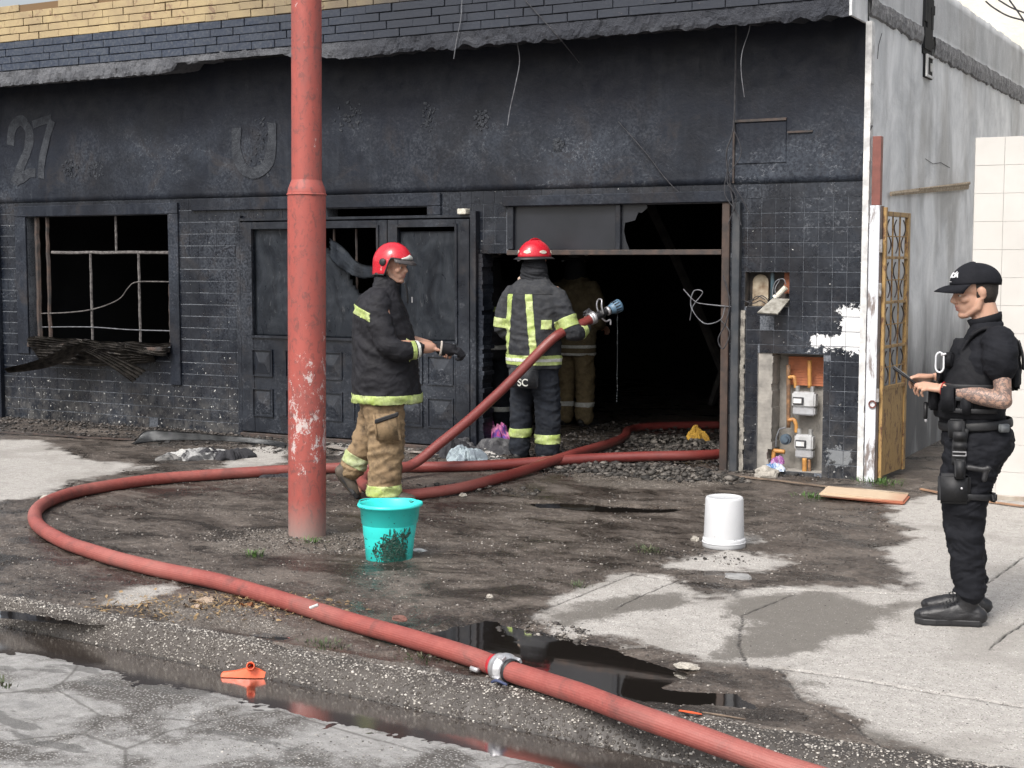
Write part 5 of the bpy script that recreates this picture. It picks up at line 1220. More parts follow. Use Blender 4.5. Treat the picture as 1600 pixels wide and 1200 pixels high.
p = G(745, 708); cloth("cloth_heap", "dark grey jacket heaped on the ground by the metal door", "jacket", p, .33, .22, .15, cloth_mat('dark_grey_jacket', (.10, .10, .105), (.035, .035, .04)), 12, YAW + .2)
p = G(706, 712); cloth("cloth_heap", "black cloth heap against the foot of the metal door", "rag", p, .22, .18, .14, bpy.data.materials['black_rag'], 14, YAW)
p = G(728, 719); cloth("cloth_heap", "pale blue cloth crumpled in front of the dark jacket heap", "rag", p, .17, .10, .11, cloth_mat('pale_blue_cloth', (.30, .36, .39), (.15, .18, .21)), 17, YAW)
p = G(762, 718); cloth("cloth_heap", "patterned black and white cloth next to the pale blue one", "rag", p, .14, .08, .07, cloth_mat('patterned_cloth', (.5, .48, .46), (.03, .03, .03), 24), 19, YAW)
p = G(771, 702); o = cloth("soft_bag", "pink and purple soft bag behind the second firefighter's boots", "bag", (p.x, p.y), .15, .13, .20, cloth_mat('pink_purple_cloth', (.42, .05, .17), (.10, .05, .26), 7, (.50, .18, .34)), 23, YAW, z=.09)
p = G(1240, 728); cloth("plastic_packet", "blue and white plastic packet lying in the gas meter niche", "packet", (p.x, -.0), .09, .05, .06, cloth_mat('blue_packet', (.05, .14, .34), (.55, .60, .66), 14), 27, 0, z=.03)
p = G(1245, 728); cloth("plastic_packet", "small purple packet on top of the blue one in the niche", "packet", (p.x, .02), .05, .04, .05, cloth_mat('purple_packet', (.22, .06, .22), (.4, .25, .4), 14), 29, 0, z=.085)
p = G(1088, 694); cloth("yellow_bag", "crumpled yellow object on the rubble just inside the opening", "bag", (p.x, p.y), .10, .08, .12, cloth_mat('yellow_plastic', (.55, .33, .05), (.35, .20, .03)), 31, YAW, z=.03)
# wooden board
bd = G(1352, 780); bm = BM(); box(bm, -.30, .29, -.17, .15, 0, .032, mat=Matrix.Rotation(.05, 4, 'Y')); bevel(bm, .012, 2)
o = obj("wooden_board", bm, (lambda t: t.out(t.mix(t.rng(t.sep()[2], .012, .025), (.34, .11, .06), t.mix(t.noise(7, 5, .6, .5, co=t.map(scale=(1, 5, 1))), (.58, .46, .33), (.42, .31, .21))), .7, bump=t.noise(30, 4, co=t.map(scale=(1, 6, 1))), strength=.3, dist=.003))(MT('pale_board', 'object'))); o.location = (bd.x, bd.y, .012); o.rotation_euler = (0, 0, .12); tag(o, "pale wooden board with reddish edge lying on the pavement by the gate", "board")
def lath(label, pts, w, h, m, cat="lath", name="lath"):
    bm = BM(); tube(bm, [Vector(p) for p in pts], [(h, w*(.8 + .4*random.random())) for _ in pts], 6, ref=(0, 0, 1)); return tag(obj(name, bm, m), label, cat)
wd = simple('wet_brown_wood', (.20, .15, .11), (.09, .065, .05), 10, .7, stretch=(1, 5, 5))
lath("long thin wooden lath on the ground in front of the gas meter niche", [G(1150, 744, .012), G(1220, 751, .014), G(1290, 760, .014), G(1352, 764, .012)], .022, .007, wd)
lath("pale wooden lath lying in front of the metal gate", [G(1290, 762, .014), G(1360, 766, .014), G(1420, 772, .014)], .02, .008, M['wood'])
lath("wooden edging strip along the foot of the white tiled wall", [G(1440, 764, .014), G(1510, 779, .012), G(1600, 791, .012)], .02, .008, simple('orange_brown_wood', (.34, .20, .12), (.2, .12, .08), 8, .8))
lath("thin dark batten lying along the foot of the tiled wall at far left", [G(-20, 674, .015), G(60, 678, .02), (G(130, 683, .018)), G(212, 687, .012)], .025, .008, M['darkmetal'], "batten", "batten")
for k, (a, b, c_, lab) in enumerate([((515, 697), (560, 706), .05, "pale dusty slat in front of the metal door, left one"), ((640, 705), (700, 711), .05, "dusty slat on the ground in front of the metal door, right one")]):
    lath(lab, [G(*a, .02), G((a[0]+b[0])/2, (a[1]+b[1])/2, .022), G(*b, .018)], c_, .006, simple('dusty_slat', (.32, .29, .26), (.14, .12, .11), 9, .85))
# fallen sheet-metal strip
up_ = [G(214, 688, .02), G(222, 676, .09), G(240, 672, .11), G(290, 675, .10), (G(350, 680, .08)), G(405, 685, .05), G(448, 692, .015)]; lo_ = [G(205, 694, .01), G(236, 690, .01), G(255, 689, .015), G(300, 688, .02), G(356, 690, .02), G(410, 694, .012), G(446, 700, .006)]
fs = obj("fallen_sheet", sheet(up_, lo_, corr=.008, crump=.012, seed=5), simple('burnt_grey_sheet', (.14, .145, .15), (.04, .042, .046), 6, .45, .4), None, True); tag(fs, "long bent strip of burnt sheet metal lying at the foot of the wall", "sheet metal")
up_ = [G(262, 678, .07), G(330, 682, .06), G(400, 687, .04), G(444, 694, .012)]; lo_ = [G(262, 684, .03), G(330, 687, .03), G(400, 692, .015), G(440, 698, .006)]
# orange squeegee head in the gutter
sq = G(392, 1057, -.116); sg = thing("squeegee_head", "orange plastic squeegee head lying in the gutter water", "squeegee", tuple(sq), YAW - .06)
orange = plastic('orange_plastic', (.72, .12, .045), .38)
bm = BM()
for s in (-1, 1):      # two wings tapering away from the middle
    X = [(.0, .046, .026), (.03, .034, .024), (.07, .024, .020), (.125, .018, .018), (.130, .010, .014)]; rows = []
    for x, zt, hw in X: rows.append([bm.verts.new((s*x, -hw, .0)), bm.verts.new((s*x, hw, .0)), bm.verts.new((s*x, hw*.55, zt)), bm.verts.new((s*x, -hw*.55, zt))])
    for a_, b_ in zip(rows, rows[1:]):
        for k in range(4): bm.faces.new([a_[k], a_[(k+1) % 4], b_[(k+1) % 4], b_[k]])
    bm.faces.new(rows[-1])
bmesh.ops.remove_doubles(bm, verts=bm.verts, dist=1e-4); bmesh.ops.recalc_face_normals(bm, faces=bm.faces[:]); obj("squeegee_blade_holder", bm, orange, sg)
bm = BM(); Ms = Matrix.Rotation(math.radians(68), 4, 'X') @ Matrix.Rotation(math.radians(12), 4, 'Y'); lathe(bm, [(.0135, -.03), (.0185, -.03), (.0185, .050), (.0135, .051), (.013, -.02)], 24, mat=Matrix.Translation((.0, -.0, .042)) @ Ms); obj("socket", bm, orange, sg, True)
boxo("rubber_blade", (.02, .17, -.012, -.006, .012, .022), blk, sg)
def shard(label, pts, w, m=orange, z=.004):
    bm = BM(); tube(bm, [G(a, b, z + c) for a, b, c in pts], [(.003, w*.6), (.004, w), (.003, w*.4)], 6, ref=(0, 0, 1)); return tag(obj("plastic_shard", bm, m), label, "shard")
shard("orange plastic shard sticking up behind the hose near its coupling", [(702, 1004, .05), (712, 1014, .04), (722, 1018, .03)], .010); shard("orange plastic sliver on the wet kerb right of the puddle", [(1062, 1110, .0), (1080, 1113, .01), (1096, 1116, .0)], .010)
shard("thin orange brown splinter on the kerb beside the orange sliver", [(1098, 1113, 0), (1130, 1118, .008), (1165, 1124, 0)], .003, wd)
bm = BM(); tube(bm, [G(484, 950, .10), G(497, 945, .115)], .007, 8); tag(obj("white_stick", bm, M['whitechip']), "small white plastic stick lying against the hose", "stick")
# dry leaves and straw
rnd = random.Random(11); bm = BM()
def ground_z(x, y):
    X, Y = np.array([x]), np.array([y]); return float(height(X, Y)[0])
cc = G(350, 950)
for k in range(1100):
    a, r = rnd.uniform(0, 2*PI), rnd.random()**.6; x = cc.x + (.62*math.cos(a)*r)*math.cos(YAW) + .1*rnd.gauss(0, 1); y = cc.y + .30*r*math.sin(a) + .25*math.cos(a)*r
    L_ = rnd.uniform(.012, .05); th = rnd.uniform(0, PI); z = .006 + rnd.random()*.022*(1-r) + .004; d = Vector((math.cos(th)*L_, math.sin(th)*L_, rnd.gauss(0, .006)))
    w_ = rnd.uniform(.0008, .0022) if rnd.random() < .8 else rnd.uniform(.004, .008); p = Vector((x, y, z)); s_ = Vector((-math.sin(th), math.cos(th), rnd.gauss(0, .4)))*w_
    vv = [bm.verts.new(q) for q in (p - s_, p + d*.5 - s_*1.2 + Vector((0, 0, .003)), p + d, p + d*.5 + s_*1.2 + Vector((0, 0, .003)), )]; bm.faces.new(vv)
straw = (lambda t: t.out(t.mix(t.noise(30, 3), (.40, .27, .13), (.13, .09, .05)), .8))(MT('dry_straw')); tag(obj("dry_leaf_litter", bm, straw), kind="stuff")
def leaf_piece(label, px, py, s, m, rz):
    bm = BM(); g = [[bm.verts.new((s*(i/6-.5), s*.55*(j/4-.5)*(1-abs(i/6-.5)*1.1), .012 + s*.14*math.sin(i*1.1 + j) + .01*noise.noise(Vector((i, j, s*90))))) for j in range(5)] for i in range(7)]
    for i in range(6):
        for j in range(4): bm.faces.new([g[i][j], g[i+1][j], g[i+1][j+1], g[i][j+1]])
    bmesh.ops.solidify(bm, geom=bm.faces[:], thickness=.002); o = obj("dry_leaf", bm, m, None, True); p = G(px, py); o.location = (p.x, p.y, .012); o.rotation_euler = (0, 0, rz); return tag(o, label, "leaf")
tanm = simple('tan_leaf', (.58, .46, .36), (.45, .34, .26), 12, .7); leaf_piece("large curled tan leaf on top of the litter by the hose", 316, 946, .13, tanm, .9); leaf_piece("smaller tan leaf beside the big curled one in the litter", 302, 955, .10, tanm, .1)
leaf_piece("orange brown leaf in the litter close to the hose", 385, 952, .07, simple('orange_leaf', (.48, .22, .09), (.3, .13, .06), 12, .7), .4)
# --- grass tufts
gm = simple('fresh_grass', (.085, .17, .035), (.04, .09, .02), 20, .6, bump=0); gm2 = simple('dull_grass', (.05, .085, .035), (.09, .085, .05), 20, .7, bump=0)
def tuft(label, px, py, n, h, spread, m, group=None, y=None):
    bm = BM(); rr = random.Random(int(px*7 + py)); c = G(px, py) 
    for k in range(n):
        a, r = rr.uniform(0, 2*PI), spread*rr.random(); lean = rr.uniform(.2, 1.1); hh = h*rr.uniform(.4, 1); b = Vector((r*math.cos(a), r*math.sin(a)*.6, 0)); d = Vector((math.cos(a + rr.gauss(0, .5)), math.sin(a + rr.gauss(0, .5)), 0)); w_ = rr.uniform(.0015, .004); s_ = Vector((-d.y, d.x, 0))*w_
        P = [b + d*(lean*hh*t*t) + Vector((0, 0, hh*(t - .35*t*t*lean))) for t in (0, .35, .7, 1)]
        prev = None
        for i, p_ in enumerate(P):
            k_ = (1, 1, .7, .05)[i]; cur = (bm.verts.new(p_ - s_*k_), bm.verts.new(p_ + s_*k_))
            if prev: bm.faces.new([prev[0], prev[1], cur[1], cur[0]])
            prev = cur
    o = obj("grass_tuft", bm, m); o.location = (c.x, c.y, .004); return tag(o, label, "grass", group, "stuff")
tuft("bright green grass tuft growing at the foot of the red pole", 484, 853, 60, .075, .08, gm); tuft("small green grass tuft left of the red pole's foot", 398, 870, 55, .065, .07, gm); tuft("low dull weeds beside the puddle under the hose", 505, 1010, 80, .035, .14, gm2)
tuft("sparse weeds at the kerb edge left of the hose coupling", 660, 1030, 60, .03, .15, gm2); tuft("small weeds in the wet ground left of the white bucket", 1012, 862, 60, .05, .12, gm2); tuft("weeds growing at the foot of the ochre gate", 1375, 756, 120, .06, .22, gm); tuft("low weeds beside the wooden board near the gate", 1270, 778, 80, .045, .16, gm)
tuft("small weeds next to the concrete slab's left corner by the puddle", 905, 918, 30, .04, .08, gm2); tuft("thin grass blades at the left edge of the road", 3, 1072, 50, .04, .08, gm2)
# ================================================================== PEOPLE
def limb(bm, pts, rads, n=5, seg=16, ref=(1, 0, 0)):
    """tapered limb; rads numbers or (along ref, across)"""
    R = [r if isinstance(r, (tuple, list)) else (r, r) for r in rads]
    P = smooth_path(pts, n); Q = smooth_path([(a, b, 0) for a, b in R], n); tube(bm, P, [(q.x, q.y) for q in Q], seg, ref=ref)
    for k in (0, -1): ball(bm, P[k], (min(Q[k].x, Q[k].y)*.98,)*3, 2)
def ell(bm, c, r, M4=None, rot=None):
    M = Matrix.Translation(Vector(c)) @ (rot.to_4x4() if rot is not None else Matrix()) @ Matrix.Diagonal((*r, 1))
    bmesh.ops.create_icosphere(bm, subdivisions=3, radius=1.0, matrix=(M4 @ M) if M4 else M)
def capM(bm, M4, pts, rads): 
    P = [M4 @ Vector(p) for p in pts]; capsule(bm, P, rads, 10)
def head_shapes(bm, Mh, jaw=1.0, nose=1.0):
    ell(bm, (-.012, 0, .038), (.098, .076, .084), Mh); ell(bm, (.022, 0, -.030), (.066, .060, .080), Mh); ell(bm, (.050, 0, -.055), (.042, .044, .048), Mh)
    ell(bm, (.070, 0, -.094), (.022, .026*jaw, .018), Mh)
    for s in (-1, 1):
        capM(bm, Mh, [(-.002, s*.056*jaw, -.035), (.012, s*.052*jaw, -.068), (.060, s*.020, -.096)], [.018, .018, .015])
        ell(bm, (.058, s*.040, -.020), (.026, .020, .020), Mh); capM(bm, Mh, [(.083, s*.012, .022), (.080, s*.034, .026), (.066, s*.050, .018)], [.010, .010, .009])
        ell(bm, (.074, s*.030, .008), (.014, .016, .010), Mh)      # upper lid
        ell(bm, (.075, s*.030, -.009), (.012, .014, .006), Mh)     # lower lid
        # ear: rim and lobe
        R = Matrix.Rotation(math.radians(12), 3, 'Y'); ell(bm, (-.010, s*.077, .000), (.019, .0065, .032), Mh, R); ell(bm, (-.014, s*.083, .006), (.015, .005, .022), Mh, R); ell(bm, (-.006, s*.076, -.026), (.009, .006, .010), Mh)
        ell(bm, (.098, s*.011, -.030), (.010, .008, .007), Mh)
    capM(bm, Mh, [(.086, 0, .018), (.098, 0, -.004), (.110*nose, 0, -.022)], [.009, .0095, .0105]); capM(bm, Mh, [(.096, 0, -.020), (.100, 0, -.032)], [.011, .009])
    capM(bm, Mh, [(.080, -.022, -.055), (.095, -.008, -.0505), (.0955, .008, -.0505), (.080, .022, -.055)], [.0055, .0062, .0062, .0055]); capM(bm, Mh, [(.080, -.018, -.064), (.0935, 0, -.0655), (.080, .018, -.064)], [.006, .0072, .006])
def hand_shapes(bm, wrist, d, n, side, curl=(.5, .6, .5), spread=.0, thumb=(.5, .3), size=1.0, r=.0078):
    """d: towards the knuckles, n: out of the back of the hand, side: towards the thumb"""
    d, n, side = Vector(d).normalized(), Vector(n).normalized(), Vector(side).normalized(); w = Vector(wrist); s = size
    lens = [(.042, .025, .020), (.046, .029, .021), (.043, .026, .020), (.034, .020, .018)]
    for i, l in enumerate(lens):
        off = side*((1.5 - i)*.0212*s); k = w + d*(.086 - .004*abs(i-1))*s + off; capsule(bm, [w + off*.55 + d*.006, w + off*.85 + d*.045*s, k], [.014*s, .0135*s, .0115*s], 10)
        a = 0; p = k; P = [p]; dd = (d + side*((1.5-i)*spread)).normalized()
        for q in range(3):
            a += curl[q]; v = dd*math.cos(a) - n*math.sin(a); p = p + v*l[q]*s; P.append(p)
        capsule(bm, P, [r*1.18*s, r*1.08*s, r*s, r*.85*s], 10)
    b = w + side*.024*s + d*.018*s; k1 = b + (side*math.sin(thumb[0]*1.6) + d*math.cos(thumb[0]*1.2) - n*.35).normalized()*.042*s; k2 = k1 + (side*(.5 - thumb[1]) + d*.9 - n*thumb[1]).normalized()*.032*s; k3 = k2 + (side*(.15 - thumb[1]) + d - n*thumb[1]*1.2).normalized()*.026*s
    capsule(bm, [b, k1, k2, k3], [.016*s, .0125*s, .0098*s, .0082*s], 10)
def skin_mat(name, base, dark, tattoo=False):
    t = MT(name, 'object'); n = t.noise(14, 5, .6); lip = t.attr('lip'); stb = t.attr('stubble'); tt = t.attr('tattoo')
    c = t.mix(t.ramp(n, [(.35, 0), (.7, 1)]), base, dark); c = t.mix(lip, c, (.33, .12, .10)); c = t.mix(t.math('MULTIPLY', stb, .55), c, (.13, .10, .09))
    if tattoo:
        w = t.nt.nodes.new("ShaderNodeTexNoise"); t.L(t.co, w.inputs[0]); w.inputs['Scale'].default_value = 22; w.inputs['Distortion'].default_value = 2.5; w.inputs['Detail'].default_value = 6
        ln = t.vor(34, 'DISTANCE_TO_EDGE', co=t.mix(.06, t.co, w.outputs['Color'])); pat = t.math('MAXIMUM', t.ramp(ln, [(.05, 1), (.12, 0)]), t.ramp(w.outputs['Fac'], [(.50, 0), (.58, .85)])); pat = t.math('MULTIPLY', pat, t.ramp(t.noise(120, 2), [(.2, .6), (.6, 1)]))
        c = t.mix(t.math('MULTIPLY', t.math('MULTIPLY', tt, pat), .85), c, (.04, .038, .042)); c = t.mix(t.math('MULTIPLY', tt, .36), c, (.12, .11, .11))
    t.b.inputs['Subsurface Weight'].default_value = .12; t.b.inputs['Subsurface Radius'].default_value = (.02, .008, .004); t.b.inputs['Subsurface Scale'].default_value = .3
    return t.out(c, .5, bump=t.noise(180, 3), strength=.15, dist=.001)
def paint_attr(me, fns):
    co = np.empty(len(me.vertices)*3, np.float32); me.vertices.foreach_get('co', co); co = co.reshape(-1, 3).astype(float)
    for k, f in fns.items():
        at = me.attributes.new(k, 'FLOAT', 'POINT'); at.data.foreach_set('value', np.clip(f(co), 0, 1).astype(np.float32))
def hl(co, Mh): Mi = np.array(Mh.inverted()); return co @ Mi[:3, :3].T + Mi[:3, 3]
def body(parent, J, Mh, m, voxel, hands, tattoo=None, stub=.6, jaw=1.0, neck_r=.058, fat=1.0):
    """one continuous skin: head, neck, trunk, arms with hands, legs with feet"""
    bm = BM(); head_shapes(bm, Mh, jaw)
    nk = Mh @ Vector((-.025, 0, -.06)); limb(bm, [J['chest'] , (Vector(J['neck'])), nk], [(.085, .12), (neck_r*1.08, neck_r*1.05), (neck_r, neck_r)])
    limb(bm, [J['pelvis'], J['waist'], J['chest']], [(.105, .150), (.095, .135), (.105, .155)])
    for s in 'LR':
        limb(bm, [J['sh'+s], J['el'+s]], [.048, .036], n=6); limb(bm, [J['el'+s], Vector(J['el'+s]).lerp(Vector(J['wr'+s]), .35), J['wr'+s]], [.040, .041*fat, .027*fat**1.5], n=5); limb(bm, [J['chest'], J['sh'+s]], [.075, .05])
        limb(bm, [J['hip'+s], Vector(J['hip'+s]).lerp(Vector(J['kn'+s]), .4), J['kn'+s]], [.082, .078, .052]); limb(bm, [J['kn'+s], Vector(J['kn'+s]).lerp(Vector(J['an'+s]), .35), J['an'+s]], [.052, .054, .034]); limb(bm, [J['an'+s], J['toe'+s]], [.034, .020])
    for h in hands: hand_shapes(bm, **h)
    b = fuse(bm, voxel, 3, .45)
    o = obj("body", b, m, parent, True)
    def q(c): return hl(c, Mh)
    def lip(c): p = q(c); return ((np.abs(p[:, 1]) < .023) & (p[:, 0] > .078) & (p[:, 2] < -.046) & (p[:, 2] > -.0725)) * (1 - np.abs(p[:, 1])/.03)
    def st(c): p = q(c); a = (p[:, 0] > -.01) & (p[:, 2] < -.035) & (p[:, 2] > -.14) & (np.abs(p[:, 1]) < .075); return a*stub*np.clip((-.03 - p[:, 2])/.03, 0, 1)
    fn = dict(lip=lip, stubble=st)
    if tattoo: fn['tattoo'] = tattoo
    paint_attr(o.data, fn)
    for s in (-1, 1):
        bm = BM(); ell(bm, (.0735, s*.030, .000), (.0122, .0120, .0085), Mh); eo = obj("eye", bm, eye_m, o, True)
        bm = BM(); capM(bm, Mh, [(.0915, s*.014, .026), (.090, s*.032, .030), (.075, s*.050, .024)], [.0035, .004, .003]); obj("eyebrow", bm, hair_m, o, True)
        bm = BM(); ell(bm, (.0835, s*.029, .0005), (.0035, .0055, .0055), Mh); obj("iris", bm, iris_m, o, True)
    return o
eye_m = simple('eye_white', (.55, .53, .5), (.5, .48, .45), 20, .3, bump=0); iris_m = simple('iris', (.03, .018, .012), (.02, .012, .01), 20, .2, bump=0); hair_m = simple('dark_hair', (.02, .016, .014), (.035, .028, .024), 90, .6, bump=.5)
def fabric(name, c1, c2, rough=.85, dirt=None, scale=5, weave=260, sheen=0):
    t = MT(name, 'object'); n = t.noise(scale, 6, .65, .3); f = t.noise(weave, 2); g = t.noise(scale*5, 5, .7)
    c = t.mix(t.ramp(n, [(.35, 0), (.68, 1)]), c1, c2)
    if dirt: c = t.mix(t.math('MULTIPLY', t.ramp(g, [(.45, 0), (.7, 1)]), dirt[1]), c, dirt[0])
    return t.out(c, rough, bump=t.math('ADD', g, t.math('MULTIPLY', f, .25)), strength=.5, dist=.006, spec=.25)
def reflective(name, edge=(.45, .62, .10), mid=(.62, .64, .60)):
    t = MT(name, 'object'); n = t.noise(9, 5, .7, .4); f = t.noise(60, 4, .7); c = t.mix(t.ramp(n, [(.35, 0), (.7, 1)]), edge, mid)
    c = t.mix(t.math('MULTIPLY', t.ramp(f, [(.5, 0), (.75, .6)]), 1), c, (.10, .11, .06)); return t.out(c, .45, bump=f, strength=.2, dist=.002)
lime = reflective('lime_tape', (.36, .47, .11), (.52, .58, .30)); silver = reflective('silver_tape', (.55, .56, .52), (.68, .69, .66)); dull_lime = reflective('dull_tape', (.38, .44, .20), (.46, .50, .38))
def folds(amp, fz=16, seed=0, top=9, bot=-9):
    amp = amp*1.9
    def f(co, n_):
        c = noise.noise(Vector((co.x*9 + seed, co.y*9, co.z*34 + 3*noise.noise(co*6))));  c = max(0, 1 - abs(c)*5)
        q = Vector((co.x*5 + seed, co.y*5, co.z*fz)); w = noise.noise(Vector((co.x*3, co.y*3 + seed, co.z*3)))*2.2
        a = noise.noise(q + Vector((0, 0, w))); b = noise.noise(Vector((co.x*13, co.y*13 + seed, co.z*22))); r = 1 - abs(a)*2
        return amp*(r - .45)*.8 + amp*.4*b - amp*.35*c
    return f
def boot(J, s, L=.27, up=.22, w=.048, lift=0.0, toe=None, heel=None):
    """heel and toe points on the ground"""
    h, t_ = Vector(heel), Vector(toe); d = (t_ - h); bm = BM()
    P = [h + Vector((0, 0, .045)), h + d*.35 + Vector((0, 0, .048)), h + d*.68 + Vector((0, 0, .042)), h + d*.93 + Vector((0, 0, .036))]
    limb(bm, P, [(.045, .040), (.050, .042), (.043, .046), (.030, .038)], ref=(0, 0, 1)); an = h + d*.20 + Vector((0, 0, .09)); limb(bm, [an - Vector((0, 0, .05)), an, Vector(J['an'+s]) + Vector((0, 0, up-.08))], [(.050, .042), (.050, .043), (.056, .052)])
    limb(bm, [an + Vector((0, 0, -.02)), h + d*.5 + Vector((0, 0, .055))], [.042, .038])
    return bm
def sole(h, t_, th=.026):
    h, t_ = Vector(h), Vector(t_); d = t_ - h; L = d.length; f = d.normalized(); s = Vector((-f.y, f.x, 0)).normalized(); up = f.cross(s)*-1
    if up.z < 0: up = -up
    prof = [(0, .028), (.04, .038), (.25, .040), (.45, .040), (.70, .052), (.88, .046), (1.0, .018)]; bm = BM(); rows = []
    for zz, sc_ in ((0, .95), (.008, 1.0), (th, 1.0), (th+.004, .93)):
        ring = [bm.verts.new(h + f*((u-.03)*L*1.03) + s*(w*sc_) + up*zz) for u, w in prof] + [bm.verts.new(h + f*((u-.03)*L*1.03) - s*(w*sc_) + up*zz) for u, w in reversed(prof)]; rows.append(ring)
    for a, b in zip(rows, rows[1:]):
        for k in range(len(a)): bm.faces.new([a[k], a[(k+1) % len(a)], b[(k+1) % len(a)], b[k]])
    bm.faces.new(list(reversed(rows[0]))); bm.faces.new(rows[-1]); return bm
def band(name, src, planes, m, parent, keep=None, off=.004):
    b = clip(src, planes, keep, off)
    if has(b): return obj(name, b, m, parent, True)
    b.free()
V = Vector
def near_axis(a, b, r):
    a, b = V(a), V(b); e = b - a
    return lambda c, n_: (c - (a + e*max(-.3, min(1.3, (c-a).dot(e)/e.length_squared)))).length < r

# ------------------------------------------------------------------ helmets
def dome(R, front_z, side_z, back_z, seg=48, rows=16, th=.004, fr=(0.0, 1.0)):
    """shell from the crown to a rim whose height changes from front to back"""
    bm = BM(); rx, ry, rz = R; g = []
    for k in range(seg):
        a = 2*PI*k/seg; ca = math.cos(a); u_ = max(0, min(1, (ca - fr[0])/(fr[1] - fr[0]))); z = side_z + (front_z - side_z)*u_*u_*(3-2*u_) + (back_z - side_z)*max(0, -ca)**1.5; pm = math.acos(max(-.95, min(.95, z/rz))); col = []
        for j in range(1, rows+1):
            ph = pm*j/rows; rr = math.sin(ph) if ph < PI/2 else 1 - .10*(ph-PI/2); col.append(bm.verts.new((rx*rr*ca*(1.0 if ca > 0 else 1.06), ry*rr*math.sin(a), rz*math.cos(ph))))
        g.append(col)
    topv = bm.verts.new((0, 0, rz))
    for k in range(seg):
        k2 = (k+1) % seg; bm.faces.new([topv, g[k][0], g[k2][0]])
        for j in range(rows-1): bm.faces.new([g[k][j], g[k][j+1], g[k2][j+1], g[k2][j]])
    rim = [c[-1].co.copy() for c in g]; bm.normal_update(); bmesh.ops.solidify(bm, geom=bm.faces[:], thickness=th); return bm, rim
red_h = (lambda t: t.out(t.mix(t.math('GREATER_THAN', t.noise(28, 6, .75, .6), .66), t.mix(t.noise(4), (.60, .018, .035), (.46, .012, .025)), (.60, .30, .28)), t.rng(t.noise(20), .3, .7, .18, .38), bump=t.noise(9), strength=.06, dist=.004, coat=.3))(MT('red_helmet_shell', 'object'))
def xf(bm, M4):
    bmesh.ops.transform(bm, matrix=M4, verts=bm.verts[:]); return bm
def euro_helmet(parent, Mh):
    Mo = Mh @ Matrix.Translation((-.005, 0, .022)) @ Matrix.Rotation(math.radians(4), 4, 'Y'); h = thing("helmet", None, None); h.parent = parent
    b, rim = dome((.140, .122, .146), .045, -.082, -.112, seg=96, fr=(.04, .34)); obj("helmet_shell", xf(b, Mo), red_h, h, True)
    b = BM(); tube(b, [Mo @ V(r) for r in rim] + [Mo @ V(rim[0])], .0055, 6, False); obj("rim_edge", b, blk, h, True)
    b = BM(); P = []
    for k in range(17):
        a = math.radians(-62 + 124*k/16); P.append((V((.140*math.cos(a), .122*math.sin(a), .040)), V((.172*math.cos(a), .128*math.sin(a), .022 - .010*math.cos(a)))))
    top = [(b.verts.new(p), b.verts.new(q)) for p, q in P]
    for k in range(16): b.faces.new([top[k][0], top[k+1][0], top[k+1][1], top[k][1]])
    b.normal_update(); bmesh.ops.solidify(b, geom=b.faces[:], thickness=.004); obj("visor_edge", xf(b, Mo), simple('smoked_visor', (.10, .09, .09), (.05, .045, .045), 9, .2), h, True)
    b = BM(); P = []
    for k in range(13):
        a = math.radians(-38 + 76*k/12); zz = .050 + .030*(1-abs(k-6)/6.5); P.append([V((.142*math.cos(a)*math.sqrt(max(0, 1-(z/.148)**2)), .128*math.sin(a)*math.sqrt(max(0, 1-(z/.148)**2)), z)) for z in (.046, (.046+zz)/2, zz)])
    g = [[b.verts.new(q*1.015) for q in p] for p in P]
    for k in range(12):
        for j in range(2): b.faces.new([g[k][j], g[k+1][j], g[k+1][j+1], g[k][j+1]])
    b.normal_update(); bmesh.ops.solidify(b, geom=b.faces[:], thickness=.003); obj("front_crest", xf(b, Mo), silver, h, True)
    for s in (-1, 1):
        b = BM(); Mk = Mo @ Matrix.Translation((-.012, s*.119, .006)) @ Matrix.Rotation(s*-PI/2, 4, 'X'); lathe(b, [(.026, -.004), (.026, .006), (.019, .011), (.002, .012)], 20, mat=Mk); obj("side_knob", b, blk, h, True)
        b = BM(); tube(b, [Mo @ V((-.03, s*.122, -.006)), Mo @ V((.012, s*.122, .022))], .009, 8); obj("visor_lever", b, blk, h, True)
        b = BM(); tube(b, smooth_path([Mo @ V((.0, s*.095, -.06)), Mo @ V((.03, s*.066, -.11)), Mo @ V((.068, s*.02, -.138)), Mo @ V((.070, 0, -.14))], 5), (.0045), 6, flat=(1, 2.2)); obj("chin_strap", b, blk, h, True)
    b = BM(); tube(b, smooth_path([Mo @ V((.07*math.cos(a) - .03, .105*math.sin(a), -.085)) for a in [math.radians(100 + 16*k) for k in range(11)]], 3), .012, 8); obj("neck_padding", b, blk, h, True)
    return h
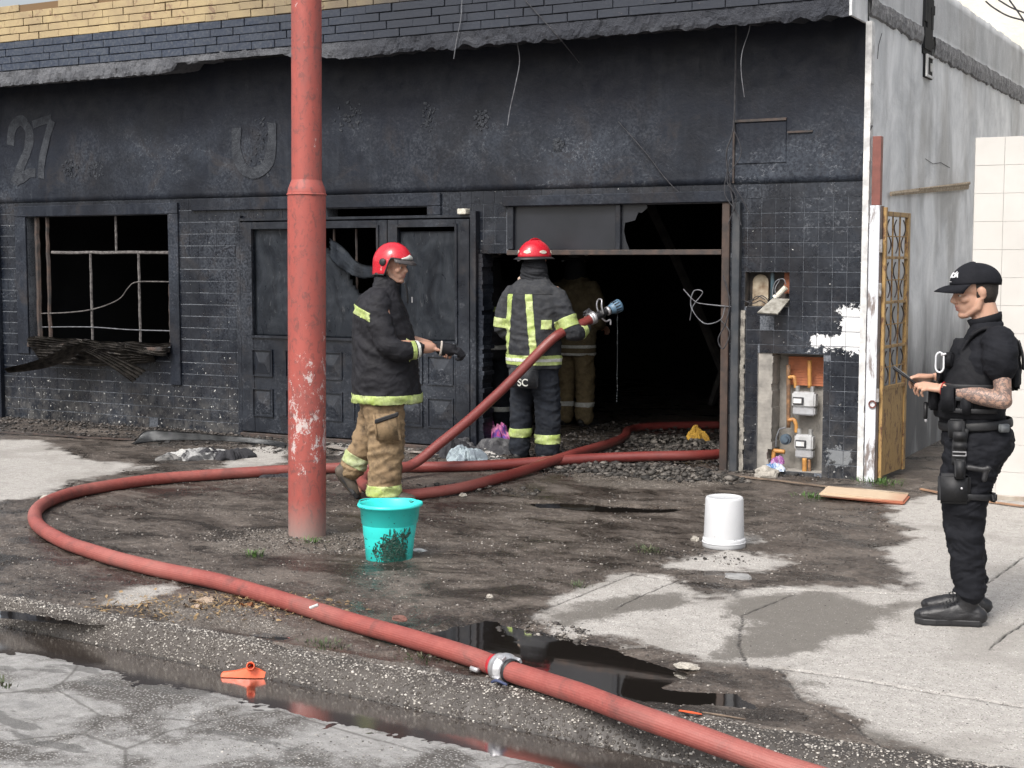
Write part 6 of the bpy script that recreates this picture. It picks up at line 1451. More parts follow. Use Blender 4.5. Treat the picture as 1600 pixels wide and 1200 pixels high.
def us_helmet(parent, Mh, shell=None):
    Mo = Mh @ Matrix.Translation((-.01, 0, .040)) @ Matrix.Rotation(math.radians(-3), 4, 'Y') @ Matrix.Scale(1.14, 4); h = thing("helmet", None, None); h.parent = parent
    b, rim = dome((.128, .112, .125), .0, -.004, -.008); obj("helmet_shell", xf(b, Mo), shell or red_h, h, True)
    b = BM(); ri, ro = [], []
    for k in range(48):
        a = 2*PI*k/48; ca, sa = math.cos(a), math.sin(a); f = 1.24 if ca > 0 else 1.34; ri.append(b.verts.new((.126*ca, .110*sa, -.004))); ro.append(b.verts.new((.126*f*ca, .110*1.24*sa, -.018 - .008*max(0, -ca))))
    for k in range(48): b.faces.new([ri[k], ri[(k+1) % 48], ro[(k+1) % 48], ro[k]])
    b.normal_update(); bmesh.ops.solidify(b, geom=b.faces[:], thickness=.005); obj("brim", xf(b, Mo), blk, h, True)
    b = BM(); tube(b, smooth_path([Mo @ V((.105*math.cos(t), 0, .006 + .126*math.sin(t))) for t in [PI*k/10 for k in range(11)]], 3), .006, 6, flat=(1, 1.6)); obj("crown_ridge", b, shell or red_h, h, True)
    for a0 in (150, 205, 262, 322, 40, 95):
        b = BM(); g = []
        for k in range(7):
            a = math.radians(a0 - 13 + 26*k/6); e = (1 - abs(k-3)/3.6)**.5; g.append([b.verts.new(V((.131*math.cos(a)*s_*(1.06 if math.cos(a) < 0 else 1), .115*math.sin(a)*s_, z))) for z, s_ in ((.034 - .014*e, .985), (.034 + .014*e, .955))])
        for k in range(6): b.faces.new([g[k][0], g[k+1][0], g[k+1][1], g[k][1]])
        b.normal_update(); bmesh.ops.solidify(b, geom=b.faces[:], thickness=.0025); obj("reflective_patch", xf(b, Mo), simple('pale_reflective', (.66, .60, .52), (.5, .42, .36), 16, .4, bump=0), h)
    b = BM(); tube(b, smooth_path([Mo @ V((-.05, .10, -.02)), Mo @ V((-.06, .115, -.03)), Mo @ V((-.05, .12, -.015))], 5), .008, 8); obj("buckle", b, alu, h, True)
    return h

# ------------------------------------------------------------------ turnout gear
def gear(parent, J, secs, coat, trs, boots, arms, legs, seed=0, voxel=.010, collar=None, fold=.007):
    b = BM(); loft(b, secs, 28)
    for pts, r in arms: limb(b, pts, r, n=6)
    if collar: limb(b, *collar)
    cb_ = fuse(b, voxel, 4); wrinkle(cb_, folds(fold, 11, seed))
    c = obj("coat", cb_.copy(), coat, parent, True)
    b = BM()
    for pts, r in legs: limb(b, pts, r, n=6)
    tb_ = fuse(b, voxel, 4); wrinkle(tb_, folds(fold*1.1, 15, seed+3)); t_ = obj("trousers", tb_.copy(), trs, parent, True)
    return cb_, tb_, c, t_
def Mhead(pos, yaw=0, pitch=0, roll=0): return Matrix.Translation(V(pos)) @ Matrix.Rotation(math.radians(yaw), 4, 'Z') @ Matrix.Rotation(math.radians(pitch), 4, 'Y') @ Matrix.Rotation(math.radians(roll), 4, 'X')

# ===== FIREFIGHTER 1: profile, facing right, one leg trailing
o1 = G(600, 788) + _fh*.14
f1 = thing("person", "firefighter in red helmet, black coat and tan trousers walking right past the pole", "person", (o1.x, o1.y, 0), YAW, "firefighters at the burnt building")
J = dict(pelvis=(-.01, 0, .93), waist=(-.01, 0, 1.08), chest=(-.01, 0, 1.32), neck=(.03, 0, 1.50), shL=(-.01, .19, 1.43), elL=(.06, .25, 1.13), wrL=(.30, .16, 1.09), shR=(-.01, -.19, 1.43), elR=(.07, -.26, 1.10), wrR=(.335, -.17, 1.095),
         hipL=(-.02, .10, .90), knL=(-.10, .11, .50), anL=(-.30, .12, .17), toeL=(-.20, .12, .05), hipR=(0, -.10, .90), knR=(.02, -.11, .48), anR=(.0, -.11, .09), toeR=(.18, -.12, .03))
Mh = Mhead((.065, 0, 1.650), -26, 6); sk1 = skin_mat('skin_weathered', (.50, .29, .21), (.42, .22, .155))
body(f1, J, Mh, sk1, .0055, [dict(wrist=J['wrL'], d=(.9, -.35, -.1), n=(0, .3, 1), side=(.3, -1, 0), curl=(.6, .7, .6)), dict(wrist=J['wrR'], d=(1, .15, -.12), n=(.1, -.35, .9), side=(.1, 1, .3), curl=(.5, .6, .5), spread=.05)], stub=.5, fat=1.25)
coat1 = fabric('black_coat', (.010, .010, .013), (.021, .021, .026), .72, ((.06, .06, .065), .2)); tan1 = fabric('tan_trousers', (.30, .215, .125), (.22, .15, .09), .85, ((.045, .035, .028), .75), scale=3.5); bootm = simple('muddy_boot', (.035, .03, .025), (.10, .08, .06), 12, .6, bump=.4, space='object')
secs = [(.015, 0, .70, .245, .265), (.012, 0, .76, .245, .265), (.005, 0, .90, .235, .260), (0, 0, 1.05, .225, .250), (-.01, 0, 1.18, .215, .245), (-.025, 0, 1.30, .195, .245), (-.03, 0, 1.38, .175, .240), (-.025, 0, 1.44, .145, .19), (-.01, 0, 1.50, .105, .12)]
cbm, tbm, coat_o, trs_o = gear(f1, J, secs, coat1, tan1, bootm,
    [([(-.02, -.17, 1.42), (-.02, -.235, 1.30), (.05, -.275, 1.11)], [(.085, .075), (.085, .072), (.082, .070)]), ([(.05, -.275, 1.11), (.14, -.26, 1.075), (.245, -.22, 1.085)], [(.080, .078), (.070, .068), (.056, .056)]),
     ([(-.02, .17, 1.42), (-.02, .235, 1.30), (.05, .27, 1.11)], [(.085, .075), (.082, .07), (.08, .07)]), ([(.05, .27, 1.11), (.13, .25, 1.08), (.22, .20, 1.085)], [(.08, .078), (.07, .068), (.056, .056)])],
    [([(-.005, -.10, .94), (0, -.115, .66), (.015, -.12, .42), (.0, -.12, .14), (-.002, -.12, .055)], [(.155, .125), (.145, .115), (.130, .108), (.118, .10), (.125, .105)]), ([(-.03, .10, .94), (-.055, .115, .68), (-.105, .12, .50), (-.19, .12, .33), (-.25, .12, .21)], [(.150, .125), (.135, .115), (.115, .105), (.095, .09), (.09, .085)]), ([(-.01, -.02, .92), (-.01, .02, .92)], [(.15, .14), (.15, .14)])], seed=1,
    collar=([(.01, 0, 1.48), (.012, 0, 1.53)], [(.098, .098), (.094, .094)]))
band("hem_stripe", cbm, [(V((0, 0, .705)), V((0, 0, 1))), (V((0, 0, .765)), V((0, 0, -1)))], lime, f1, lambda c, n_: abs(n_.z) < .7)
band("back_stripe", cbm, [(V((-.1, 0, 1.285)), V((.42, 0, 1))), (V((-.1, 0, 1.345)), V((-.42, 0, -1)))], lime, f1, lambda c, n_: abs(n_.z) < .75 and c.x < -.075)
ax = V((1, .38, .1)).normalized(); cp_ = V((.235, -.225, 1.085))
for q, (d0, d1, mm, nm) in enumerate([(-.034, -.006, lime, "cuff_stripe"), (.003, .022, silver, "cuff_stripe")]): band(nm, cbm, [(cp_ + ax*d0, ax), (cp_ + ax*d1, -ax)], mm, f1, near_axis((.1, -.25, 1.08), (.30, -.20, 1.09), .11))
cbm.free()
band("trouser_stripe", tbm, [(V((0, 0, .058)), V((0, 0, 1))), (V((0, 0, .135)), V((0, 0, -1)))], lime, f1, lambda c, n_: c.y < 0 and abs(n_.z) < .7)
a2 = V((-.45, 0, -.8)).normalized(); c2 = V((-.215, .12, .27)); band("trouser_stripe", tbm, [(c2 - a2*.04, a2), (c2 + a2*.04, -a2)], dull_lime, f1, near_axis((-.15, .12, .4), (-.28, .12, .15), .13)); tbm.free()
# cargo pocket with dark flap edge
b = BM(); box(b, -.055, .125, -.262, -.215, .44, .665); bevel(b, .022, 3)
for v in b.verts: v.co.x += (v.co.z-.55)*-.12; v.co.y += abs(v.co.x-.03)*.22
obj("cargo_pocket", b, tan1, f1, True); b = BM(); box(b, -.05, .115, -.275, -.262, .600, .632)
for v in b.verts: v.co.z += (v.co.x-.03)*.33; v.co.y += abs(v.co.x-.03)*.22
bevel(b, .006); obj("pocket_edge", b, blk, f1)
for s, (h, t__) in {'R': ((-.055, -.12, .0), (.215, -.13, .0)), 'L': ((-.335, .12, .155), (-.205, .12, -.02))}.items():
    J2 = dict(J); 
    if s == 'L': J2['anL'] = (-.24, .12, .20)
    obj("boot", fuse(boot(J2, s, toe=t__, heel=h, up=.16 if s == 'R' else .08), .007, 3), bootm, f1, True); obj("boot_sole", sole(h, t__, .024), blk, f1)
# glove held over the right hand
b = BM(); w_ = V((.42, -.155, 1.085)); dd = V((1, .1, -.14)).normalized(); hand_shapes(b, w_ + dd*.01, dd, (.1, -.4, .9), (.1, 1, .35), curl=(.75, 1.25, .9), spread=.02, size=1.12, r=.0105); limb(b, [w_ - dd*.015, w_ + dd*.05], [(.050, .046), (.046, .044)]); obj("glove", fuse(b, .0045, 3), fabric('black_glove', (.012, .012, .015), (.03, .03, .034), .7), f1, True)
b = BM(); rr_ = lathe(b, [(.050, -.006), (.055, 0), (.052, .008)], 24, mat=Matrix.Translation(w_ - dd*.02) @ dd.to_track_quat('Z', 'Y').to_matrix().to_4x4()); b.normal_update(); bmesh.ops.solidify(b, geom=b.faces[:], thickness=.005); obj("glove_cuff", b, simple('pale_cuff_trim', (.55, .50, .45), (.4, .35, .3), 20, .8), f1, True)
b = BM(); limb(b, [(.15, -.10, 1.545), (.165, -.095, 1.48), (.17, -.08, 1.40)], [(.006, .012), (.006, .014), (.005, .012)]); obj("zip_flap", b, blk, f1, True)
b = BM(); box(b, .195, .203, -.085, -.065, 1.40, 1.44); bevel(b, .002); obj("zip_pull", b, alu, f1)
euro_helmet(f1, Mh)

# ===== FIREFIGHTER 2: seen from behind, holding the branch pipe
o2 = G(834, 721); f2 = thing("person", "firefighter seen from behind in dark striped coat and red helmet aiming a hose nozzle inside", "person", (o2.x, o2.y, 0), YAW + PI/2 - math.radians(26), "firefighters at the burnt building")
J = dict(pelvis=(0, 0, .95), waist=(0, 0, 1.08), chest=(0, 0, 1.32), neck=(0, 0, 1.50), shL=(0, .20, 1.43), elL=(-.02, .28, 1.12), wrL=(.22, .12, 1.06), shR=(0, -.20, 1.43), elR=(.0, -.34, 1.10), wrR=(.21, -.385, 1.165),
         hipL=(0, .10, .92), knL=(.01, .12, .5), anL=(0, .13, .10), toeL=(.17, .16, .04), hipR=(0, -.10, .92), knR=(.01, -.13, .5), anR=(-.02, -.13, .10), toeR=(.16, -.17, .04))
Mh = Mhead((.03, 0, 1.68), -22, 4)
body(f2, J, Mh, sk1, .0065, [dict(wrist=J['wrL'], d=(.8, -.5, .1), n=(0, .3, 1), side=(.3, -1, 0), curl=(.6, .8, .6)), dict(wrist=J['wrR'], d=(.8, -.1, .35), n=(-.2, -.9, .3), side=(.1, .2, 1), curl=(.8, .9, .7))])
coat2 = fabric('charcoal_coat', (.022, .024, .029), (.042, .044, .049), .85, ((.09, .09, .09), .35), scale=4); trs2 = fabric('navy_trousers', (.010, .013, .020), (.022, .026, .034), .85, ((.05, .05, .05), .25))
secs = [(0, 0, .79, .185, .235), (0, 0, .86, .19, .24), (0, 0, 1.0, .185, .235), (0, 0, 1.15, .18, .24), (-.005, 0, 1.28, .17, .25), (-.01, 0, 1.38, .16, .255), (-.01, 0, 1.45, .145, .225), (.0, 0, 1.51, .125, .165), (.0, 0, 1.56, .10, .115)]
cbm, tbm, coat_o, trs_o = gear(f2, J, secs, coat2, trs2, bootm,
    [([(0, -.20, 1.41), (-.005, -.275, 1.28), (.0, -.345, 1.10)], [(.085, .078), (.085, .078), (.082, .076)]), ([(.0, -.345, 1.10), (.09, -.37, 1.10), (.17, -.385, 1.145)], [(.080, .078), (.072, .070), (.062, .06)]),
     ([(0, .20, 1.41), (-.01, .265, 1.28), (-.02, .29, 1.12)], [(.085, .078), (.08, .072), (.075, .07)]), ([(-.02, .29, 1.12), (.09, .24, 1.06), (.18, .15, 1.06)], [(.075, .07), (.068, .066), (.058, .058)])],
    [([(0, -.09, .98), (.005, -.105, .68), (.01, -.125, .45), (-.005, -.13, .17), (-.008, -.13, .08)], [(.145, .125), (.130, .115), (.115, .108), (.105, .105), (.105, .108)]), ([(0, .09, .98), (.005, .105, .68), (.01, .12, .45), (-.005, .125, .17), (-.008, .125, .10)], [(.145, .125), (.125, .108), (.108, .098), (.098, .09), (.10, .092)]), ([(0, -.03, .95), (0, .03, .95)], [(.14, .14), (.14, .14)])], seed=9,
    collar=([(0, 0, 1.49), (.01, 0, 1.58)], [(.09, .095), (.098, .098)]))
back = lambda c, n_: n_.x < .55 and abs(n_.z) < .8
band("waist_stripe", cbm, [(V((0, 0, .825)), V((0, 0, 1))), (V((0, 0, .905)), V((0, 0, -1)))], lime, f2, lambda c, n_: abs(n_.z) < .7 and abs(c.y) < .27)
band("waist_stripe", cbm, [(V((0, 0, .853)), V((0, 0, 1))), (V((0, 0, .878)), V((0, 0, -1)))], silver, f2, lambda c, n_: abs(n_.z) < .7 and abs(c.y) < .27, off=.0065)
for y0, tilt in ((.185, .10), (-.055, -.10)):
    nn = V((0, 1, tilt)).normalized(); p0 = V((0, y0 - .9*0, 1.15)); band("back_stripe", cbm, [(p0 - nn*.030, nn), (p0 + nn*.030, -nn), (V((0, 0, .91)), V((0, 0, 1))), (V((0, 0, 1.41)), V((0, 0, -1)))], lime, f2, lambda c, n_: c.x < -.02 and n_.x < -.1)
band("tape_tab", cbm, [(V((0, -.205, 1.12)), V((0, 1, 0))), (V((0, -.135, 1.12)), V((0, -1, 0))), (V((0, 0, 1.125)), V((0, 0, 1))), (V((0, 0, 1.20)), V((0, 0, -1)))], lime, f2, lambda c, n_: c.x < -.02 and n_.x < -.1)
band("tape_tab", cbm, [(V((0, -.05, 1.12)), V((0, 1, 0))), (V((0, .02, 1.12)), V((0, -1, 0))), (V((0, 0, .782)), V((0, 0, 1))), (V((0, 0, .825)), V((0, 0, -1)))], lime, f2, lambda c, n_: c.x < -.02 and n_.x < -.1)
ua = V((0, -.42, -.90)).normalized(); uc = V((-.003, -.315, 1.175)); band("sleeve_stripe", cbm, [(uc - ua*.045, ua), (uc + ua*.045, -ua)], lime, f2, near_axis((0, -.25, 1.3), (0, -.36, 1.08), .115))
fa = V((.9, -.2, .4)).normalized(); fc = V((.11, -.375, 1.12)); band("sleeve_stripe", cbm, [(fc - fa*.03, fa), (fc + fa*.03, -fa)], lime, f2, near_axis((.05, -.36, 1.10), (.18, -.385, 1.15), .10))
ua = V((0, .12, -.99)).normalized(); uc = V((-.01, .285, 1.17)); band("sleeve_stripe", cbm, [(uc - ua*.04, ua), (uc + ua*.04, -ua)], lime, f2, lambda c, n_: c.y > .215)
# yoke seam
band("yoke_seam", cbm, [(V((0, 0, 1.412)), V((0, 0, 1))), (V((0, 0, 1.417)), V((0, 0, -1)))], blk, f2, lambda c, n_: c.x < 0 and abs(c.y) < .2, off=.003)
cbm.free()
for s, y0, z0 in (('L', .12, .205), ('R', -.13, .165)): band("trouser_stripe", tbm, [(V((0, 0, z0)), V((0, 0, 1))), (V((0, 0, z0+.075)), V((0, 0, -1)))], lime, f2, (lambda c, n_, y0=y0: (c.y > 0) == (y0 > 0)))
tbm.free()
b = BM(); box(b, -.205, -.175, -.13, .14, .635, .80); bevel(b, .014, 3); obj("tail_flap", b, coat2, f2, True)
tx = text_mesh("SC", .085, silver, "printed_letters", f2, .0015, True); tx.matrix_local = Matrix.Translation((-.2065, .055, .655)) @ Matrix.Rotation(-PI/2, 4, 'Z') @ Matrix.Rotation(PI/2, 4, 'X')
b = BM(); limb(b, [(.005, 0, 1.50), (.0, 0, 1.57), (.01, 0, 1.66)], [(.125, .135), (.115, .118), (.112, .100)]); bb = fuse(b, .007, 3); wrinkle(bb, folds(.008, 26, 4)); obj("neck_cloth", bb, fabric('black_hood', (.012, .013, .016), (.025, .026, .03)), f2, True)
b = BM(); ball(b, (-.05, .09, 1.535), (.03, .035, .025), 3); obj("hood_lining", b, fabric('beige_hood', (.50, .40, .32), (.40, .30, .24)), f2, True)
for s, (h, t__) in {'L': ((-.06, .125, 0), (.20, .165, 0)), 'R': ((-.08, -.13, 0), (.19, -.175, 0))}.items(): obj("boot", fuse(boot(J, s, toe=t__, heel=h, up=.16), .008, 3), simple('black_boot', (.012, .012, .013), (.03, .028, .026), 14, .5, space='object'), f2, True); obj("boot_sole", sole(h, t__, .024), blk, f2)
# right glove closed round the branch pipe
b = BM(); hand_shapes(b, (.215, -.385, 1.170), (.75, -.15, .45), (-.2, -.95, .1), (.1, .2, 1), curl=(.9, 1.0, .7), size=1.2, r=.0092); limb(b, [(.19, -.385, 1.155), (.235, -.388, 1.18)], [(.05, .045), (.045, .042)]); obj("glove", fuse(b, .005, 3), fabric('grey_glove', (.06, .06, .065), (.03, .03, .034), .7), f2, True)
us_helmet(f2, Mh)
R2 = Matrix.Translation(V((o2.x, o2.y, 0))) @ Matrix.Rotation(YAW + PI/2 - math.radians(26), 4, 'Z')
def l2(*p): return R2 @ V(p)
# attack hose from the building, looping behind the first firefighter and up to the branch pipe
nz0 = l2(.22, -.43, 1.205)
HB = [hp(1125, 664), hp(1060, 665), hp(1010, 667), hp(982, 672), hp(976, 682, .01), hp(955, 692, .03), hp(900, 708, .045), hp(860, 721, .02), hp(800, 741), hp(730, 760), hp(670, 770), hp(630, 773), hp(590, 768), hp(566, 755), hp(572, 742), hp(600, 736, .04), G(632, 733, .06), G(655, 700, 0) .lerp(l2(-.25, -.10, .95), .10)]
st_, en_ = G(630, 736, .06), l2(-.20, -.155, .955)
HB = HB[:-2] + [st_.lerp(en_, t) + V((0, 0, -.05*math.sin(PI*t))) for t in (.06, .25, .45, .65, .85, 1.0)] + [l2(-.12, -.25, 1.065), l2(-.01, -.31, 1.12), l2(.10, -.385, 1.165), nz0]
h2 = thing("fire_hose", "red attack hose rising from the ground to the nozzle in the doorway", "hose", tuple(hp(630, 773)), 0, "red fire hoses")
at(obj("hose_length", hose_bm(HB, .040), hm, h2, True), h2)
nd = (l2(.44, -.60, 1.315) - nz0).normalized(); Mn = Matrix.Translation(nz0) @ nd.to_track_quat('Z', 'Y').to_matrix().to_4x4()
nzl = thing("nozzle", None, None); nzl.parent = h2; 
def npart(name, prof, m, seg=28): b = BM(); lathe(b, prof, seg, mat=Mn); o = obj(name, b, m, nzl, True); o.location = -V(h2.location); return o
npart("nozzle_coupling", [(.044, -.02), (.052, -.018), (.053, .0), (.047, .004), (.053, .010), (.053, .030), (.040, .034)], alu); npart("nozzle_barrel", [(.030, .03), (.034, .04), (.034, .075), (.028, .08), (.036, .09), (.036, .12), (.028, .125), (.030, .16), (.028, .19)], blk)
npart("nozzle_ring", [(.030, .155), (.038, .157), (.038, .178), (.030, .18)], alu); npart("nozzle_tip", [(.030, .19), (.040, .195), (.044, .215), (.052, .235), (.058, .27), (.056, .292), (.040, .29), (.03, .25)], simple('blue_grey_tip', (.12, .22, .33), (.08, .14, .2), 20, .4))
for k in range(14):
    a = 2*PI*k/14; b = BM(); box(b, -.004, .004, -.003, .006, .225, .275, mat=Mn @ Matrix.Rotation(a, 4, 'Z') @ Matrix.Translation((0, .052, 0))); o = obj("grip_rib", b, blk, nzl); o.location = -V(h2.location)
b = BM(); up2 = Mn.to_3x3().inverted() @ V((0, 0, 1)); up2.z = 0; up2.normalize(); sd2 = V((-up2.y, up2.x, 0))
tube(b, smooth_path([Mn @ (sd2*.038 + V((0, 0, .10))), Mn @ (sd2*.042 + up2*.07 + V((0, 0, .105))), Mn @ (sd2*.03 + up2*.115 + V((0, 0, .13))), Mn @ (sd2*-.03 + up2*.115 + V((0, 0, .13))), Mn @ (sd2*-.042 + up2*.07 + V((0, 0, .105))), Mn @ (sd2*-.038 + V((0, 0, .10)))], 6), .007, 8); o = obj("bale_handle", b, alu, nzl, True); o.location = -V(h2.location)
b = BM(); tube(b, smooth_path([Mn @ (up2*-.03 + V((0, 0, .09))), Mn @ (up2*-.075 + V((0, 0, .12))), Mn @ (up2*-.08 + V((0, 0, .16))), Mn @ (up2*-.12 + V((0, 0, .15)))], 6), .008, 8); o = obj("pistol_grip", b, alu, nzl, True); o.location = -V(h2.location)
tip = Mn @ V((0, 0, .27)); b = BM()
for k in range(34):
    z = tip.z - .07 - k*.022 - rnd.random()*.01; ball(b, (tip.x + .012*noise.noise(V((z*9, 0, 0))), tip.y, z), (.004*rnd.uniform(.5, 1.2), .004, .008*rnd.uniform(.5, 1.4)), 1)
dr = MT('water_drops'); dr.b.inputs['Transmission Weight'].default_value = .8; tag(obj("dripping_water", b, dr.out((.3, .33, .36), .1)), kind="stuff")

# ===== FIREFIGHTERS 3 and 4: inside, in the dark
def inner_ff(px, py, label, coat_c, trs_c, face, seed, stripes, arms_y=.27):
    p = G(px, py); f = thing("person", label, "person", (p.x, p.y, 0), face, "firefighters at the burnt building")
    J = dict(pelvis=(0, 0, .95), waist=(0, 0, 1.08), chest=(0, 0, 1.32), neck=(0, 0, 1.50), shL=(0, .20, 1.43), elL=(-.02, .28, 1.12), wrL=(.20, .20, 1.02), shR=(0, -.20, 1.43), elR=(-.02, -.28, 1.12), wrR=(.20, -.20, 1.02), hipL=(0, .10, .92), knL=(.02, .11, .5), anL=(0, .12, .10), toeL=(.18, .14, .04), hipR=(0, -.10, .92), knR=(.02, -.11, .5), anR=(-.02, -.12, .10), toeR=(.17, -.14, .04))
    Mh = Mhead((.03, 0, 1.665), 0, 8); body(f, J, Mh, sk1, .008, [dict(wrist=J['wr'+s], d=(.9, 0, -.3), n=(0, sg_*.3, 1), side=(.2, -sg_, 0), curl=(.4, .5, .4)) for s, sg_ in (('L', 1), ('R', -1))])
    secs = [(0, 0, .72, .18, .225), (0, 0, .86, .18, .23), (0, 0, 1.0, .178, .225), (0, 0, 1.15, .17, .23), (-.005, 0, 1.28, .16, .24), (-.01, 0, 1.38, .15, .24), (-.01, 0, 1.45, .13, .20), (.0, 0, 1.51, .10, .13), (.0, 0, 1.56, .085, .09)]
    ar = [([(0, s*.20, 1.41), (-.01, s*.265, 1.28), (-.02, s*.285, 1.12), (.06, s*.25, 1.05), (.16, s*.21, 1.03)], [(.085, .078), (.08, .072), (.075, .07), (.066, .064), (.056, .056)]) for s in (1, -1)]
    lg = [([(0, s*.09, .96), (.005, s*.105, .68), (.012, s*.115, .45), (-.005, s*.12, .17), (-.008, s*.12, .09)], [(.14, .12), (.125, .108), (.11, .10), (.10, .095), (.102, .097)]) for s in (1, -1)]
    cbm, tbm, c, t_ = gear(f, J, secs, coat_c, trs_c, bootm, ar, lg + [([(0, -.03, .94), (0, .03, .94)], [(.13, .13), (.13, .13)])], seed=seed, voxel=.013, collar=([(0, 0, 1.49), (.01, 0, 1.57)], [(.09, .092), (.095, .095)]))
    for z0, w_, m_ in stripes: band("coat_stripe", cbm, [(V((0, 0, z0)), V((0, 0, 1))), (V((0, 0, z0+w_)), V((0, 0, -1)))], m_, f, lambda c, n_: abs(n_.z) < .7)
    for sgn in (1, -1): band("trouser_stripe", tbm, [(V((0, 0, .20)), V((0, 0, 1))), (V((0, 0, .245)), V((0, 0, -1)))], silver, f, lambda c, n_, s=sgn: c.y*s > 0)
    cbm.free(); tbm.free()
    for s, (h, t__) in {'L': ((-.06, .12, 0), (.20, .15, 0)), 'R': ((-.08, -.12, 0), (.19, -.15, 0))}.items(): obj("boot", fuse(boot(J, s, toe=t__, heel=h, up=.16), .009, 3), bpy.data.materials['black_boot'], f, True); obj("boot_sole", sole(h, t__, .024), blk, f)
    b = BM(); limb(b, [(.005, 0, 1.50), (.0, 0, 1.57), (.01, 0, 1.665)], [(.118, .125), (.110, .112), (.112, .098)]); obj("neck_cloth", fuse(b, .009, 3), bpy.data.materials['black_hood'], f, True)
    us_helmet(f, Mh, simple('shade_black_helmet', (.02, .018, .018), (.035, .03, .028), 9, .4)); return f  # helmet coloured black: the darkness of the interior is put into its colour
olive_c = fabric('olive_coat', (.20, .165, .10), (.14, .115, .07), .85, ((.04, .035, .03), .5)); 
inner_ff(898, 664, "third firefighter in olive coat and trousers standing inside the dark doorway", olive_c, fabric('olive_trousers', (.24, .185, .10), (.16, .125, .07), .85, ((.04, .035, .03), .5)), YAW + PI/2 - .6, 15, [(.80, .03, silver), (.725, .025, silver)])
inner_ff(766, 674, "fourth firefighter in black gear barely visible inside the doorway behind the open door edge", coat1, trs2, YAW + PI/2 + .4, 21, [(1.19, .045, lime), (.82, .045, silver)])

# ===== POLICE OFFICER: profile facing left, looking at a phone
PT = math.radians(15); op = G(1530, 977) + _fh*.11; pol = thing("person", "police officer in black uniform, vest and cap, with a tattooed arm, looking at a phone", "person", (op.x, op.y, 0), YAW + PI - PT)
J = dict(pelvis=(.0, 0, .86), waist=(.02, 0, 1.02), chest=(-.035, 0, 1.24), neck=(-.03, 0, 1.395), shL=(-.075, .175, 1.315), elL=(-.10, .235, 1.065), wrL=(.165, .13, 1.105), shR=(-.055, -.175, 1.315), elR=(-.06, -.235, 1.07), wrR=(.19, -.10, 1.135),
         hipL=(.0, .09, .83), knL=(.045, .10, .46), anL=(.02, .105, .09), toeL=(.22, .125, .03), hipR=(.0, -.09, .83), knR=(.03, -.10, .46), anR=(-.01, -.105, .09), toeR=(.17, -.12, .03))
Mh = Mhead((.025, 0, 1.545), 14, 9); skp = skin_mat('skin_young', (.50, .30, .215), (.44, .25, .175), True)
def tat(c):
    d = (c[:, 1] > .06)*(c[:, 2] < 1.22)*(c[:, 2] > .98); e = c[:, 0]; return d*(e < .15)*np.clip((.155 - e)/.02, 0, 1)
body(pol, J, Mh, skp, .0045, [dict(wrist=J['wrL'], d=(.93, -.32, .10), n=(.12, .45, .88), side=(.35, -.9, .35), curl=(.35, .9, .6), spread=.04, thumb=(.25, .1), size=.95), dict(wrist=J['wrR'], d=(.9, .38, .06), n=(.1, -.45, .88), side=(.3, .9, .35), curl=(.35, .9, .6), spread=.04, thumb=(.25, .1), size=.95)], tattoo=tat, stub=.25, jaw=1.05, neck_r=.060)
blackf = fabric('black_uniform', (.0042, .0048, .0075), (.009, .0098, .0135), .85, ((.02, .021, .026), .25)); blackv = fabric('black_cordura', (.0035, .004, .006), (.008, .0085, .011), .75, ((.02, .02, .024), .3), weave=160); web = simple('black_webbing', (.006, .0065, .008), (.012, .0125, .015), 60, .6, space='object')
# shirt
b = BM(); loft(b, [(.01, 0, .90, .150, .165), (.03, 0, 1.0, .150, .165), (.005, 0, 1.12, .145, .17), (-.03, 0, 1.24, .135, .175), (-.04, 0, 1.32, .115, .155), (-.035, 0, 1.375, .085, .105), (-.03, 0, 1.415, .068, .07)], 28)
for s in (1, -1):
    e = V(J['elL' if s > 0 else 'elR']); sh = V(J['shL' if s > 0 else 'shR']); limb(b, [sh + V((0, -s*.04, .01)), sh.lerp(e, .22) + V((0, s*.006, 0)), sh.lerp(e, .46)], [(.080, .080), (.080, .076), (.074, .066)])
sb_ = fuse(b, .007, 4); wrinkle(sb_, folds(.0045, 18, 2)); obj("shirt", sb_, blackf, pol, True)
b = BM(); 
for k in range(2): pass
rr_ = lathe(b, [(.070, -.02), (.076, .0), (.080, .022), (.077, .024)], 28, mat=Matrix.Translation((-.025, 0, 1.415)) @ Matrix.Rotation(math.radians(16), 4, 'Y')); b.normal_update(); bmesh.ops.solidify(b, geom=b.faces[:], thickness=.005); obj("shirt_collar", b, blackf, pol, True)
# vest
b = BM(); loft(b, [(.035, 0, .965, .158, .172, .9), (.038, 0, 1.02, .165, .178, .9), (.015, 0, 1.12, .165, .178, .9), (-.015, 0, 1.22, .165, .165, .9), (-.025, 0, 1.285, .155, .130, .9), (-.03, 0, 1.33, .140, .095, .9)], 30)
for s in (1, -1): limb(b, [(.085, s*.085, 1.27), (.02, s*.10, 1.365), (-.06, s*.10, 1.375), (-.14, s*.085, 1.29)], [(.014, .034), (.012, .030), (.014, .032), (.016, .036)], ref=(0, 0, 1))
limb(b, [(-.125, 0, 1.30), (-.150, 0, 1.22), (-.155, 0, 1.12)], [(.03, .13), (.035, .15), (.03, .15)])
vb = fuse(b, .007, 3); wrinkle(vb, folds(.003, 14, 8)); obj("tactical_vest", vb, blackv, pol, True)
def pouch(x0, x1, y0, y1, z0, z1, m=blackv, rz=0, name="pouch", bv=.008):
    b = BM(); c = V(((x0+x1)/2, (y0+y1)/2, (z0+z1)/2)); Mx = Matrix.Translation(c) @ Matrix.Rotation(rz, 4, 'Z') @ Matrix.Translation(-c); box(b, x0, x1, y0, y1, z0, z1, mat=Mx); bevel(b, bv, 2); return obj(name, b, m, pol, True)
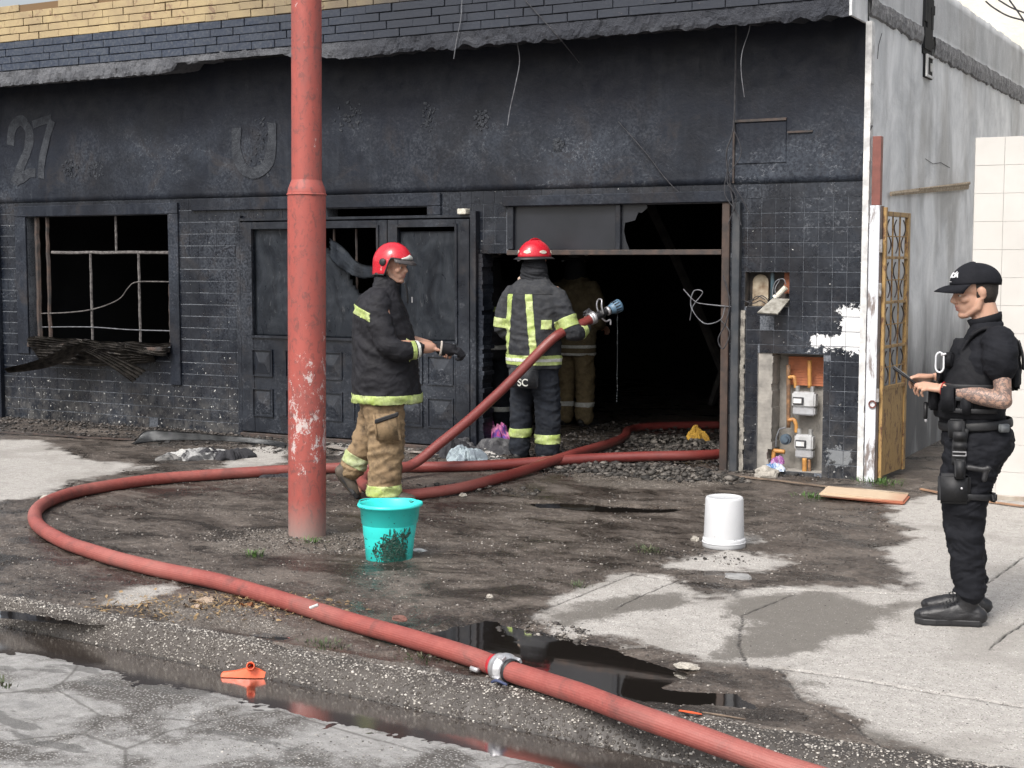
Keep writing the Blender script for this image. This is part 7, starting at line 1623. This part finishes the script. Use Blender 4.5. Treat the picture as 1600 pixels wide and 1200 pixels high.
pouch(.175, .222, .02, .10, 1.00, 1.12); pouch(.175, .222, -.09, -.01, 1.00, 1.12); pouch(.10, .17, .145, .185, 1.00, 1.12, rz=-.35); pouch(.03, .085, .17, .20, .99, 1.08); pouch(.165, .19, .02, .11, 1.13, 1.19); pouch(.115, .16, .06, .12, 1.20, 1.27, rz=-.2)
for k in range(3):
    b = BM(); limb(b, [(.205 - .0*k, -.06, 1.01 + .055*k), (.150, .150, 1.01 + .055*k), (.04, .193, 1.01 + .055*k), (-.08, .170, 1.01 + .055*k)], [(.011, .004)]*4, ref=(0, 0, 1)); obj("webbing_strap", b, web, pol, True)
for s in (1, -1):
    b = BM(); limb(b, [(.10, s*.11, 1.24), (.06, s*.145, 1.19), (.0, s*.165, 1.13), (-.10, s*.15, 1.10)], [(.013, .005)]*4, ref=(0, 0, 1)); obj("side_strap", b, web, pol, True)
pouch(-.178, -.15, -.10, .10, 1.10, 1.31, name="back_plate")
# carabiner and radio lead
b = BM(); cc_ = V((.178, .115, 1.225)); P = [cc_ + V((.018*math.cos(a), -.10*.018*math.cos(a), .026*math.sin(a) + (.020 if math.sin(a) > .01 else -.020))) for a in [2*PI*k/20 + .01 for k in range(20)]]; P.append(P[0]); tube(b, P, .0045, 8, False); obj("carabiner", b, simple('white_carabiner', (.78, .80, .82), (.6, .62, .65), 30, .3, .2), pol, True)
b = BM(); tube(b, smooth_path([(.150, .12, 1.265), (.165, .118, 1.262), (.172, .115, 1.258)], 4), .006, 8); obj("snap_hook", b, alu, pol, True)
pouch(.225, .245, .045, .07, .955, 1.035, blk, name="key_strap", bv=.003); 
b = BM(); ball(b, (.232, .058, .95), (.008, .008, .012), 2); obj("keys", b, alu, pol, True)
b = BM(); tube(b, smooth_path([(-.165, .10, 1.33), (-.185, .10, 1.26), (-.19, .09, 1.20)], 5), .014, 8, flat=(.5, 1.6)); obj("back_strap", b, web, pol, True)
# trousers
b = BM(); limb(b, [(.012, .0, .93), (.005, 0, .90), (-.005, 0, .84), (.0, 0, .78)], [(.150, .160), (.155, .168), (.165, .175), (.140, .165)])
limb(b, [(-.055, .06, .84), (-.05, -.06, .84)], [(.105, .105), (.105, .105)])
for s in (1, -1):
    dx = 0 if s > 0 else -.015; limb(b, [(.012 + dx, s*.085, .84), (.045 + dx, s*.095, .66), (.05 + dx, s*.10, .46), (.030 + dx, s*.105, .28), (.018 + dx, s*.107, .19), (.015 + dx, s*.107, .155)], [(.140, .100), (.118, .090), (.090, .078), (.078, .070), (.074, .066), (.078, .068)])
tb_ = fuse(b, .007, 4); wrinkle(tb_, folds(.0075, 17, 6)); obj("trousers", tb_, blackf, pol, True)
b = BM(); 
Pb = [(.008 + .162*math.cos(a), .168*math.sin(a), .935 - .012*math.cos(a)) for a in [2*PI*k/40 for k in range(41)]]; tube(b, Pb, .021, 8, False, flat=(1, .3), ref=(0, 0, 1)); obj("belt", b, web, pol, True)
pouch(-.135, -.085, .125, .15, .912, .950, simple('grey_reflective_patch', (.22, .24, .25), (.14, .15, .16), 30, .5, space='object'), rz=.5, name="belt_patch", bv=.004)
pouch(.06, .135, .150, .185, .88, .97, web, rz=-.25, name="belt_pouch")
b = BM(); limb(b, [(.075, .175, .93), (.085, .185, .85), (.085, .185, .76)], [(.032, .005)]*3, ref=(1, 0, 0)); obj("drop_strap", b, web, pol, True); pouch(.050, .112, .188, .200, .835, .865, web, name="buckle", bv=.003); pouch(.052, .115, .190, .203, .875, .915, web, name="buckle", bv=.004)
b = BM(); P = [(.055, .2, .805), (.113, .2, .805), (.113, .2, .822), (.055, .2, .822), (.055, .2, .805)]; tube(b, P, .003, 6); obj("strap_ring", b, alu, pol)
# thigh holster with pistol
pouch(.03, .175, .165, .205, .58, .72, web, name="holster", bv=.014); pouch(.055, .105, .200, .225, .70, .79, web, name="holster_hood", bv=.008)
b = BM(); limb(b, [(.045, .215, .755), (-.02, .220, .748), (-.045, .222, .755)], [(.014, .012), (.013, .011), (.016, .012)], ref=(0, 0, 1)); limb(b, [(-.035, .220, .75), (-.025, .222, .70)], [(.012, .010), (.014, .011)]); obj("pistol_grip", fuse(b, .004, 2), blk, pol, True)
b = BM(); P = smooth_path([(.165, .10, .62), (.15, .16, .62), (.05, .192, .615), (-.04, .165, .61), (-.072, .10, .605), (-.06, .03, .605)], 5); tube(b, P, .015, 8, flat=(1, .2), ref=(0, 0, 1)); obj("thigh_strap", b, web, pol, True)
pouch(-.085, -.06, .10, .145, .585, .63, web, rz=.5, name="thigh_buckle", bv=.008); b = BM(); ball(b, (.07, .207, .655), (.006, .003, .006), 2); obj("snap_stud", b, alu, pol, True)
# boots
btm = simple('black_leather', (.010, .010, .012), (.02, .02, .022), 25, .42, space='object', bump=.5)
for s, h, t__ in (('L', (-.028, .105, 0), (.262, .125, 0)), ('R', (-.060, -.105, 0), (.225, -.118, 0))):
    J2 = dict(J); J2['an'+s] = (.012 if s == 'L' else -.015, .106 if s == 'L' else -.106, .09); bt_ = fuse(boot(J2, s, toe=t__, heel=h, up=.15), .006, 2); wrinkle(bt_, folds(.003, 22, 3)); bo = obj("boot", bt_, btm, pol, True); obj("boot_sole", sole(h, t__, .024), blk, pol)
    hv, tv = V(h), V(t__)
    for k in range(6):
        c_ = hv.lerp(tv, .60 - .05*k) + V((0, 0, .088 + .009*k)); b = BM(); tube(b, smooth_path([c_ + V((0, -.030, -.018)), c_ + V((.004, 0, .0)), c_ + V((0, .030, -.018))], 4), .003, 6); obj("lace", b, web, bo)
# cap
Mc_ = Mh @ Matrix.Translation((-.008, 0, .045)) @ Matrix.Rotation(math.radians(-3), 4, 'Y'); cap = thing("cap", None, None); cap.parent = pol
b, rim = dome((.112, .092, .092), .0, -.002, -.022, th=.003); 
for v in b.verts:
    if v.co.x > 0: v.co.x += .006; v.co.z += .010*max(0, v.co.z/.09)*max(0, 1 - v.co.x/.1)
xf(b, Mc_); wrinkle(b, folds(.0015, 10, 3)); obj("cap_crown", b, blackf, cap, True)
b = BM(); g = []
for k in range(21):
    a = math.radians(-68 + 136*k/20); ca, sa = math.cos(a), math.sin(a); g.append([b.verts.new((.114*ca + u*.078*max(0, ca)**.7, .092*sa*(1 - .10*u), -.002 - .020*u*u - .022*abs(sa)**2*u)) for u in (0, .33, .66, 1)])
for k in range(20):
    for j in range(3): b.faces.new([g[k][j], g[k+1][j], g[k+1][j+1], g[k][j+1]])
b.normal_update(); bmesh.ops.solidify(b, geom=b.faces[:], thickness=.004); obj("cap_brim", xf(b, Mc_), blackf, cap, True)
b = BM(); ball(b, Mc_ @ V((-.002, 0, .094)), (.007, .007, .004), 2); obj("cap_button", b, blackf, cap, True)
for s, (txt, sz, z0) in enumerate([("POLICÍA", .030, .036), ("-------", .016, .014)]):
    cu = bpy.data.curves.new("t", 'FONT'); cu.body = txt; cu.size = sz; cu.extrude = .0012; cu.offset = .0009 if s == 0 else .0003; cu.align_x = 'CENTER'; to = bpy.data.objects.new("t", cu); COL.objects.link(to); me = bpy.data.meshes.new_from_object(to.evaluated_get(bpy.context.evaluated_depsgraph_get())); bpy.data.objects.remove(to)
    b = BM(); b.from_mesh(me); bmesh.ops.triangulate(b, faces=b.faces[:]); bmesh.ops.subdivide_edges(b, edges=[e for e in b.edges if e.calc_length() > .008], cuts=2)
    for v in b.verts:
        a = v.co.x/.098; z = v.co.y + z0; rr_ = math.sqrt(max(.05, 1 - (z/.094)**2))*1.0 + .028 + .010*(z/.03); v.co = V(((.116*rr_ + v.co.z)*math.cos(a), (.0945*rr_ + v.co.z)*math.sin(a), z))
    obj("cap_lettering", xf(b, Mc_), simple('white_embroidery', (.75, .76, .78), (.65, .66, .68), 60, .7, space='object'), cap)
# short hair under the cap
b = BM(); loft(b, [(-.030, 0, -.055, .055, .056), (-.026, 0, -.02, .076, .0745), (-.016, 0, .03, .096, .0795), (-.016, 0, .05, .092, .079)], 32)
for v in b.verts:
    if v.co.x > .012: v.co.x = .012 + (v.co.x-.012)*.1
obj("hair", xf(b, Mh), hair_m, pol, True)
b = BM(); c_ = V(J['wrL']); ad = (V(J['wrL']) - V(J['elL'])).normalized(); Mw = Matrix.Translation(c_ - ad*.005) @ ad.to_track_quat('Z', 'Y').to_matrix().to_4x4(); tube(b, [Mw @ V((.031*math.cos(a), .031*math.sin(a), 0)) for a in [2*PI*k/24 for k in range(25)]], .0025, 6, False); obj("red_bracelet", b, simple('red_thread', (.45, .03, .03), (.35, .02, .02), 40, .7), pol, True)
Rp = Matrix.Translation(V((op.x, op.y, 0))) @ Matrix.Rotation(YAW + PI - PT, 4, 'Z')
ph = thing("mobile_phone", "black mobile phone held in both hands by the police officer", "phone"); ph.matrix_world = Rp @ Matrix.Translation((.325, .018, 1.150)) @ Matrix.Rotation(math.radians(-36), 4, 'Y')
b = BM(); box(b, -.078, .078, -.037, .037, -.0065, .0045); bevel(b, .004, 2); obj("phone_case", b, blk, ph, True); b = BM(); box(b, -.072, .072, -.033, .033, .0046, .0056); obj("screen", b, simple('dark_glass', (.02, .022, .026), (.018, .02, .022), 9, .08, bump=0), ph)
b = BM(); box(b, .045, .07, .01, .03, -.009, -.0066); bevel(b, .002); obj("camera_bump", b, blk, ph)
